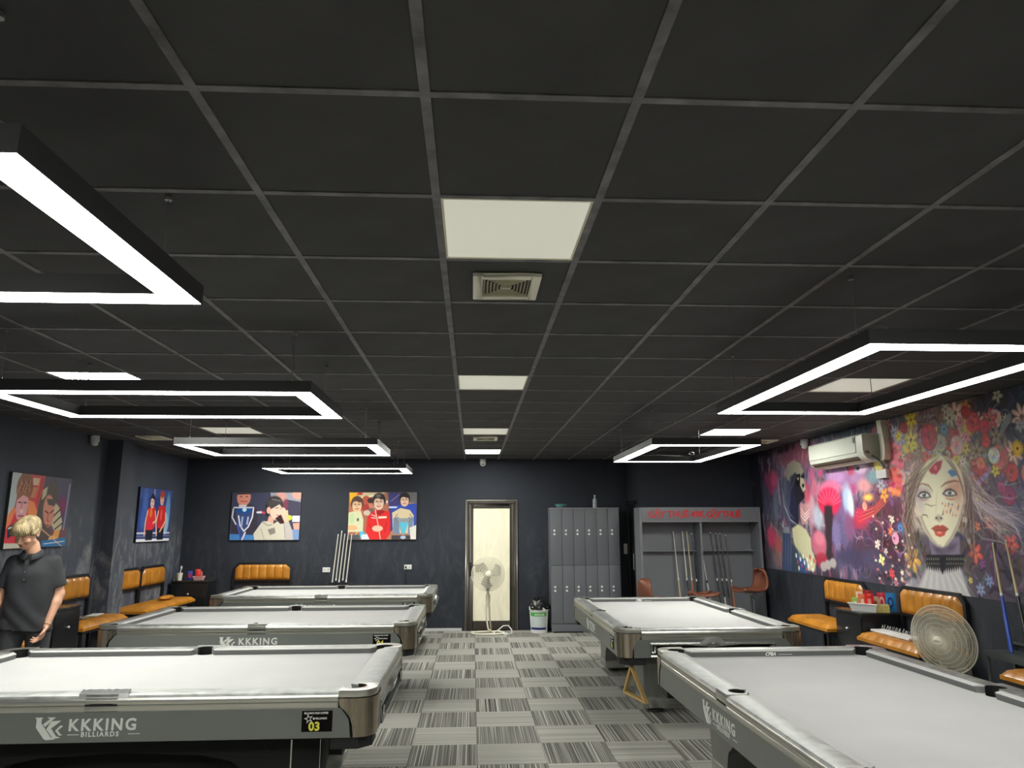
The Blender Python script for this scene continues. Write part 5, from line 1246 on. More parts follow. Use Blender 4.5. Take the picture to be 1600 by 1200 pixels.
["f",3.829,0.685,0.047,5,[225,215,185],[240,235,215],[190,170,90]],
["f",3.968,0.597,0.067,14,[60,115,185],[100,150,215],[40,70,120]],
["f",3.774,0.561,0.05,5,[215,100,70],[235,140,90],[240,190,90]],
["f",3.499,0.421,0.056,5,[225,205,190],[240,230,220],[180,140,90]],
["f",3.554,0.259,0.063,4,[215,210,130],[235,230,170],[170,160,70]],
["f",3.654,0.353,0.037,5,[220,190,190],[240,220,220],[180,110,110]],
["f",3.725,0.126,0.058,6,[215,60,70],[235,100,100],[160,30,50]],
["f",3.916,0.146,0.032,5,[220,210,170],[235,225,200],[170,150,90]],
["f",3.903,0.077,0.028,5,[220,210,170],[235,225,200],[170,150,90]],
["f",3.787,0.034,0.05,6,[170,110,120],[200,140,150],[120,60,80]],
["f",5.218,0.857,0.053,5,[220,205,60],[240,230,120],[180,140,30]],
["f",5.736,1.24,0.067,18,[225,170,40],[240,195,60],[110,60,20]],
["f",5.45,1.078,0.051,5,[195,195,70],[215,215,110],[120,120,40]],
["f",5.075,0.385,0.093,5,[205,80,65],[225,120,90],[170,50,50]],
["f",4.121,0.292,0.134,6,[205,150,60],[230,190,110],[110,50,30]],
["f",4.993,0.675,0.03,6,[225,215,215],[240,235,235],[190,180,120]],
["f",5.004,0.487,0.027,8,[220,220,220],[240,240,240],[200,200,170]],
["f",5.14,0.614,0.044,5,[215,110,80],[235,150,100],[190,60,50]],
["f",5.306,0.643,0.063,5,[190,70,75],[215,110,110],[140,40,60]],
["f",5.055,1.193,0.054,6,[200,180,170],[225,205,195],[150,110,100]],
["f",5.799,1.425,0.061,6,[150,155,165],[180,185,190],[110,115,120]],
["f",4.608,1.565,0.048,5,[180,100,90],[210,140,120],[130,60,60]],
["f",5.086,1.548,0.06,6,[200,110,120],[220,150,150],[150,60,80]],
["f",5.141,1.408,0.059,7,[205,120,130],[225,160,165],[160,70,90]],
["f",3.839,0.918,0.043,6,[130,70,130],[160,100,160],[90,40,90]],
["f",3.861,0.863,0.046,8,[120,60,120],[160,110,170],[80,30,80]],
["f",5.021,1.454,0.039,5,[190,60,80],[215,100,110],[120,30,50]],
["f",5.145,0.293,0.044,5,[120,60,120],[150,90,150],[90,40,90]],
["f",4.963,0.143,0.03,5,[190,180,80],[215,205,120],[140,130,50]],
["f",5.204,0.153,0.053,6,[100,120,165],[140,155,190],[60,80,130]],
["f",5.082,0.072,0.06,6,[110,125,165],[150,160,190],[80,90,120]],
["f",5.526,0.476,0.083,5,[190,70,70],[215,110,100],[150,40,50]],
["f",4.8,0.268,0.047,5,[205,110,60],[230,150,90],[160,70,40]],
["f",3.903,0.326,0.039,6,[120,70,140],[150,110,170],[90,40,100]],
["f",3.146,0.75,0.066,6,[190,40,80],[220,80,110],[120,20,50]],
["f",5.18,1.675,0.065,5,[190,120,60],[215,170,80],[140,50,40]],
["r",4.605,1.473,0.128,[180,70,85],[150,55,70]],
["r",5.001,1.346,0.091,[205,160,155],[180,130,130]],
["r",4.112,0.803,0.072,[225,140,165],[205,110,140]],
["r",3.856,0.491,0.064,[225,150,175],[205,110,140]],
["r",5.254,1.524,0.093,[205,80,85],[165,50,60]],
["r",5.386,1.468,0.063,[200,75,90],[160,50,70]],
["r",5.382,1.334,0.054,[210,80,75],[170,55,60]],
["r",5.457,1.208,0.07,[195,200,190],[160,165,150]],
["r",5.285,1.157,0.055,[220,125,110],[180,80,80]],
["r",5.57,0.865,0.077,[145,65,105],[110,45,80]],
["r",5.495,0.939,0.05,[160,75,110],[120,50,80]],
["r",3.312,0.842,0.05,[220,140,120],[190,100,90]],
["r",5.171,1.629,0.059,[190,60,60],[150,40,50]],
["r",4.218,1.618,0.061,[170,60,60],[130,40,50]],
["b",5.159,1.077,0.026,0.019,0,[150,140,190],0.5,0.85],
["b",5.226,0.993,0.026,0.019,0,[175,165,205],0.5,0.85],
["b",5.315,1.042,0.025,0.019,0,[120,110,165],0.5,0.85],
["b",5.187,0.971,0.026,0.019,0,[150,140,190],0.5,0.85],
["b",5.277,1.021,0.025,0.019,0,[175,165,205],0.5,0.85],
["b",5.147,0.95,0.026,0.019,0,[120,110,165],0.5,0.85],
["b",5.238,1.0,0.026,0.019,0,[150,140,190],0.5,0.85],
["b",5.327,1.049,0.025,0.019,0,[175,165,205],0.5,0.85],
["b",5.199,0.978,0.026,0.019,0,[120,110,165],0.5,0.85],
["b",5.289,1.028,0.025,0.019,0,[150,140,190],0.5,0.85],
["b",5.159,0.956,0.026,0.019,0,[175,165,205],0.5,0.85],
["b",5.25,1.007,0.025,0.019,0,[120,110,165],0.5,0.85],
["b",5.339,1.055,0.025,0.019,0,[150,140,190],0.5,0.85],
["b",5.211,0.985,0.026,0.019,0,[175,165,205],0.5,0.85],
["b",5.301,1.034,0.025,0.019,0,[120,110,165],0.5,0.85],
["b",5.172,0.963,0.026,0.019,0,[150,140,190],0.5,0.85],
["s",[[4.521,1.239],[4.328,1.102],[4.273,0.884],[4.209,0.614]],0.0117,[120,95,85],0.6],
["s",[[4.5,1.218],[4.304,1.083],[4.241,0.851],[4.182,0.563]],0.0117,[165,145,125],0.6],
["s",[[4.48,1.196],[4.281,1.064],[4.209,0.818],[4.155,0.512]],0.0118,[95,75,72],0.6],
["s",[[4.459,1.174],[4.257,1.045],[4.177,0.784],[4.129,0.461]],0.0118,[185,165,140],0.6],
["s",[[4.439,1.152],[4.233,1.026],[4.144,0.751],[4.102,0.41]],0.0118,[120,95,85],0.6],
["s",[[4.439,1.246],[4.209,1.006],[4.111,0.717],[4.074,0.358]],0.0118,[165,145,125],0.6],
["s",[[4.419,1.225],[4.208,1.11],[4.078,0.683],[4.047,0.306]],0.0119,[95,75,72],0.6],
["s",[[4.512,1.193],[4.183,1.091],[4.045,0.649],[4.086,0.614]],0.0117,[185,165,140],0.6],
["s",[[4.492,1.171],[4.32,1.062],[4.011,0.614],[4.059,0.563]],0.0118,[120,95,85],0.6],
["s",[[4.471,1.15],[4.297,1.043],[4.273,0.884],[4.031,0.511]],0.0118,[165,145,125],0.6],
["s",[[4.472,1.244],[4.273,1.024],[4.241,0.851],[4.004,0.459]],0.0118,[95,75,72],0.6],
["s",[[4.452,1.222],[4.249,1.004],[4.209,0.818],[4.171,0.412]],0.0118,[185,165,140],0.6],
["s",[[4.431,1.2],[4.248,1.107],[4.177,0.784],[4.145,0.361]],0.0119,[120,95,85],0.6],
["s",[[4.41,1.178],[4.224,1.088],[4.144,0.751],[4.118,0.309]],0.0119,[165,145,125],0.6],
["s",[[4.504,1.147],[4.2,1.069],[4.111,0.717],[4.157,0.614]],0.0117,[95,75,72],0.6],
["s",[[4.505,1.241],[4.176,1.05],[4.078,0.683],[4.13,0.563]],0.0117,[185,165,140],0.6],
["s",[[4.484,1.219],[4.313,1.021],[4.045,0.649],[4.103,0.512]],0.0118,[120,95,85],0.6],
["s",[[4.464,1.197],[4.289,1.002],[4.011,0.614],[4.076,0.46]],0.0118,[165,145,125],0.6],
["s",[[4.443,1.175],[4.288,1.105],[4.273,0.884],[4.048,0.408]],0.0118,[95,75,72],0.6],
["s",[[4.422,1.153],[4.264,1.086],[4.241,0.851],[4.021,0.356]],0.0119,[185,165,140],0.6],
["s",[[4.423,1.248],[4.241,1.067],[4.209,0.818],[3.993,0.304]],0.0119,[120,95,85],0.6],
["s",[[4.517,1.216],[4.217,1.047],[4.177,0.784],[4.032,0.614]],0.0117,[165,145,125],0.6],
["s",[[4.496,1.195],[4.192,1.028],[4.144,0.751],[4.2,0.564]],0.0117,[95,75,72],0.6],
["s",[[4.476,1.173],[4.168,1.009],[4.111,0.717],[4.173,0.513]],0.0118,[185,165,140],0.6],
["s",[[4.455,1.151],[4.328,1.102],[4.078,0.683],[4.146,0.462]],0.0118,[120,95,85],0.6],
["s",[[4.456,1.245],[4.304,1.083],[4.045,0.649],[4.119,0.41]],0.0118,[165,145,125],0.6],
["s",[[4.435,1.223],[4.281,1.064],[4.011,0.614],[4.092,0.359]],0.0119,[95,75,72],0.6],
["s",[[4.414,1.201],[4.257,1.045],[4.273,0.884],[4.065,0.307]],0.0119,[185,165,140],0.6],
["s",[[4.508,1.17],[4.233,1.026],[4.241,0.851],[4.104,0.614]],0.0117,[120,95,85],0.6],
["s",[[4.488,1.148],[4.209,1.006],[4.209,0.818],[4.077,0.563]],0.0118,[165,145,125],0.6],
["s",[[4.488,1.242],[4.208,1.11],[4.177,0.784],[4.049,0.511]],0.0118,[95,75,72],0.6],
["s",[[4.468,1.22],[4.183,1.091],[4.144,0.751],[4.022,0.459]],0.0118,[185,165,140],0.6],
["s",[[4.447,1.198],[4.32,1.062],[4.111,0.717],[3.994,0.407]],0.0118,[120,95,85],0.6],
["s",[[4.426,1.177],[4.297,1.043],[4.078,0.683],[4.162,0.361]],0.0119,[165,145,125],0.6],
["s",[[4.406,1.154],[4.273,1.024],[4.045,0.649],[4.135,0.31]],0.0119,[95,75,72],0.6],
["s",[[4.521,1.239],[4.249,1.004],[4.011,0.614],[4.174,0.614]],0.0117,[185,165,140],0.6],
["s",[[4.5,1.218],[4.248,1.107],[4.273,0.884],[4.147,0.563]],0.0117,[120,95,85],0.6],
["s",[[4.48,1.196],[4.224,1.088],[4.241,0.851],[4.12,0.512]],0.0118,[165,145,125],0.6],
["s",[[4.459,1.174],[4.2,1.069],[4.209,0.818],[4.093,0.461]],0.0118,[95,75,72],0.6],
["s",[[4.439,1.152],[4.176,1.05],[4.177,0.784],[4.066,0.409]],0.0118,[185,165,140],0.6],
["s",[[4.439,1.246],[4.313,1.021],[4.144,0.751],[4.039,0.357]],0.0118,[120,95,85],0.6],
["s",[[4.419,1.225],[4.289,1.002],[4.111,0.717],[4.011,0.305]],0.0119,[165,145,125],0.6],
["s",[[4.512,1.193],[4.288,1.105],[4.078,0.683],[4.05,0.614]],0.0117,[95,75,72],0.6],
["s",[[4.492,1.171],[4.264,1.086],[4.045,0.649],[4.023,0.562]],0.0118,[185,165,140],0.6],
["s",[[4.471,1.15],[4.241,1.067],[4.011,0.614],[4.19,0.513]],0.0118,[120,95,85],0.6],
["s",[[4.472,1.244],[4.217,1.047],[4.273,0.884],[4.164,0.462]],0.0118,[165,145,125],0.6],
["s",[[4.973,1.2],[5.041,1.055],[5.129,0.913],[5.304,0.802]],0.0109,[110,88,84],0.55],
["s",[[4.999,1.171],[5.08,1.018],[5.173,0.866],[5.36,0.743]],0.0109,[175,155,145],0.55],
["s",[[5.024,1.142],[5.119,0.983],[5.218,0.82],[5.415,0.685]],0.0109,[90,72,76],0.55],
["s",[[5.05,1.114],[5.158,0.947],[5.261,0.774],[5.469,0.628]],0.0108,[190,170,165],0.55],
["s",[[5.075,1.086],[5.195,0.913],[5.303,0.73],[5.521,0.573]],0.0108,[140,110,120],0.55],
["s",[[4.961,1.068],[5.101,0.884],[5.219,0.687],[5.455,0.516]],0.011,[200,185,175],0.55],
["s",[[4.986,1.04],[5.139,0.849],[5.262,0.643],[5.508,0.462]],0.0109,[110,88,84],0.55],
["s",[[5.012,1.012],[5.177,0.815],[5.304,0.6],[5.56,0.408]],0.0109,[175,155,145],0.55],
["s",[[5.071,1.166],[5.259,1.016],[5.378,0.728],[5.64,0.519]],0.0108,[90,72,76],0.55],
["s",[[5.096,1.138],[5.165,0.989],[5.419,0.685],[5.74,0.735]],0.0107,[190,170,165],0.55],
["s",[[4.983,1.121],[5.07,0.961],[5.37,0.815],[5.678,0.682]],0.0109,[140,110,120],0.55],
["s",[[5.008,1.092],[5.109,0.926],[5.411,0.771],[5.727,0.628]],0.0109,[200,185,175],0.55],
["s",[[5.033,1.064],[5.147,0.891],[5.451,0.727],[5.353,0.571]],0.0108,[110,88,84],0.55],
["s",[[5.058,1.037],[5.185,0.857],[5.202,0.688],[5.407,0.515]],0.0108,[175,155,145],0.55],
["s",[[4.944,1.017],[5.09,0.827],[5.114,0.644],[5.34,0.458]],0.011,[90,72,76],0.55],
["s",[[5.004,1.174],[5.162,0.971],[5.192,0.776],[5.426,0.572]],0.0109,[190,170,165],0.55],
["s",[[5.03,1.145],[5.211,0.995],[5.236,0.731],[5.479,0.517]],0.0108,[140,110,120],0.55],
["s",[[5.055,1.117],[5.248,0.961],[5.278,0.687],[5.531,0.462]],0.0108,[200,185,175],0.55],
["s",[[5.08,1.089],[5.155,0.933],[5.321,0.643],[5.634,0.683]],0.0108,[110,88,84],0.55],
["s",[[4.966,1.071],[5.059,0.904],[5.269,0.774],[5.57,0.628]],0.0109,[175,155,145],0.55],
["s",[[4.992,1.042],[5.098,0.869],[5.312,0.73],[5.621,0.573]],0.0109,[90,72,76],0.55],
["s",[[5.017,1.015],[5.136,0.834],[5.354,0.686],[5.67,0.52]],0.0109,[190,170,165],0.55],
["s",[[5.076,1.169],[5.208,0.978],[5.427,0.813],[5.749,0.628]],0.0108,[140,110,120],0.55],
["s",[[5.101,1.141],[5.245,0.943],[5.467,0.769],[5.796,0.575]],0.0107,[200,185,175],0.55],
["s",[[4.988,1.123],[5.163,0.974],[5.386,0.728],[5.309,0.514]],0.0109,[110,88,84],0.55],
["s",[[5.013,1.095],[5.2,0.939],[5.427,0.685],[5.364,0.458]],0.0109,[175,155,145],0.55],
["s",[[5.039,1.067],[5.106,0.911],[5.176,0.644],[5.419,0.404]],0.0108,[90,72,76],0.55],
["s",[[5.063,1.039],[5.144,0.876],[5.22,0.6],[5.524,0.628]],0.0108,[190,170,165],0.55],
["s",[[4.95,1.02],[5.048,0.846],[5.166,0.732],[5.458,0.572]],0.011,[140,110,120],0.55],
["s",[[5.01,1.176],[5.121,0.992],[5.243,0.863],[5.542,0.684]],0.0109,[200,185,175],0.55],
["s",[[5.035,1.148],[5.159,0.956],[5.286,0.818],[5.593,0.628]],0.0108,[110,88,84],0.55],
["s",[[5.06,1.12],[5.197,0.922],[5.328,0.773],[5.643,0.573]],0.0108,[175,155,145],0.55],
["s",[[5.085,1.092],[5.245,0.946],[5.37,0.729],[5.692,0.52]],0.0107,[90,72,76],0.55],
["s",[[4.971,1.073],[5.152,0.918],[5.287,0.687],[5.63,0.465]],0.0109,[190,170,165],0.55],
["s",[[4.997,1.045],[5.19,0.883],[5.329,0.643],[5.68,0.413]],0.0109,[140,110,120],0.55],
["s",[[5.022,1.017],[5.095,0.854],[5.371,0.6],[5.355,0.629]],0.0109,[200,185,175],0.55],
["s",[[5.081,1.172],[5.167,0.998],[5.443,0.727],[5.442,0.742]],0.0108,[110,88,84],0.55],
["s",[[4.967,1.155],[5.071,0.97],[5.394,0.857],[5.374,0.686]],0.0109,[175,155,145],0.55],
["s",[[4.993,1.126],[5.11,0.935],[5.435,0.813],[5.429,0.628]],0.0109,[90,72,76],0.55],
["s",[[5.019,1.098],[5.149,0.9],[5.183,0.776],[5.482,0.572]],0.0109,[190,170,165],0.55],
["s",[[5.044,1.07],[5.198,0.925],[5.227,0.731],[5.534,0.517]],0.0108,[140,110,120],0.55],
["s",[[5.069,1.042],[5.235,0.89],[5.27,0.687],[5.585,0.464]],0.0108,[200,185,175],0.55],
["s",[[4.955,1.023],[5.141,0.861],[5.185,0.644],[5.521,0.407]],0.011,[110,88,84],0.55],
["s",[[5.015,1.179],[5.079,1.012],[5.261,0.774],[5.603,0.519]],0.0109,[175,155,145],0.55],
["s",[[5.04,1.15],[5.118,0.977],[5.303,0.73],[5.703,0.736]],0.0108,[90,72,76],0.55],
["s",[[5.065,1.122],[5.156,0.942],[5.345,0.686],[5.752,0.681]],0.0108,[190,170,165],0.55],
["s",[[5.09,1.094],[5.194,0.907],[5.387,0.643],[5.799,0.628]],0.0107,[140,110,120],0.55],
["s",[[4.977,1.076],[5.1,0.878],[5.337,0.773],[5.311,0.571]],0.0109,[200,185,175],0.55],
["s",[[5.002,1.048],[5.149,0.903],[5.378,0.728],[5.367,0.515]],0.0109,[110,88,84],0.55],
["s",[[5.027,1.02],[5.187,0.868],[5.419,0.685],[5.421,0.46]],0.0108,[175,155,145],0.55],
["s",[[5.086,1.174],[5.257,1.011],[5.491,0.811],[5.505,0.573]],0.0107,[90,72,76],0.55],
["s",[[4.973,1.157],[5.164,0.983],[5.113,0.778],[5.44,0.516]],0.0109,[190,170,165],0.55],
["s",[[4.998,1.129],[5.068,0.955],[5.157,0.732],[5.492,0.461]],0.0109,[140,110,120],0.55],
["s",[[5.024,1.101],[5.107,0.92],[5.202,0.688],[5.596,0.683]],0.0109,[200,185,175],0.55],
["s",[[5.049,1.073],[5.146,0.885],[5.245,0.643],[5.646,0.628]],0.0108,[110,88,84],0.55],
["s",[[5.074,1.045],[5.184,0.851],[5.288,0.6],[5.695,0.574]],0.0108,[175,155,145],0.55],
["s",[[4.96,1.026],[5.1,0.881],[5.236,0.731],[5.633,0.519]],0.011,[90,72,76],0.55],
["s",[[5.02,1.182],[5.172,1.025],[5.311,0.861],[5.713,0.628]],0.0109,[190,170,165],0.55],
["s",[[5.045,1.153],[5.21,0.99],[5.353,0.815],[5.336,0.571]],0.0108,[140,110,120],0.55],
["s",[[5.07,1.125],[5.247,0.955],[5.394,0.771],[5.391,0.515]],0.0108,[200,185,175],0.55],
["s",[[4.956,1.107],[5.018,0.933],[5.312,0.73],[5.323,0.457]],0.011,[110,88,84],0.55],
["s",[[4.982,1.079],[5.058,0.898],[5.354,0.686],[5.431,0.685]],0.0109,[175,155,145],0.55],
["s",[[5.007,1.051],[5.097,0.863],[5.395,0.643],[5.484,0.628]],0.0109,[90,72,76],0.55],
["s",[[5.033,1.023],[5.135,0.828],[5.435,0.6],[5.537,0.573]],0.0108,[190,170,165],0.55],
["s",[[5.091,1.177],[5.218,1.031],[5.218,0.731],[5.619,0.683]],0.0107,[140,110,120],0.55],
["s",[[4.978,1.16],[5.123,1.004],[5.165,0.866],[5.555,0.628]],0.0109,[200,185,175],0.55],
["s",[[5.004,1.132],[5.161,0.968],[5.209,0.82],[5.606,0.573]],0.0109,[110,88,84],0.55],
["s",[[5.029,1.103],[5.199,0.933],[5.252,0.775],[5.655,0.519]],0.0108,[175,155,145],0.55],
["s",[[5.054,1.075],[5.237,0.899],[5.295,0.73],[5.704,0.467]],0.0108,[90,72,76],0.55],
["s",[[5.079,1.048],[5.143,0.87],[5.337,0.686],[5.752,0.415]],0.0108,[190,170,165],0.55],
["s",[[4.965,1.029],[5.047,0.84],[5.253,0.643],[5.314,0.629]],0.011,[140,110,120],0.55],
["s",[[5.025,1.184],[5.12,0.986],[5.328,0.773],[5.401,0.742]],0.0108,[200,185,175],0.55],
["s",[[5.05,1.156],[5.169,1.01],[5.37,0.729],[5.455,0.685]],0.0108,[110,88,84],0.55],
["s",[[5.075,1.128],[5.207,0.975],[5.411,0.685],[5.508,0.628]],0.0108,[175,155,145],0.55],
["s",[[4.962,1.11],[5.113,0.947],[5.361,0.815],[5.442,0.572]],0.011,[90,72,76],0.55],
["s",[[4.987,1.082],[5.151,0.912],[5.402,0.771],[5.495,0.517]],0.0109,[190,170,165],0.55],
["s",[[5.013,1.053],[5.189,0.877],[5.443,0.727],[5.547,0.463]],0.0109,[140,110,120],0.55],
["s",[[5.038,1.026],[5.226,0.843],[5.193,0.688],[5.598,0.41]],0.0108,[200,185,175],0.55],
["s",[[5.097,1.18],[5.166,0.992],[5.269,0.818],[5.678,0.52]],0.0107,[110,88,84],0.55],
["s",[[4.983,1.163],[5.07,0.964],[5.183,0.776],[5.666,0.737]],0.0109,[175,155,145],0.55],
["s",[[4.986,1.012],[5.156,0.822],[5.425,0.785],[5.719,0.749]],0.0109,[175,160,175],0.6],
["s",[[4.997,0.997],[5.172,0.812],[5.442,0.767],[5.713,0.72]],0.0109,[150,140,170],0.6],
["s",[[5.009,0.983],[5.188,0.803],[5.459,0.75],[5.708,0.69]],0.0109,[190,175,180],0.6],
["s",[[5.02,0.968],[5.204,0.794],[5.476,0.732],[5.702,0.66]],0.0109,[175,160,175],0.6],
["s",[[5.031,0.954],[5.22,0.784],[5.493,0.715],[5.697,0.631]],0.0108,[150,140,170],0.6],
["s",[[5.043,0.94],[5.235,0.775],[5.509,0.698],[5.691,0.601]],0.0108,[190,175,180],0.6],
["s",[[5.054,0.925],[5.251,0.766],[5.526,0.681],[5.685,0.571]],0.0108,[175,160,175],0.6],
["s",[[5.065,0.911],[5.266,0.757],[5.542,0.664],[5.68,0.541]],0.0108,[150,140,170],0.6],
["s",[[5.076,0.897],[5.281,0.748],[5.558,0.647],[5.674,0.512]],0.0108,[190,175,180],0.6],
["s",[[5.087,0.883],[5.297,0.739],[5.574,0.631],[5.669,0.482]],0.0107,[175,160,175],0.6],
["s",[[5.098,0.869],[5.312,0.73],[5.59,0.614],[5.663,0.452]],0.0107,[150,140,170],0.6],
["s",[[5.109,0.855],[5.327,0.721],[5.606,0.598],[5.658,0.422]],0.0107,[190,175,180],0.6],
["p",[[4.424,0.5],[4.883,0.522],[4.866,0.37],[4.937,0.312],[4.368,0.271],[4.438,0.354]],[118,106,128],0.02,1],
["p",[[4.476,0.42],[4.836,0.46],[4.776,0.397],[4.619,0.353],[4.519,0.365]],[70,58,82],0.05,0.7],
["p",[[4.329,0.204],[4.844,0.248],[4.919,0.029],[4.991,-0.067],[3.983,-0.136],[4.189,0.047]],[176,174,174],0.04,0.95],
["s",[[4.353,0.189],[4.257,0.036],[4.19,-0.1]],0.012,[205,203,200],0.6],
["s",[[4.389,0.191],[4.312,0.041],[4.26,-0.093]],0.0119,[150,148,152],0.6],
["s",[[4.424,0.193],[4.367,0.045],[4.329,-0.086]],0.0119,[205,203,200],0.6],
["s",[[4.458,0.195],[4.421,0.049],[4.397,-0.08]],0.0118,[150,148,152],0.6],
["s",[[4.493,0.197],[4.474,0.053],[4.463,-0.074]],0.0118,[205,203,200],0.6],
["s",[[4.527,0.199],[4.526,0.057],[4.528,-0.067]],0.0117,[150,148,152],0.6],
["s",[[4.56,0.201],[4.578,0.061],[4.592,-0.061]],0.0116,[205,203,200],0.6],
["s",[[4.594,0.203],[4.628,0.065],[4.655,-0.055]],0.0116,[150,148,152],0.6],
["s",[[4.627,0.205],[4.678,0.069],[4.717,-0.049]],0.0115,[205,203,200],0.6],
["s",[[4.66,0.207],[4.728,0.073],[4.778,-0.043]],0.0115,[150,148,152],0.6],
["s",[[4.692,0.209],[4.776,0.077],[4.837,-0.038]],0.0114,[205,203,200],0.6],
["s",[[4.724,0.21],[4.824,0.081],[4.896,-0.032]],0.0114,[150,148,152],0.6],
["s",[[4.756,0.212],[4.872,0.084],[4.954,-0.027]],0.0113,[205,203,200],0.6],
["s",[[4.788,0.214],[4.918,0.088],[5.01,-0.021]],0.0113,[150,148,152],0.6],
["p",[[4.021,0.068],[4.202,0.114],[4.13,-0.122],[3.986,-0.119]],[150,150,160],0.04,0.7],
["p",[[4.754,1.284],[4.551,1.253],[4.393,1.149],[4.307,1.018],[4.276,0.884],[4.288,0.731],[4.359,0.589],[4.46,0.476],[4.544,0.43],[4.611,0.42],[4.685,0.438],[4.798,0.513],[4.903,0.63],[4.973,0.751],[5.011,0.872],[5.032,1.009],[5.006,1.119],[4.929,1.219]],[214,208,176],0.02,1],
["b",4.945,0.921,0.108,0.198,0,[200,165,150],0.9,0.5],
["b",4.344,0.881,0.077,0.15,0,[170,150,160],0.9,0.45],
["b",4.639,0.806,0.118,0.32,0,[228,222,190],0.9,0.5],
["p",[[4.819,1.022],[4.989,1.027],[5.004,0.918],[4.934,0.86],[4.771,0.897],[4.739,0.931]],[190,115,90],0.09,0.55],
["p",[[4.334,0.983],[4.502,0.991],[4.533,0.94],[4.467,0.877],[4.316,0.882]],[140,110,140],0.09,0.5],
["p",[[4.315,0.911],[4.374,0.952],[4.45,0.959],[4.513,0.933],[4.538,0.895],[4.455,0.885],[4.373,0.889]],[60,48,50],0.015,0.9],
["p",[[4.344,0.915],[4.388,0.937],[4.446,0.941],[4.495,0.924],[4.512,0.901],[4.452,0.897],[4.386,0.9]],[205,205,200],0.01,1],
["b",4.429,0.92,0.033,0.025,0,[105,115,105],0.3,1],
["b",4.429,0.92,0.013,0.01,0,[20,20,22],0.3,1],
["b",4.42,0.93,0.008,0.007,0,[240,240,240],0.3,1],
["p",[[4.711,0.916],[4.767,0.957],[4.84,0.964],[4.901,0.936],[4.926,0.9],[4.843,0.889],[4.77,0.892]],[60,48,50],0.015,0.9],
["p",[[4.739,0.919],[4.78,0.941],[4.836,0.945],[4.884,0.927],[4.901,0.906],[4.84,0.901],[4.782,0.903]],[205,205,200],0.01,1],
["b",4.82,0.924,0.029,0.023,0,[105,115,105],0.3,1],
["b",4.82,0.924,0.011,0.009,0,[20,20,22],0.3,1],
["b",4.812,0.934,0.007,0.006,0,[240,240,240],0.3,1],
["s",[[4.309,1.001],[4.414,1.033],[4.518,1.007],[4.574,0.945]],0.0181,[150,110,85],0.85],
["s",[[4.698,0.981],[4.78,1.016],[4.906,1.029],[4.998,1.011]],0.019,[140,90,65],0.85],
["s",[[4.33,0.882],[4.411,0.867],[4.485,0.873]],0.01,[140,100,100],0.6],
["s",[[4.742,0.879],[4.813,0.861],[4.899,0.864]],0.0132,[175,85,70],0.7],
["p",[[4.57,0.711],[4.617,0.726],[4.665,0.71],[4.681,0.684],[4.614,0.656],[4.552,0.685]],[165,150,128],0.03,0.8],
["b",4.582,0.693,0.012,0.008,0,[45,30,30],0.3,1],
["b",4.652,0.692,0.012,0.008,0,[45,30,30],0.3,1],
["s",[[4.632,0.935],[4.596,0.807],[4.575,0.727]],0.0154,[190,180,150],0.6],
["p",[[4.482,0.595],[4.545,0.621],[4.599,0.629],[4.623,0.619],[4.655,0.63],[4.698,0.617],[4.746,0.591],[4.686,0.58],[4.616,0.586],[4.543,0.579]],[178,72,58],0.01,1],
["p",[[4.482,0.595],[4.543,0.579],[4.616,0.586],[4.686,0.58],[4.746,0.591],[4.689,0.567],[4.536,0.569]],[90,30,30],0.01,1],
["p",[[4.52,0.572],[4.61,0.579],[4.705,0.573],[4.673,0.532],[4.603,0.515],[4.539,0.531]],[200,78,62],0.01,1],
["b",4.601,0.555,0.038,0.01,0,[235,150,135],0.6,0.8],
["s",[[4.402,0.821],[4.445,0.831],[4.522,0.809],[4.603,0.82]],0.0079,[90,70,60],0.8],
["s",[[4.339,0.706],[4.385,0.73],[4.438,0.721],[4.452,0.693]],0.01,[90,60,60],0.9],
["b",4.695,0.828,0.012,0.011,0,[200,120,110],0.4,0.85],
["b",4.755,0.762,0.011,0.011,0,[220,170,150],0.4,0.85],
["b",4.836,0.813,0.011,0.011,0,[120,90,100],0.4,0.85],
["b",4.894,0.748,0.011,0.011,0,[235,190,180],0.4,0.85],
["b",4.731,0.805,0.011,0.011,0,[215,130,60],0.4,0.85],
["b",4.791,0.739,0.011,0.011,0,[200,120,110],0.4,0.85],
["b",4.871,0.79,0.011,0.011,0,[220,170,150],0.4,0.85],
["b",4.684,0.73,0.012,0.011,0,[120,90,100],0.4,0.85],
["b",4.767,0.782,0.011,0.011,0,[235,190,180],0.4,0.85],
["b",4.826,0.717,0.011,0.011,0,[215,130,60],0.4,0.85],
["b",4.905,0.768,0.011,0.011,0,[200,120,110],0.4,0.85],
["b",4.742,0.825,0.011,0.011,0,[220,170,150],0.4,0.85],
["b",4.802,0.759,0.011,0.011,0,[120,90,100],0.4,0.85],
["b",4.882,0.81,0.011,0.011,0,[235,190,180],0.4,0.85],
["b",4.695,0.75,0.012,0.011,0,[215,130,60],0.4,0.85],
["b",4.778,0.802,0.011,0.011,0,[200,120,110],0.4,0.85],
["b",4.837,0.737,0.011,0.011,0,[220,170,150],0.4,0.85],
["b",4.916,0.788,0.011,0.011,0,[120,90,100],0.4,0.85],
["b",4.731,0.728,0.011,0.011,0,[235,190,180],0.4,0.85],
["b",4.813,0.779,0.011,0.011,0,[215,130,60],0.4,0.85],
["b",4.871,0.714,0.011,0.011,0,[200,120,110],0.4,0.85],
["b",4.707,0.771,0.012,0.011,0,[220,170,150],0.4,0.85],
["b",4.789,0.822,0.011,0.011,0,[120,90,100],0.4,0.85],
["b",4.848,0.757,0.011,0.011,0,[235,190,180],0.4,0.85],
["b",4.927,0.807,0.011,0.011,0,[215,130,60],0.4,0.85],
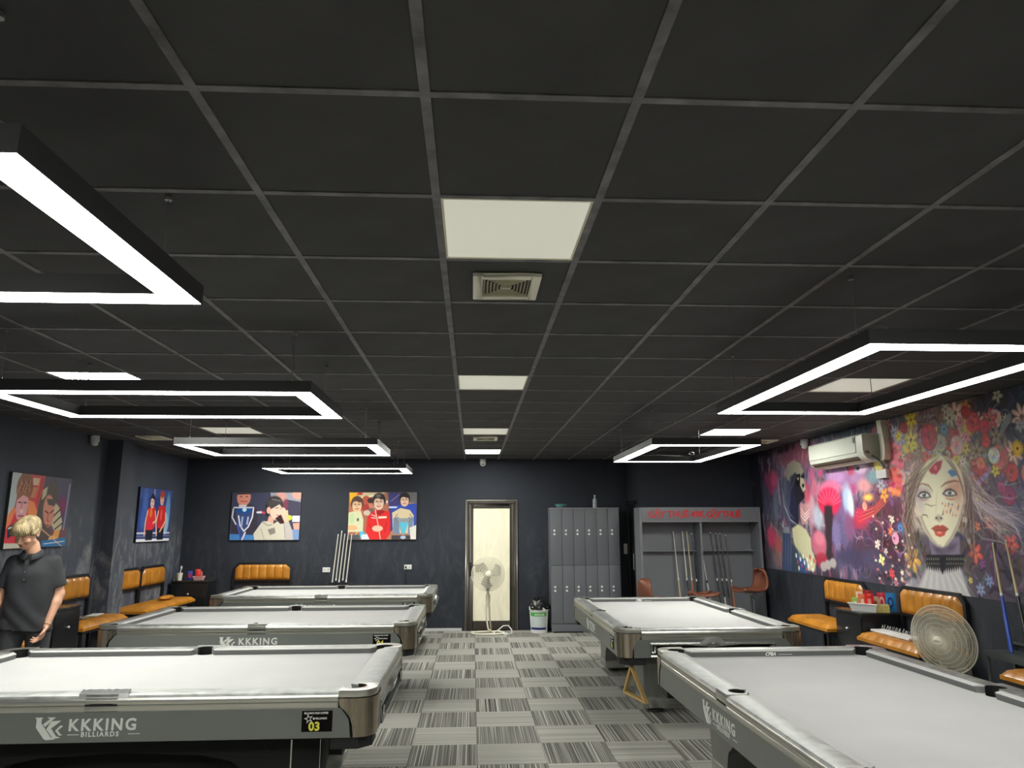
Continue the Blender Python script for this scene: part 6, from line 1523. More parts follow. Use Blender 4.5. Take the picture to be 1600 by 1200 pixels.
["b",4.743,0.748,0.011,0.011,0,[200,120,110],0.4,0.85],
["p",[[4.546,1.154],[4.621,1.198],[4.684,1.225],[4.769,1.23],[4.73,1.156],[4.656,1.105],[4.579,1.118]],[170,40,60],0.02,0.9],
["b",4.655,1.17,0.028,0.026,0,[225,110,120],0.5,0.8],
["p",[[4.824,1.117],[4.877,1.137],[4.953,1.115],[4.95,1.076],[4.876,1.066]],[70,120,170],0.01,1],
["s",[[4.752,1.276],[4.624,1.214],[4.472,1.126],[4.347,1.05]],0.0094,[150,130,105],0.65],
["s",[[4.742,1.274],[4.601,1.206],[4.459,1.114],[4.335,1.03]],0.0094,[190,170,140],0.65],
["s",[[4.731,1.271],[4.578,1.198],[4.446,1.101],[4.322,1.011]],0.0095,[120,98,85],0.65],
["s",[[4.72,1.269],[4.555,1.19],[4.432,1.088],[4.31,0.991]],0.0095,[150,130,105],0.65],
["s",[[4.709,1.267],[4.532,1.182],[4.419,1.076],[4.298,0.971]],0.0095,[190,170,140],0.65],
["s",[[4.699,1.265],[4.509,1.173],[4.405,1.063],[4.286,0.951]],0.0095,[120,98,85],0.65],
["s",[[4.688,1.262],[4.485,1.165],[4.392,1.051],[4.273,0.931]],0.0095,[150,130,105],0.65],
["s",[[4.677,1.26],[4.462,1.157],[4.378,1.038],[4.261,0.911]],0.0095,[190,170,140],0.65],
["s",[[4.666,1.258],[4.438,1.149],[4.365,1.025],[4.249,0.892]],0.0095,[120,98,85],0.65],
["s",[[4.766,1.283],[4.872,1.177],[4.971,1.059],[5.004,0.918]],0.0113,[120,98,88],0.65],
["s",[[4.781,1.281],[4.885,1.169],[4.978,1.046],[5.007,0.897]],0.0113,[180,160,145],0.65],
["s",[[4.796,1.28],[4.899,1.162],[4.985,1.034],[5.01,0.875]],0.0112,[95,75,70],0.65],
["s",[[4.811,1.278],[4.912,1.154],[4.992,1.021],[5.013,0.854]],0.0112,[120,98,88],0.65],
["s",[[4.826,1.277],[4.925,1.147],[4.999,1.008],[5.016,0.832]],0.0112,[180,160,145],0.65],
["s",[[4.841,1.275],[4.938,1.14],[5.006,0.995],[5.019,0.811]],0.0112,[95,75,70],0.65],
["s",[[4.856,1.274],[4.951,1.133],[5.013,0.983],[5.022,0.79]],0.0111,[120,98,88],0.65],
["s",[[4.87,1.272],[4.964,1.125],[5.02,0.97],[5.024,0.768]],0.0111,[180,160,145],0.65],
["p",[[4.313,0.714],[4.373,0.589],[4.466,0.476],[4.546,0.428],[4.611,0.417],[4.614,0.436],[4.55,0.451],[4.491,0.498],[4.409,0.606],[4.355,0.714]],[150,130,120],0.02,0.6],
["p",[[5.009,0.857],[4.967,0.736],[4.89,0.622],[4.785,0.509],[4.685,0.438],[4.645,0.425],[4.668,0.453],[4.766,0.529],[4.869,0.637],[4.947,0.752]],[150,125,118],0.02,0.6],
["s",[[4.515,1.206],[4.304,1.052],[4.174,0.819],[4.239,0.547],[4.103,0.275]],0.0137,[88,66,60],0.65],
["s",[[4.49,1.203],[4.268,1.044],[4.143,0.811],[4.215,0.537],[4.06,0.264]],0.0137,[128,102,88],0.65],
["s",[[4.464,1.2],[4.232,1.036],[4.112,0.803],[4.19,0.526],[4.017,0.254]],0.0138,[70,54,52],0.65],
["s",[[4.439,1.197],[4.195,1.028],[4.081,0.795],[4.165,0.516],[3.973,0.243]],0.0138,[155,130,112],0.65],
["s",[[4.413,1.194],[4.158,1.019],[4.049,0.787],[4.14,0.505],[4.097,0.241]],0.0139,[88,66,60],0.65],
["s",[[4.387,1.191],[4.121,1.011],[4.166,0.776],[4.114,0.495],[4.054,0.23]],0.0139,[128,102,88],0.65],
["s",[[4.509,1.177],[4.083,1.003],[4.135,0.768],[4.228,0.487],[4.01,0.22]],0.0137,[70,54,52],0.65],
["s",[[4.484,1.174],[4.291,0.982],[4.104,0.76],[4.203,0.476],[3.966,0.209]],0.0137,[155,130,112],0.65],
["s",[[4.459,1.171],[4.255,0.973],[4.073,0.752],[4.179,0.466],[4.09,0.207]],0.0138,[88,66,60],0.65],
["s",[[4.433,1.168],[4.219,0.965],[4.041,0.744],[4.154,0.455],[4.047,0.196]],0.0138,[128,102,88],0.65],
["s",[[4.407,1.164],[4.182,0.956],[4.158,0.734],[4.128,0.444],[4.004,0.185]],0.0139,[70,54,52],0.65],
["s",[[4.381,1.161],[4.145,0.947],[4.128,0.725],[4.103,0.434],[3.96,0.174]],0.0139,[155,130,112],0.65],
["s",[[4.504,1.147],[4.107,0.939],[4.096,0.717],[4.217,0.426],[4.084,0.173]],0.0137,[88,66,60],0.65],
["s",[[4.479,1.144],[4.069,0.93],[4.065,0.709],[4.192,0.416],[4.041,0.162]],0.0137,[128,102,88],0.65],
["s",[[4.453,1.141],[4.278,0.911],[4.033,0.701],[4.167,0.405],[3.998,0.151]],0.0138,[70,54,52],0.65],
["s",[[4.428,1.138],[4.242,0.902],[4.151,0.691],[4.142,0.394],[3.954,0.14]],0.0138,[155,130,112],0.65],
["s",[[4.402,1.134],[4.206,0.893],[4.12,0.683],[4.117,0.383],[4.078,0.139]],0.0139,[88,66,60],0.65],
["s",[[4.376,1.131],[4.169,0.884],[4.088,0.674],[4.092,0.372],[4.035,0.128]],0.0139,[128,102,88],0.65],
["s",[[4.498,1.117],[4.131,0.875],[4.057,0.666],[4.206,0.366],[3.991,0.117]],0.0137,[70,54,52],0.65],
["s",[[4.473,1.114],[4.094,0.866],[4.025,0.657],[4.181,0.355],[3.947,0.105]],0.0138,[155,130,112],0.65],
["s",[[4.448,1.111],[4.056,0.857],[4.143,0.648],[4.156,0.344],[4.071,0.105]],0.0138,[88,66,60],0.65],
["s",[[4.422,1.108],[4.265,0.84],[4.112,0.64],[4.131,0.333],[4.028,0.094]],0.0139,[128,102,88],0.65],
["s",[[4.396,1.104],[4.229,0.831],[4.08,0.631],[4.106,0.322],[3.985,0.083]],0.0139,[70,54,52],0.65],
["s",[[4.37,1.101],[4.192,0.822],[4.049,0.623],[4.08,0.311],[3.941,0.071]],0.014,[155,130,112],0.65],
["s",[[5.034,1.117],[5.045,0.856],[4.963,0.614],[5.0,0.404]],0.0126,[84,64,62],0.6],
["s",[[5.04,1.11],[5.064,0.847],[4.99,0.608],[5.03,0.398]],0.0126,[122,98,92],0.6],
["s",[[5.045,1.104],[5.083,0.839],[5.016,0.602],[5.061,0.392]],0.0126,[66,52,54],0.6],
["s",[[5.051,1.097],[5.102,0.831],[5.043,0.596],[5.09,0.385]],0.0126,[160,140,132],0.6],
["s",[[5.057,1.091],[5.121,0.823],[5.069,0.59],[4.994,0.374]],0.0126,[84,64,62],0.6],
["s",[[5.063,1.084],[5.038,0.818],[5.094,0.585],[5.025,0.368]],0.0126,[122,98,92],0.6],
["s",[[5.068,1.077],[5.057,0.81],[5.12,0.579],[5.055,0.362]],0.0126,[66,52,54],0.6],
["s",[[5.074,1.071],[5.076,0.802],[4.956,0.572],[5.085,0.356]],0.0126,[160,140,132],0.6],
["s",[[5.08,1.064],[5.095,0.794],[4.982,0.566],[4.989,0.344]],0.0125,[84,64,62],0.6],
["s",[[5.085,1.058],[5.114,0.786],[5.009,0.56],[5.019,0.338]],0.0125,[122,98,92],0.6],
["s",[[5.091,1.051],[5.031,0.78],[5.035,0.554],[5.05,0.332]],0.0125,[66,52,54],0.6],
["s",[[5.097,1.045],[5.05,0.772],[5.061,0.549],[5.079,0.326]],0.0125,[160,140,132],0.6],
["s",[[5.102,1.038],[5.069,0.764],[5.087,0.543],[4.983,0.314]],0.0125,[84,64,62],0.6],
["s",[[5.108,1.032],[5.088,0.756],[5.112,0.537],[5.014,0.308]],0.0125,[122,98,92],0.6],
["s",[[5.114,1.026],[5.107,0.748],[4.948,0.529],[5.044,0.303]],0.0125,[66,52,54],0.6],
["s",[[5.119,1.019],[5.024,0.742],[4.974,0.524],[5.074,0.297]],0.0125,[160,140,132],0.6],
["s",[[5.125,1.013],[5.043,0.735],[5.001,0.518],[4.978,0.285]],0.0125,[84,64,62],0.6],
["s",[[5.13,1.006],[5.062,0.727],[5.027,0.512],[5.008,0.279]],0.0124,[122,98,92],0.6],
["s",[[5.136,1.0],[5.081,0.719],[5.053,0.507],[5.038,0.273]],0.0124,[66,52,54],0.6],
["s",[[5.142,0.994],[5.1,0.711],[5.079,0.501],[5.068,0.267]],0.0124,[160,140,132],0.6],
["s",[[5.147,0.987],[5.017,0.705],[5.104,0.496],[4.972,0.255]],0.0124,[84,64,62],0.6],
["s",[[5.153,0.981],[5.036,0.697],[4.94,0.487],[5.003,0.249]],0.0124,[122,98,92],0.6],
["s",[[1.391,1.514],[1.24,1.308],[1.195,0.996],[1.28,0.708]],0.0142,[150,150,160],0.6],
["s",[[1.424,1.506],[1.254,1.292],[1.204,0.981],[1.297,0.708]],0.0141,[70,76,108],0.6],
["s",[[1.456,1.498],[1.269,1.277],[1.213,0.967],[1.313,0.708]],0.0141,[110,114,135],0.6],
["s",[[1.488,1.491],[1.283,1.261],[1.222,0.952],[1.33,0.708]],0.014,[40,42,66],0.6],
["s",[[1.52,1.483],[1.298,1.246],[1.231,0.937],[1.346,0.708]],0.014,[150,150,160],0.6],
["s",[[1.551,1.476],[1.312,1.231],[1.239,0.923],[1.363,0.707]],0.014,[70,76,108],0.6],
["s",[[1.583,1.468],[1.326,1.216],[1.248,0.908],[1.38,0.707]],0.0139,[110,114,135],0.6],
["s",[[1.614,1.461],[1.34,1.2],[1.257,0.894],[1.396,0.707]],0.0139,[40,42,66],0.6],
["s",[[1.645,1.454],[1.355,1.185],[1.266,0.879],[1.412,0.707]],0.0138,[150,150,160],0.6],
["s",[[1.675,1.447],[1.369,1.17],[1.274,0.865],[1.429,0.707]],0.0138,[70,76,108],0.6],
["s",[[1.706,1.439],[1.383,1.155],[1.283,0.85],[1.445,0.707]],0.0137,[110,114,135],0.6],
["s",[[1.736,1.432],[1.397,1.14],[1.292,0.836],[1.461,0.707]],0.0137,[40,42,66],0.6],
["s",[[1.767,1.425],[1.411,1.125],[1.3,0.821],[1.477,0.706]],0.0137,[150,150,160],0.6],
["s",[[1.797,1.418],[1.425,1.11],[1.309,0.807],[1.493,0.706]],0.0136,[70,76,108],0.6],
["s",[[1.086,0.518],[1.023,0.231],[0.962,-0.045]],0.0175,[90,105,145],0.5],
["s",[[1.115,0.519],[1.052,0.232],[0.991,-0.043]],0.0175,[44,56,92],0.5],
["s",[[1.144,0.519],[1.081,0.233],[1.02,-0.041]],0.0174,[140,145,155],0.5],
["s",[[1.172,0.519],[1.11,0.234],[1.049,-0.039]],0.0174,[90,105,145],0.5],
["s",[[1.201,0.519],[1.138,0.235],[1.078,-0.038]],0.0173,[44,56,92],0.5],
["s",[[1.229,0.52],[1.167,0.236],[1.106,-0.036]],0.0173,[140,145,155],0.5],
["s",[[1.257,0.52],[1.195,0.237],[1.135,-0.034]],0.0173,[90,105,145],0.5],
["s",[[1.285,0.52],[1.223,0.238],[1.163,-0.032]],0.0172,[44,56,92],0.5],
["s",[[1.313,0.52],[1.251,0.239],[1.191,-0.031]],0.0172,[140,145,155],0.5],
["s",[[1.34,0.521],[1.279,0.24],[1.219,-0.029]],0.0171,[90,105,145],0.5],
["p",[[4.355,0.343],[4.39,0.344],[4.38,0.263],[4.348,0.205],[4.334,0.261]],[32,32,40],0.006,1],
["b",4.364,0.303,0.01,0.012,0,[120,125,95],0.4,0.9],
["b",4.355,0.257,0.008,0.01,0,[140,140,110],0.4,0.8],
["p",[[4.39,0.344],[4.425,0.346],[4.414,0.258],[4.382,0.199],[4.37,0.263]],[32,32,40],0.006,1],
["b",4.399,0.304,0.01,0.012,0,[120,125,95],0.4,0.9],
["b",4.39,0.259,0.008,0.01,0,[140,140,110],0.4,0.8],
["p",[[4.425,0.346],[4.46,0.347],[4.448,0.254],[4.416,0.193],[4.405,0.264]],[32,32,40],0.006,1],
["b",4.434,0.306,0.01,0.012,0,[120,125,95],0.4,0.9],
["b",4.425,0.26,0.008,0.01,0,[140,140,110],0.4,0.8],
["p",[[4.46,0.347],[4.495,0.348],[4.482,0.25],[4.449,0.188],[4.44,0.266]],[32,32,40],0.006,1],
["b",4.469,0.307,0.01,0.011,0,[120,125,95],0.4,0.9],
["b",4.46,0.262,0.007,0.01,0,[140,140,110],0.4,0.8],
["p",[[4.495,0.348],[4.529,0.35],[4.515,0.247],[4.482,0.184],[4.474,0.268]],[32,32,40],0.006,1],
["b",4.503,0.309,0.01,0.011,0,[120,125,95],0.4,0.9],
["b",4.495,0.264,0.007,0.01,0,[140,140,110],0.4,0.8],
["p",[[4.529,0.35],[4.563,0.351],[4.548,0.245],[4.516,0.181],[4.509,0.269]],[32,32,40],0.006,1],
["b",4.537,0.31,0.01,0.011,0,[120,125,95],0.4,0.9],
["b",4.529,0.265,0.007,0.01,0,[140,140,110],0.4,0.8],
["p",[[4.563,0.351],[4.596,0.352],[4.581,0.244],[4.549,0.18],[4.543,0.271]],[32,32,40],0.006,1],
["b",4.571,0.312,0.01,0.011,0,[120,125,95],0.4,0.9],
["b",4.562,0.267,0.007,0.01,0,[140,140,110],0.4,0.8],
["p",[[4.596,0.352],[4.629,0.353],[4.614,0.244],[4.582,0.179],[4.576,0.273]],[32,32,40],0.006,1],
["b",4.604,0.313,0.01,0.011,0,[120,125,95],0.4,0.9],
["b",4.596,0.269,0.007,0.01,0,[140,140,110],0.4,0.8],
["p",[[4.629,0.353],[4.662,0.355],[4.647,0.245],[4.615,0.181],[4.61,0.274]],[32,32,40],0.006,1],
["b",4.637,0.315,0.009,0.011,0,[120,125,95],0.4,0.9],
["b",4.629,0.27,0.007,0.01,0,[140,140,110],0.4,0.8],
["p",[[4.662,0.355],[4.695,0.356],[4.679,0.247],[4.648,0.183],[4.642,0.276]],[32,32,40],0.006,1],
["b",4.67,0.316,0.009,0.011,0,[120,125,95],0.4,0.9],
["b",4.662,0.272,0.007,0.01,0,[140,140,110],0.4,0.8],
["p",[[4.695,0.356],[4.727,0.357],[4.712,0.251],[4.681,0.188],[4.675,0.277]],[32,32,40],0.006,1],
["b",4.702,0.317,0.009,0.011,0,[120,125,95],0.4,0.9],
["b",4.694,0.274,0.007,0.01,0,[140,140,110],0.4,0.8],
["p",[[4.727,0.357],[4.759,0.358],[4.745,0.255],[4.714,0.193],[4.708,0.279]],[32,32,40],0.006,1],
["b",4.735,0.319,0.009,0.011,0,[120,125,95],0.4,0.9],
["b",4.726,0.275,0.007,0.009,0,[140,140,110],0.4,0.8],
["p",[[4.759,0.358],[4.791,0.359],[4.777,0.261],[4.747,0.2],[4.74,0.28]],[32,32,40],0.006,1],
["b",4.766,0.32,0.009,0.011,0,[120,125,95],0.4,0.9],
["b",4.758,0.277,0.007,0.009,0,[140,140,110],0.4,0.8],
["p",[[4.791,0.359],[4.822,0.361],[4.809,0.267],[4.779,0.208],[4.771,0.282]],[32,32,40],0.006,1],
["b",4.798,0.321,0.009,0.011,0,[120,125,95],0.4,0.9],
["b",4.79,0.278,0.007,0.009,0,[140,140,110],0.4,0.8],
["p",[[4.822,0.361],[4.853,0.362],[4.841,0.274],[4.812,0.216],[4.803,0.283]],[32,32,40],0.006,1],
["b",4.829,0.323,0.009,0.011,0,[120,125,95],0.4,0.9],
["b",4.821,0.28,0.007,0.009,0,[140,140,110],0.4,0.8],
["p",[[4.853,0.362],[4.884,0.363],[4.873,0.281],[4.844,0.225],[4.834,0.285]],[32,32,40],0.006,1],
["b",4.86,0.324,0.009,0.011,0,[120,125,95],0.4,0.9],
["b",4.852,0.281,0.007,0.009,0,[140,140,110],0.4,0.8],
["p",[[4.884,0.363],[4.914,0.364],[4.905,0.288],[4.876,0.234],[4.865,0.286]],[32,32,40],0.006,1],
["b",4.891,0.325,0.009,0.011,0,[120,125,95],0.4,0.9],
["b",4.883,0.283,0.007,0.009,0,[140,140,110],0.4,0.8],
["p",[[4.563,0.327],[4.653,0.331],[4.615,0.22],[4.574,0.163],[4.558,0.217]],[24,26,36],0.006,1],
["s",[[5.415,1.621],[5.438,1.573],[5.498,1.556],[5.573,1.574],[5.625,1.551],[5.622,1.515]],0.0085,[150,152,160],0.8],
["s",[[5.447,1.564],[5.54,1.616],[5.628,1.652]],0.0084,[150,152,160],0.8],
["s",[[5.573,1.574],[5.673,1.572],[5.721,1.515],[5.691,1.462]],0.0083,[150,152,160],0.8],
["s",[[5.451,1.363],[5.541,1.294],[5.567,1.219]],0.0084,[150,152,160],0.8],
["s",[[5.762,0.979],[5.576,0.949],[5.422,0.986]],0.008,[150,152,160],0.8],
["s",[[5.744,0.885],[5.594,0.836],[5.441,0.87],[5.281,0.789]],0.008,[150,152,160],0.8],
["s",[[5.321,0.557],[5.302,0.343],[5.281,0.144]],0.0086,[150,152,160],0.8],
["s",[[5.011,0.644],[5.186,0.512],[5.41,0.487],[5.65,0.385]],0.0091,[150,152,160],0.8],
["p",[[5.715,1.537],[5.715,1.487],[5.621,1.4],[5.546,1.373],[5.592,1.461],[5.675,1.529]],[130,134,142],0.01,0.9],
["b",3.469,0.726,0.023,0.015,0,[225,190,190],0.4,0.8],
["b",3.666,0.558,0.022,0.015,0,[215,110,110],0.4,0.8],
["b",3.852,0.4,0.021,0.014,0,[235,225,200],0.4,0.8],
["b",4.028,0.249,0.02,0.014,0,[160,60,80],0.4,0.8],
["b",3.477,0.058,0.023,0.015,0,[225,190,190],0.4,0.8],
["b",3.801,0.623,0.021,0.014,0,[215,110,110],0.4,0.8],
["b",3.981,0.465,0.02,0.014,0,[235,225,200],0.4,0.8],
["b",3.419,0.286,0.023,0.015,0,[160,60,80],0.4,0.8],
["b",3.617,0.132,0.022,0.015,0,[225,190,190],0.4,0.8],
["b",3.932,0.686,0.02,0.014,0,[215,110,110],0.4,0.8],
["b",4.106,0.529,0.019,0.014,0,[235,225,200],0.4,0.8],
["b",3.562,0.357,0.022,0.015,0,[160,60,80],0.4,0.8],
["b",3.752,0.203,0.021,0.014,0,[225,190,190],0.4,0.8],
["b",3.932,0.057,0.02,0.014,0,[215,110,110],0.4,0.8],
["b",3.506,0.588,0.023,0.015,0,[235,225,200],0.4,0.8],
["b",3.7,0.426,0.021,0.015,0,[160,60,80],0.4,0.8],
["b",3.884,0.272,0.02,0.014,0,[225,190,190],0.4,0.8],
["b",4.058,0.126,0.019,0.014,0,[215,110,110],0.4,0.8],
["b",3.647,0.654,0.022,0.015,0,[235,225,200],0.4,0.8],
["b",3.834,0.492,0.021,0.014,0,[160,60,80],0.4,0.8],
["b",4.011,0.339,0.02,0.014,0,[225,190,190],0.4,0.8],
["b",3.457,0.153,0.023,0.015,0,[215,110,110],0.4,0.8],
["b",3.783,0.718,0.021,0.014,0,[235,225,200],0.4,0.8],
["b",3.964,0.557,0.02,0.014,0,[160,60,80],0.4,0.8],
["b",4.135,0.404,0.019,0.014,0,[225,190,190],0.4,0.8],
["b",3.598,0.225,0.022,0.015,0,[215,110,110],0.4,0.8],
["b",3.786,0.076,0.021,0.014,0,[235,225,200],0.4,0.8],
["b",4.09,0.619,0.019,0.014,0,[160,60,80],0.4,0.8],
["b",3.543,0.453,0.022,0.015,0,[225,190,190],0.4,0.8],
["b",3.734,0.295,0.021,0.014,0,[215,110,110],0.4,0.8],
["b",3.916,0.146,0.02,0.014,0,[235,225,200],0.4,0.8],
["b",3.486,0.686,0.023,0.015,0,[160,60,80],0.4,0.8],
["b",3.682,0.52,0.022,0.015,0,[225,190,190],0.4,0.8],
["b",3.867,0.363,0.021,0.014,0,[215,110,110],0.4,0.8],
["b",4.042,0.215,0.02,0.014,0,[235,225,200],0.4,0.8],
["b",3.493,0.021,0.023,0.015,0,[160,60,80],0.4,0.8],
["b",3.817,0.586,0.021,0.014,0,[225,190,190],0.4,0.8],
["b",3.995,0.429,0.02,0.014,0,[215,110,110],0.4,0.8],
["b",3.437,0.248,0.023,0.015,0,[235,225,200],0.4,0.8],
["b",3.633,0.095,0.022,0.015,0,[160,60,80],0.4,0.8]])
# beyond the picture edge the painting goes on with loose flowers
for k in range(16):
    MUR.flower(5.95+rr_.random()*1.0, .1+rr_.random()*1.5, .05+rr_.random()*.07, rr_.choice((5, 6, 9)), rr_.choice(((190, 90, 90), (200, 180, 80), (120, 110, 160), (190, 140, 150))), (220, 190, 170), (120, 80, 50))
# dark ragged left border near the corner
for k in range(60):
    MUR.blob(rr_.random()**1.6*.35, rr_.random()*1.745, .05+rr_.random()*.05, .08+rr_.random()*.12, 0, (32, 34, 44), .8, .7)
for k in range(30):
    MUR.blob(.4+rr_.random()*1.2, 1.745-rr_.random()*.06, .06, .05, 0, (45, 38, 50), .8, .6)
g_ = MUR.c.mean(-1, keepdims=True); MUR.c = np.clip(g_+(MUR.c-g_)*.86, 0, 255)
M['mural'] = paint_mat('mural print', 1.32, .55)
mo = MUR.surface('wall_mural', M['mural'], None, (XR-.004, YS-.012, 1.03), (0, -1, 0), (0, 0, 1))
tag(mo, 'huge painted mural of two women with flowers covering the right wall', 'mural')

# ------------------------------------------------------------------ four canvas pictures (coordinates 100 wide x 69 high, from the top left)
M['print'] = paint_mat('canvas print', .95, .45)
M['canvas_edge'] = mat('black canvas edge', (.01, .01, .012), .7)
def picture(lab, items, base, loc, rz, W=1.125, H=.775):
    P = Paint(W, H, .0055, base); k = W/100; hk = H/69
    T_ = lambda p: (p[0]*k, H-p[1]*hk)
    for s in items:
        if s[0] == 'b': P.blob(*T_(s[1:3]), s[3]*k, s[4]*hk, s[6] if len(s) > 6 else 0, s[5], s[7] if len(s) > 7 else .15, s[8] if len(s) > 8 else 1)
        elif s[0] == 'p': P.poly([T_(p) for p in s[1]], s[2], .006, s[3] if len(s) > 3 else 1)
        elif s[0] == 's': P.stroke([T_(p) for p in s[1]], s[2]*k, s[3], s[4] if len(s) > 4 else 1, False)
    t = thing('wall_picture', lab, 'picture', loc, rz)
    MB().box(-W/2, W/2, -.032, -.001, -H/2, H/2).build('stretcher', M['canvas_edge'], t, 0)
    P.surface('print', M['print'], t, (-W/2+.004, -.0335, -H/2+.004), ((W-.008)/W, 0, 0), (0, 0, (H-.008)/H))
    return t
SK, SKD, HR = (226, 180, 150), (190, 130, 105), (60, 48, 44)
def face(x, y, r, col=SK, hair=HR, tilt=0, smile=True):
    o = [['b', x, y-r*.35, r*1.08, r*1.25, hair], ['b', x, y+r*.1, r*.82, r*1.1, col, tilt], ['p', [(x-r*.85, y-r*.55), (x, y-r*1.2), (x+r*.85, y-r*.55), (x+r*.3, y-r*.5), (x-r*.1, y-r*.7)], hair]]
    for s in (-1, 1): o += [['s', [(x+s*r*.16, y-r*.12), (x+s*r*.5, y-r*.12)], max(.7, r*.12), (50, 35, 35)], ['s', [(x+s*r*.14, y-r*.32), (x+s*r*.55, y-r*.34)], max(.5, r*.08), (80, 55, 45), .7]]
    o += [['s', [(x, y), (x-r*.06, y+r*.3), (x+r*.08, y+r*.32)], max(.5, r*.09), tuple(int(q*.72) for q in col)], ['s', [(x-r*.3, y+r*.58), (x, y+r*.68), (x+r*.3, y+r*.58)], max(.7, r*.13), (170, 70, 65)]]
    return o
# left wall, near: two players leaning over a table
pA = [['p', [(0, 0), (14, 0), (8, 36), (0, 42)], (176, 184, 186)], ['p', [(28, 0), (52, 0), (46, 34), (30, 30)], (200, 70, 70)], ['p', [(32, 3), (43, 3), (42, 10), (32, 10)], (225, 180, 150)], ['p', [(32, 12), (41, 12), (38, 22), (30, 22)], (205, 130, 90)],
 ['s', [(44, 2), (40, 22)], 1.2, (235, 100, 100)], ['s', [(48, 2), (43, 26)], 1.2, (170, 30, 40)], ['p', [(52, 0), (100, 0), (100, 50), (52, 50)], (84, 80, 104)], ['b', 87, 28, 8, 9, (128, 52, 92), 0, 1.0], ['s', [(97, 6), (94, 52)], 2.2, (170, 175, 200), .7],
 ['p', [(0, 40), (10, 32), (30, 30), (42, 36), (50, 50), (54, 69), (0, 69)], (208, 50, 66)], ['p', [(0, 40), (8, 31), (12, 34), (6, 46), (0, 52)], (232, 130, 80)], ['p', [(29, 24), (38, 26), (46, 36), (52, 58), (44, 60), (40, 44), (30, 38)], (236, 140, 84)],
 ['p', [(14, 40), (24, 48), (30, 40), (28, 69), (16, 69)], (170, 34, 60)], ['p', [(2, 50), (12, 46), (15, 56), (4, 60)], (40, 35, 45)], ['s', [(4, 51), (12, 49)], 1.4, (225, 225, 225)],
 ['b', 21, 13, 12.5, 14, (138, 84, 60)], ['b', 20, 30, 9.5, 15, (222, 160, 160)], ['p', [(9, 14), (31, 13), (30, 23), (20, 20), (11, 25)], (150, 95, 68)]]
for q in range(18): pA.append(['s', [(12+q, 18-(q*7) % 10), (14+q*.9, 6+(q*5) % 8)], .9, ((205, 150, 100), (95, 55, 45))[q % 2], .8])
pA += [['s', [(14, 27), (18, 27)], 1.2, (70, 40, 60)], ['s', [(22, 27), (26, 27)], 1.2, (70, 40, 60)], ['s', [(20, 27), (18.5, 34), (21, 35)], 1.0, (160, 90, 110)], ['s', [(16, 39.5), (24, 39.5)], 1.4, (150, 60, 90)], ['b', 20, 35, 2.5, 2, (235, 190, 190)],
 ['p', [(46, 26), (52, 12), (64, 10), (60, 28), (66, 44), (72, 58), (58, 69), (48, 60), (44, 44)], (86, 78, 76)], ['p', [(50, 14), (60, 9), (60, 16), (50, 24)], (196, 186, 150)], ['p', [(72, 24), (82, 30), (90, 44), (90, 52), (78, 54), (68, 44)], (196, 186, 152)],
 ['s', [(72, 40), (84, 32)], 1.6, (50, 44, 44)], ['s', [(75, 46), (88, 38)], 1.6, (50, 44, 44)], ['s', [(78, 52), (90, 46)], 1.4, (50, 44, 44)],
 ['b', 67, 17, 10, 15, (86, 76, 70)], ['b', 64, 34, 9.5, 16, (208, 138, 118), .2], ['p', [(58, 22), (76, 22), (72, 29), (62, 28)], (92, 80, 74)], ['s', [(58, 34), (63, 36)], 1.3, (70, 40, 40)], ['s', [(67, 36), (72, 33)], 1.3, (70, 40, 40)], ['s', [(64, 36), (63, 43), (66, 44)], 1.2, (150, 84, 70)], ['s', [(61, 48), (67, 48)], 1.3, (140, 60, 60)],
 ['p', [(78, 54), (88, 52), (86, 62), (80, 66), (72, 64)], (226, 160, 84)], ['b', 76, 62, 7, 4, (232, 176, 110)], ['p', [(58, 63), (100, 60), (100, 69), (58, 69)], (52, 120, 176)], ['s', [(52, 50), (94, 69)], 1.2, (220, 170, 130)], ['p', [(0, 64), (44, 65), (44, 69), (0, 69)], (200, 196, 180)], ['s', [(62, 66), (98, 64)], 1, (210, 215, 220)]]
picture('picture of two players leaning over a table, on the left wall behind the person', pA, (120, 80, 90), (XL, 8.24, 1.838), PI/2)
# left wall, far: two players in red
pB = [['p', [(0, 0), (100, 0), (100, 10), (0, 14)], (64, 84, 140)], ['b', 17, 20, 7, 20, (70, 100, 165), 0, .4], ['b', 14, 40, 8, 14, (60, 90, 160), 0, .4], ['b', 88, 30, 8, 26, (110, 150, 190), 0, .4], ['b', 84, 46, 9, 14, (150, 185, 205), 0, .4], ['b', 72, 30, 5, 16, (70, 95, 150), 0, .4], ['s', [(0, 58), (100, 58)], 2.2, (205, 205, 215)], ['s', [(0, 62), (100, 62)], 1.4, (120, 120, 135)], ['s', [(0, 67), (100, 67)], 3.4, (225, 225, 228)],
 ['p', [(25, 50), (47, 50), (46, 67), (26, 67)], (34, 34, 50)], ['p', [(60, 48), (80, 48), (80, 67), (60, 67)], (34, 34, 50)],
 ['p', [(26, 26), (48, 24), (52, 48), (44, 54), (26, 54), (24, 44)], (206, 52, 48)], ['p', [(58, 22), (80, 22), (86, 42), (80, 52), (60, 52), (56, 40)], (196, 44, 52)], ['s', [(26, 30), (22, 44), (22, 60)], 3.4, SK], ['s', [(49, 30), (53, 42), (42, 46)], 3.2, SK], ['s', [(58, 30), (54, 44), (58, 60)], 3.4, SK], ['s', [(82, 32), (84, 42), (68, 56)], 3.2, SK],
 ['b', 36, 47, 8, 6, (220, 40, 70)], ['b', 36, 32, 4, 6, (230, 120, 50)], ['b', 68, 34, 3, 8, (230, 90, 70)], ['s', [(42, 2), (44, 18)], 2.5, (190, 190, 200)]]
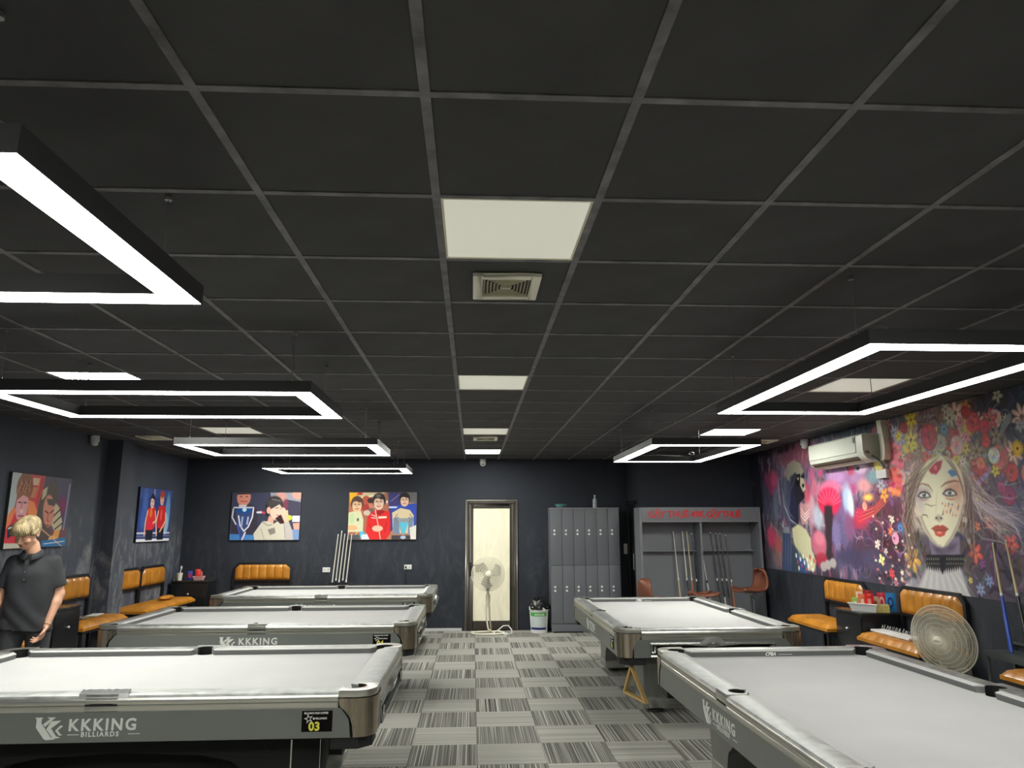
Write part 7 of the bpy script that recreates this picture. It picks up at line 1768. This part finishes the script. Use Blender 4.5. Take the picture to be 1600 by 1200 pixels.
pB += face(38, 18, 7, (230, 190, 175), (36, 36, 60))+face(67, 13, 7, (225, 175, 160), (150, 70, 50))+[['b', 67, 6, 7, 5, (170, 70, 60)]]
picture('blue picture of two players in red shirts, on the left wall near the corner', pB, (44, 66, 128), (XL, 11.15, 1.842), PI/2)
# back wall, left
pC = [['p', [(0, 0), (55, 0), (55, 69), (0, 69)], (62, 64, 86)], ['p', [(55, 0), (100, 0), (100, 30), (60, 24)], (150, 152, 165)], ['p', [(78, 10), (100, 14), (100, 56), (80, 60), (70, 40)], (66, 64, 84)], ['b', 71, 8, 8, 10, (205, 150, 140), 0, .4], ['b', 96, 3, 9, 7, (225, 160, 145)], ['b', 78, 18, 4, 8, (120, 60, 80), 0, .6], ['b', 84, 37, 5, 4, (190, 205, 60)], ['p', [(89, 34), (100, 34), (100, 43), (89, 43)], (225, 228, 225)], ['p', [(90, 45), (100, 44), (100, 54), (92, 54)], (215, 160, 140)],
 ['p', [(4, 20), (28, 16), (38, 26), (40, 60), (2, 60)], (58, 54, 66)], ['b', 17, 7, 10, 13, (206, 138, 118)], ['p', [(6, 0), (28, 0), (27, 2.5), (8, 3)], (56, 50, 60)], ['b', 13, 6, 1.5, .8, (60, 40, 50)], ['b', 21, 6, 1.5, .8, (60, 40, 50)], ['s', [(13, 13), (22, 13)], 1.2, (160, 50, 60)], ['p', [(10, 18), (22, 18), (20, 24), (12, 24)], (200, 195, 200)], ['s', [(42, 28), (48, 30)], 3, (200, 60, 80)], ['s', [(38, 29), (43, 29)], 3, (210, 210, 225)],
 ['p', [(0, 60), (38, 62), (38, 69), (0, 69)], (72, 132, 196)], ['p', [(88, 54), (100, 54), (100, 69), (88, 69)], (120, 150, 195)],
 ['p', [(6, 26), (32, 24), (28, 46), (22, 58), (20, 69), (15, 69), (13, 56)], (58, 74, 122)], ['b', 19, 26, 11, 4, (24, 80, 150)], ['b', 19, 25, 3, 3, (190, 225, 220)], ['s', [(3, 24), (2, 36), (8, 46)], 2, (205, 208, 225)], ['s', [(32, 22), (31, 36), (26, 50), (20, 56), (14, 48), (11, 34)], 1.8, (232, 232, 238)], ['s', [(4, 22), (30, 22)], 2.2, (196, 198, 214)], ['s', [(17, 36), (16, 50)], 2.5, (160, 175, 215)], ['s', [(25, 36), (24, 46)], 2.2, (180, 190, 220)], ['s', [(10, 46), (16, 66)], 2, (70, 90, 170)], ['s', [(22, 58), (18, 69)], 2.4, (215, 218, 230)],
 ['b', 62, 20, 13, 15, (58, 54, 56)], ['p', [(49, 18), (56, 20), (54, 36), (50, 34)], (40, 36, 40)], ['b', 65, 28, 9.5, 13, (232, 196, 176), .25], ['p', [(52, 12), (62, 8), (74, 14), (68, 18), (58, 24), (54, 26)], (70, 66, 66)], ['s', [(58, 10), (70, 12)], 1.2, (140, 135, 132), .8], ['b', 54, 26, 3, 5, (225, 175, 155)], ['p', [(55, 34), (62, 38), (62, 46), (52, 48)], (222, 170, 145)], ['s', [(64, 23), (68, 22.5)], 1, (70, 50, 50)], ['s', [(71, 24), (73, 24)], 1, (70, 50, 50)], ['s', [(66, 33), (70, 34)], 1.2, (180, 80, 80)],
 ['p', [(34, 60), (46, 42), (54, 42), (62, 46), (68, 42), (80, 48), (88, 58), (92, 69), (36, 69)], (206, 200, 182)], ['p', [(76, 40), (84, 42), (90, 56), (92, 69), (80, 69), (78, 56)], (190, 182, 178)], ['p', [(72, 26), (82, 26), (84, 42), (76, 44)], (232, 190, 160)], ['b', 75, 28, 4, 6, (236, 196, 170)], ['p', [(54, 54), (64, 51), (66, 59), (58, 62)], (120, 112, 104), .8], ['s', [(46, 43), (54, 48), (60, 47)], 1.0, (120, 112, 105)], ['s', [(44, 52), (50, 68)], .8, (150, 144, 132)], ['s', [(78, 48), (80, 66)], .8, (140, 134, 130)], ['p', [(64, 38), (72, 32), (78, 44), (72, 46)], (60, 36, 40)]]
picture('left back wall picture, a dark haired player wiping her face beside a silver trophy', pC, (60, 62, 84), (-3.39, YB, 1.838), 0)
# back wall, right
pD = [['p', [(0, 0), (60, 0), (58, 69), (0, 69)], (176, 110, 84)], ['p', [(0, 0), (12, 0), (11, 16), (2, 16)], (246, 180, 40)], ['p', [(12, 0), (55, 0), (40, 6), (14, 9)], (214, 200, 160)], ['s', [(12, 9), (40, 4)], 2.4, (240, 234, 205)], ['b', 16, 2, 4, 2, (200, 60, 50)], ['p', [(55, 0), (72, 0), (70, 20), (60, 30)], (120, 110, 100)], ['p', [(58, 0), (80, 0), (82, 40), (60, 60)], (68, 64, 120)], ['p', [(62, 20), (100, 16), (100, 50), (64, 50)], (52, 78, 176)], ['p', [(78, 0), (100, 0), (100, 16), (84, 14)], (104, 102, 104)], ['s', [(62, 13), (74, 3)], 1, (170, 175, 220), .7], ['b', 56, 14, 1, 2.2, (250, 250, 250)], ['s', [(60, 22), (70, 22)], 2.4, (215, 230, 250)],
 ['b', 25, 14, 7, 9, (190, 90, 66)], ['b', 34, 18, 5, 6, (205, 130, 110)], ['b', 32, 12, 5, 4, (60, 44, 44)], ['b', 24, 22, 6, 5, (170, 60, 50)], ['b', 33, 28, 5, 5, (120, 100, 92)], ['b', 27, 30, 5, 4, (210, 190, 175)],
 ['p', [(0, 30), (6, 28), (18, 27), (22, 40), (22, 58), (0, 58)], (214, 214, 176)], ['b', 5, 38, 4, 8, (190, 210, 160), 0, .5], ['b', 6, 52, 8, 4, (226, 180, 130)], ['b', 14, 40, 1.8, 2.5, (90, 110, 100)], ['s', [(8, 69), (18, 50)], 1, (215, 205, 190)], ['p', [(0, 62), (18, 62), (18, 69), (0, 69)], (88, 88, 92)], ['p', [(17, 57), (24, 57), (24, 66), (18, 66)], (90, 190, 220)], ['p', [(20, 62), (34, 60), (34, 69), (20, 69)], (214, 226, 236)],
 ['p', [(28, 36), (38, 26), (50, 28), (60, 27), (62, 44), (62, 60), (56, 69), (32, 69), (26, 56)], (224, 44, 44)], ['p', [(40, 30), (46, 34), (54, 28), (50, 26), (44, 26)], (170, 26, 36)], ['s', [(34, 33), (40, 35)], 1.2, (245, 225, 220)], ['s', [(34, 37), (40, 38)], 1.2, (245, 225, 220)], ['s', [(45, 37), (55, 36.5)], 3, (245, 225, 205)], ['s', [(39, 26), (44, 48), (48, 69)], 1.2, (232, 214, 190)], ['b', 43, 53, 8, 4.5, (236, 196, 170)], ['s', [(30, 46), (36, 56)], .8, (160, 20, 30)], ['s', [(56, 44), (54, 58)], .8, (160, 20, 30)],
 ['p', [(64, 30), (76, 23), (90, 26), (96, 34), (96, 60), (66, 60)], (222, 204, 166)], ['p', [(66, 38), (74, 36), (76, 62), (66, 60)], (120, 140, 166)], ['p', [(88, 36), (96, 38), (94, 60), (88, 62)], (120, 140, 166)], ['p', [(72, 38), (90, 38), (86, 52), (83, 62), (79, 62), (76, 52)], (150, 154, 160)], ['p', [(75, 44), (88, 44), (84, 60), (79, 60)], (92, 190, 218)], ['s', [(72, 32), (68, 38), (74, 44)], 1.2, (140, 130, 110)], ['s', [(90, 32), (95, 38), (88, 44)], 1.2, (140, 130, 110)], ['p', [(64, 63), (92, 63), (92, 69), (64, 69)], (74, 66, 72)], ['b', 81, 66, 4, 2.5, (170, 190, 215)], ['p', [(90, 52), (100, 48), (100, 69), (92, 69)], (224, 222, 214)]]
pD += face(12, 19, 8.5, (230, 190, 150), (84, 62, 50))+face(44, 15, 9, (236, 200, 176), (50, 42, 42))+[['b', 43, 5, 4, 3, (150, 145, 140), 0, .8, .6]]+face(82, 12, 7.5, (238, 200, 172), (44, 38, 40))
picture('right back wall picture, smiling players, one in a red jacket, one holding a cup', pD, (180, 130, 100), (-1.485, YB, 1.838), 0)
# ------------------------------------------------------------------ the person: one smooth surface grown from a distance field
class Field:
    def __init__(s, lo, hi, h):
        s.o = np.array(lo, float); s.h = h; s.n = np.ceil((np.array(hi)-s.o)/h).astype(int)+1; s.F = np.full(s.n, 1.0, np.float32)
    def win(s, lo, hi, m):
        a = np.clip(np.floor((np.array(lo)-m-s.o)/s.h).astype(int), 0, s.n); b = np.clip(np.ceil((np.array(hi)+m-s.o)/s.h).astype(int)+1, 0, s.n)
        sl = tuple(slice(x, y) for x, y in zip(a, b)); g = np.meshgrid(*[s.o[k]+s.h*np.arange(a[k], b[k]) for k in range(3)], indexing='ij')
        return sl, g
    def put(s, sl, d, k, sub=False):
        F = s.F[sl]
        if sub:
            d = -d; h = np.clip(.5-.5*(F-d)/k, 0, 1); s.F[sl] = F*(1-h)+d*h+k*h*(1-h)
        else:
            h = np.clip(.5+.5*(F-d)/k, 0, 1); s.F[sl] = F*(1-h)+d*h-k*h*(1-h)
    def cap(s, a, b, ra, rb, k=.02, sq=None, sub=False):
        """tapered capsule; sq=(axis vector, factor) flattens across one direction"""
        a, b = np.array(a, float), np.array(b, float); R = max(ra, rb)+k*1.5
        sl, (X, Y, Z) = s.win(np.minimum(a, b), np.maximum(a, b), R*(1 if not sq else 1.0/min(1, sq[1]))+.01); e = b-a; L = e@e+1e-12
        t = np.clip(((X-a[0])*e[0]+(Y-a[1])*e[1]+(Z-a[2])*e[2])/L, 0, 1); dx, dy, dz = X-a[0]-t*e[0], Y-a[1]-t*e[1], Z-a[2]-t*e[2]
        if sq:
            v = np.array(sq[0], float); v /= np.linalg.norm(v); q = dx*v[0]+dy*v[1]+dz*v[2]; f = 1/sq[1]-1; dx, dy, dz = dx+q*f*v[0], dy+q*f*v[1], dz+q*f*v[2]
        s.put(sl, np.sqrt(dx*dx+dy*dy+dz*dz)-(ra+(rb-ra)*t), k, sub)
    def ell(s, c, r, k=.02, Rm=None, sub=False):
        c = np.array(c, float); m = max(r)+k*1.5; sl, (X, Y, Z) = s.win(c, c, m); P = np.stack([X-c[0], Y-c[1], Z-c[2]], -1)
        if Rm is not None: P = P @ np.array(Rm)
        q = P/np.array(r); n = np.sqrt((q**2).sum(-1)); n2 = np.sqrt(((q/np.array(r))**2).sum(-1))+1e-9; s.put(sl, n*(n-1)/n2, k, sub)
    def mesh(s, name, m, it=1):
        F = s.F; S = F < 0; nx, ny, nz = F.shape; cnt = np.zeros((nx-1, ny-1, nz-1), int)
        for i in (0, 1):
            for j in (0, 1):
                for k in (0, 1): cnt += S[i:nx-1+i, j:ny-1+j, k:nz-1+k]
        act = (cnt > 0) & (cnt < 8); idx = -np.ones(act.shape, int); ii = np.argwhere(act); idx[act] = np.arange(len(ii)); acc = np.zeros((len(ii), 3)); num = np.zeros(len(ii))
        I, J, K = ii.T
        for ax in range(3):
            o = [q for q in range(3) if q != ax]
            for a in (0, 1):
                for b in (0, 1):
                    d = np.zeros(3, int); d[o[0]] = a; d[o[1]] = b; e = d.copy(); e[ax] = 1
                    f0 = F[I+d[0], J+d[1], K+d[2]]; f1 = F[I+e[0], J+e[1], K+e[2]]; c = (f0 < 0) != (f1 < 0)
                    t = np.where(c, f0/np.where(c, f0-f1, 1), 0); p = np.tile(d.astype(float), (len(ii), 1)); p[:, ax] = t; acc[c] += p[c]; num[c] += 1
        V = s.o+s.h*(ii+acc/num[:, None]); faces = []
        for ax in range(3):
            a, b = [(1, 2), (2, 0), (0, 1)][ax]; sh = [slice(1, -1)]*3; sh[ax] = slice(0, F.shape[ax]-1); s2 = list(sh); s2[ax] = slice(1, F.shape[ax])
            c0, c1 = S[tuple(sh)], S[tuple(s2)]; q = np.argwhere(c0 != c1)
            sgn = c0[tuple(q.T)]; q = q+np.array([0 if k == ax else 1 for k in range(3)])
            def g(da, db):
                r = q.copy(); r[:, a] -= da; r[:, b] -= db; return idx[tuple(r.T)]
            Q = np.stack([g(1, 1), g(0, 1), g(0, 0), g(1, 0)], 1); Q[~sgn] = Q[~sgn][:, ::-1]; faces.append(Q)
        Q = np.concatenate(faces); Q = Q[(Q >= 0).all(1)]; me = bpy.data.meshes.new(name); me.from_pydata(V.tolist(), [], Q.tolist()); me.materials.append(m)
        me.polygons.foreach_set('use_smooth', [True]*len(me.polygons))
        if it:
            bm = bmesh.new(); bm.from_mesh(me)
            for _ in range(it): bmesh.ops.smooth_vert(bm, verts=bm.verts, factor=.5, use_axis_x=True, use_axis_y=True, use_axis_z=True)
            bm.to_mesh(me); bm.free()
        return me
def rotm(yaw, pitch, roll=0): return np.array(Matrix.Rotation(yaw, 3, 'Z') @ Matrix.Rotation(pitch, 3, 'X') @ Matrix.Rotation(roll, 3, 'Y'))
def person():
    t = thing('person', 'person with short blond hair and black polo shirt, looking down, left of the tables', 'person', (-3.60, 6.32, 0), .22)
    skin = mat('skin', (.50, .27, .175), .5, noise=(30, .05)); hairm = mat('blond hair', (.27, .21, .11), .55, noise=(30, .55), stretch=(1, 1, .25), bump=(90, .5))
    shirtm = mat('black polo cloth', (.017, .018, .022), .8, noise=(6, .2), bump=(120, .12)); jeans = mat('dark grey jeans', (.035, .037, .042), .85, noise=(20, .25), bump=(200, .2)); shoem = mat('dark shoe', (.02, .02, .022), .5)
    # skeleton (x to the picture's right, -y towards the camera)
    hipL, hipR = (.09, .01, .93), (-.09, .01, .93); kneL, kneR = (.105, -.01, .50), (-.115, -.02, .50); ankL, ankR = (.115, .03, .09), (-.13, .02, .09)
    shL, shR = (.142, .01, 1.385), (-.142, .01, 1.385); elL, elR = (.205, .03, 1.125), (-.215, .02, 1.12); wrL, wrR = (.172, -.075, .890), (-.245, -.10, .905)
    HC = np.array((-.046, -.075, 1.615)); Rh = rotm(-.30, .52, .10)          # head: turned and bowed; face looks along -y
    B = Field((-.36, -.30, -.01), (.36, .22, 1.84), .0055)
    for h, k, a in ((hipL, kneL, ankL), (hipR, kneR, ankR)):
        B.cap(h, k, .085, .056, .03); B.cap(k, a, .055, .036, .02); B.cap((a[0], a[1]+.01, .04), (a[0]*1.1, a[1]-.15, .03), .036, .034, .02)
    B.cap((-.06, 0, .95), (.06, 0, .95), .105, .105, .03, ((0, 1, 0), .80)); B.cap((0, 0, 1.0), (0, .0, 1.15), .105, .105, .04, ((0, 1, 0), .68)); B.cap((-.05, .0, 1.25), (.05, 0, 1.25), .105, .105, .04, ((0, 1, 0), .72))
    B.cap((-.10, .01, 1.378), (.10, .01, 1.378), .050, .050, .05)
    for sh, el, wr in ((shL, elL, wrL), (shR, elR, wrR)):
        B.cap(sh, el, .050, .040, .03); m = tuple(np.array(el)*.72+np.array(wr)*.28); B.cap(el, m, .041, .040, .015); B.cap(m, wr, .040, .025, .015, ((1, 0, 0), .92))
    B.cap((0, .015, 1.40), (-.02, -.02, 1.52), .058, .054, .04)
    P = lambda x, y, z: HC+Rh @ np.array((x, y, z))
    B.ell(P(0, .02, .045), (.077, .097, .085), .02, Rh); B.ell(P(0, -.022, -.01), (.064, .072, .088), .03, Rh); B.ell(P(0, -.048, -.080), (.034, .032, .026), .03, Rh)
    B.cap(P(-.05, -.015, -.055), P(0, -.055, -.085), .02, .018, .02); B.cap(P(.05, -.015, -.055), P(0, -.055, -.085), .02, .018, .02)
    B.cap(P(-.038, -.078, .030), P(.038, -.078, .030), .011, .011, .014)                                   # brow
    for s in (-1, 1):
        B.ell(P(s*.030, -.096, .006), (.018, .012, .012), .010, Rh, sub=True); B.ell(P(s*.030, -.080, .005), (.0135, .012, .0125), .004, Rh)
        B.ell(P(s*.040, -.066, -.026), (.020, .018, .018), .02, Rh); B.ell(P(s*.078, .012, .0), (.011, .020, .031), .006, Rh); B.ell(P(s*.086, .004, .002), (.006, .010, .016), .004, Rh, sub=True)
        B.ell(P(s*.013, -.098, -.032), (.009, .010, .008), .005, Rh)
    B.cap(P(0, -.086, .012), P(0, -.108, -.026), .008, .0115, .008)
    B.ell(P(0, -.086, -.052), (.022, .012, .0055), .004, Rh); B.ell(P(0, -.084, -.064), (.019, .012, .0065), .004, Rh); B.ell(P(0, -.102, -.058), (.020, .008, .0018), .002, Rh, sub=True)
    # hands: palm, four unequal bent fingers, thumb from the side of the palm
    for wr, el, s in ((wrL, elL, 1), (wrR, elR, -1)):
        w_ = np.array(wr); d = (w_-np.array(el)); d /= np.linalg.norm(d); d = d*.55+np.array((-.25*s, -.10, -.60)); d /= np.linalg.norm(d)
        side = np.array((.35*s, -.93, .0)); side -= side@d*d; side /= np.linalg.norm(side)      # towards the thumb (forward)
        nrm_ = np.cross(d, side)*s; nrm_ /= np.linalg.norm(nrm_)                                # palm faces the body
        if nrm_[0]*s > 0: nrm_ = -nrm_
        c0 = w_+d*.012; B.cap(c0, w_+d*.085+side*.002, .026, .038, .012, (nrm_, .42))
        B.cap(w_, c0, .024, .024, .012)
        for i, (off, L) in enumerate(((.030, .072), (.010, .080), (-.010, .074), (-.029, .058))):
            a = w_+d*.088+side*off; cu = .35+.12*i; d1 = d*math.cos(cu)+nrm_*math.sin(cu); d2 = d*math.cos(cu*2)+nrm_*math.sin(cu*2); d3 = d*math.cos(cu*2.6)+nrm_*math.sin(cu*2.6)
            b = a+d1*L*.48; c = b+d2*L*.32; e = c+d3*L*.24
            B.cap(a-d*.02, b, .0098, .0092, .004); B.cap(b, c, .0092, .0085, .002); B.cap(c, e, .0085, .0072, .002)
        a = w_+d*.025+side*.026; b = a+d*.034+side*.026+nrm_*.010; c = b+d*.030+side*.006+nrm_*.010; B.cap(a, b, .0135, .0115, .008); B.cap(b, c, .0115, .009, .002)
    body = link('body', B.mesh('body', skin, 1), t)
    # eyes, brows, lips as small features on the head
    def feat(name, mb, m): 
        mb.v = [tuple(P(*v)) for v in mb.v]; return mb.build(name, m, body, 60)
    wh = mat('eye white', (.40, .33, .29), .5); ir = mat('dark iris', (.03, .018, .012), .2); br = mat('brown brow', (.13, .08, .04), .8); lp = mat('lips', (.42, .15, .12), .45)
    for s in (-1, 1):
        feat('eye', MB().sph((s*.030, -.0885, .004), (.0095, .0045, .0024)), wh); feat('iris', MB().sph((s*.030, -.0935, .0025), (.0042, .0022, .0024)), ir)
        feat('eyebrow', MB().tube([(s*.014, -.0925, .026), (s*.030, -.0935, .031), (s*.048, -.083, .026)], [.0028, .0034, .002], 6), br)
    feat('lips', MB().sph((0, -.0955, -.0525), (.019, .0045, .0042)).sph((0, -.0935, -.0635), (.016, .0045, .0048)), lp)
    # hair: full bowl cut with a fringe, thinner above the ears
    Hf = Field((-.22, -.26, 1.50), (.14, .12, 1.84), .0042)
    Hf.ell(P(0, .022, .052), (.088, .106, .090), .01, Rh); Hf.ell(P(0, -.045, .072), (.080, .064, .048), .03, Rh); Hf.cap(P(-.055, -.084, .052), P(.055, -.082, .056), .018, .016, .02); Hf.cap(P(-.05, -.090, .040), P(.01, -.092, .044), .011, .011, .012)
    for s in (-1, 1): Hf.cap(P(s*.078, -.035, .030), P(s*.080, .0, .035), .018, .016, .012)
    Hf.ell(P(0, .070, .0), (.064, .040, .055), .02, Rh)
    Hf.ell(P(0, -.055, -.045), (.115, .078, .068), .006, Rh, sub=True); Hf.ell(P(-.095, .02, -.030), (.045, .040, .042), .006, Rh, sub=True); Hf.ell(P(.095, .02, -.030), (.045, .040, .042), .006, Rh, sub=True)
    sl, (X, Y, Z) = Hf.win((-.22, -.26, 1.50), (.14, .12, 1.84), 0); Q = (np.stack([X-HC[0], Y-HC[1], Z-HC[2]], -1) @ Rh)
    ang = np.arctan2(Q[..., 0], Q[..., 1]+.0); st = np.sin(ang*46+6*np.sin(Q[..., 2]*26))+.6*np.sin(ang*83+3); Hf.F[sl] += (st*.0022).astype(np.float32)
    link('hair', Hf.mesh('hair', hairm, 0), t)
    # shirt
    S = Field((-.36, -.22, .80), (.36, .22, 1.52), .0065)
    S.cap((-.062, 0, .84), (-.064, 0, 1.27), .120, .112, .03, ((0, 1, 0), .90)); S.cap((.062, 0, .84), (.064, 0, 1.27), .120, .112, .03, ((0, 1, 0), .90)); S.cap((0, 0, .84), (0, 0, 1.27), .128, .120, .03, ((0, 1, 0), .90))
    S.cap((-.108, .01, 1.372), (.108, .01, 1.372), .062, .062, .05); S.cap((0, .015, 1.38), (-.01, -.005, 1.445), .082, .070, .03)
    A = Field((-.36, -.22, .80), (.36, .22, 1.52), .0065)
    for sh, el in ((shL, elL), (shR, elR)):
        s0, e0 = np.array(sh), np.array(el); o_ = np.array((.007*np.sign(sh[0]), 0, -.004)); A.cap(s0, s0+(e0-s0)*.90+o_, .056, .056, .02)
    gx = [A.o[k]+A.h*np.arange(A.n[k]) for k in range(3)]; gx = np.meshgrid(*gx, indexing='ij')
    for sh, el in ((shL, elL), (shR, elR)):        # cuff planes
        s0, e0 = np.array(sh), np.array(el); dv = (e0-s0)/np.linalg.norm(e0-s0); q = (gx[0]-s0[0])*dv[0]+(gx[1]-s0[1])*dv[1]+(gx[2]-s0[2])*dv[2]; m_ = np.sign(sh[0])*gx[0] > 0; A.F = np.where(m_, np.maximum(A.F, q-.205), A.F)
    hh = np.clip(.5+.5*(S.F-A.F)/.022, 0, 1); S.F = (S.F*(1-hh)+A.F*hh-.022*hh*(1-hh)).astype(np.float32)
    sl, (X, Y, Z) = S.win((-.36, -.22, .80), (.36, .22, 1.52), 0)
    fold = -.003+.0040*np.sin(30*X+13*Z+5*np.sin(7*Z+3*X))*np.clip((1.36-Z)*6, 0, 1)+.0045*np.sin(16*Z-20*np.abs(X)+1.0)*np.clip((1.28-Z)*4, 0, 1)*np.clip(.4+np.abs(X)*4, 0, 1); F = S.F[sl]+fold
    F = np.maximum(F, .852-.012*np.sin(9*X)-Z)
    nk = np.sqrt((X+.012)**2+(Y+.005)**2)-.050; F = np.maximum(F, -np.maximum(nk, 1.40-Z)); F = np.maximum(F, Z-1.455+.25*(-Y)*0)
    S.F[sl] = F.astype(np.float32); shirt = link('shirt', S.mesh('shirt', shirtm, 1), t)
    # collar, placket, buttons, cuff bands
    col = MB(); N = 40
    for (r0, z0), (r1, z1) in ((( .066, 1.425), (.060, 1.475)), ((.060, 1.475), (.088, 1.432))):
        vs = []
        for r, z in ((r0, z0), (r1, z1)):
            for k in range(N+1):
                a = -PI/2+.20+(2*PI-.40)*k/N; fr = max(0, -math.sin(a)); vs.append((-.012+r*math.cos(a)*1.05, -.008+r*math.sin(a)*1.05-.012*fr, z-.030*fr+.012*(1-fr)))
        col.add(vs, [(k, k+1, N+2+k, N+1+k) for k in range(N)])
    o = col.build('collar', shirtm, shirt, 60); md = o.modifiers.new('thick', 'SOLIDIFY'); md.thickness = .004
    MB().grid(4, 12, lambda u, v: (-.028+.030*u-.004, -.093-.022*math.sin(v*1.9)*1.0+(.010 if v > .9 else 0)-.003, 1.405-.20*v)).build('placket', shirtm, shirt, 60)
    for k in range(3): MB().sph((-.017, -.106-.010*min(k, 1.3), 1.375-.062*k), (.0055, .003, .0055), 10, 6).build('button', mat('shirt button', (.10, .09, .08), .3), shirt)
    # jeans and shoes
    J = Field((-.24, -.20, .06), (.24, .20, 1.0), .0075)
    J.cap((-.06, 0, .93), (.06, 0, .93), .118, .118, .04, ((0, 1, 0), .86))
    for h, k, a in ((hipL, kneL, ankL), (hipR, kneR, ankR)): J.cap((h[0], h[1], .90), k, .096, .070, .03); J.cap(k, a, .069, .056, .02)
    sl, (X, Y, Z) = J.win((-.24, -.20, .06), (.24, .20, 1.0), 0); J.F[sl] = np.maximum(J.F[sl]+.003*np.sin(50*Z+8*X)*np.clip((.6-Z)*4, 0, 1), np.maximum(.085-Z, Z-.965)).astype(np.float32)
    link('jeans', J.mesh('jeans', jeans, 1), t)
    for a, s in ((ankL, 1), (ankR, -1)):
        Sh = Field((a[0]-.09, a[1]-.24, -.002), (a[0]+.10, a[1]+.10, .14), .006); Sh.cap((a[0], a[1]+.02, .05), (a[0]+.012*s, a[1]-.13, .036), .048, .044, .03); Sh.cap(a, (a[0], a[1], .06), .050, .05, .02)
        Sh.F = np.maximum(Sh.F, (.003-(Sh.o[2]+Sh.h*np.arange(Sh.n[2])))[None, None, :]).astype(np.float32); link('shoe', Sh.mesh('shoe', shoem, 1), t)
    # bracelet on the visible wrist
    w_ = Vector(wrL); d = (Vector(wrL)-Vector(elL)).normalized(); u_ = d.cross(Vector((0, 1, 0))).normalized(); v_ = d.cross(u_)
    MB().tube([tuple(w_-d*.008+(u_*math.cos(a)+v_*math.sin(a))*.030) for a in [2*PI*k/20 for k in range(20)]], .0035, 6, closed=True).build('bracelet', mat('gold bead', (.45, .36, .2), .3, .6), t)
person()
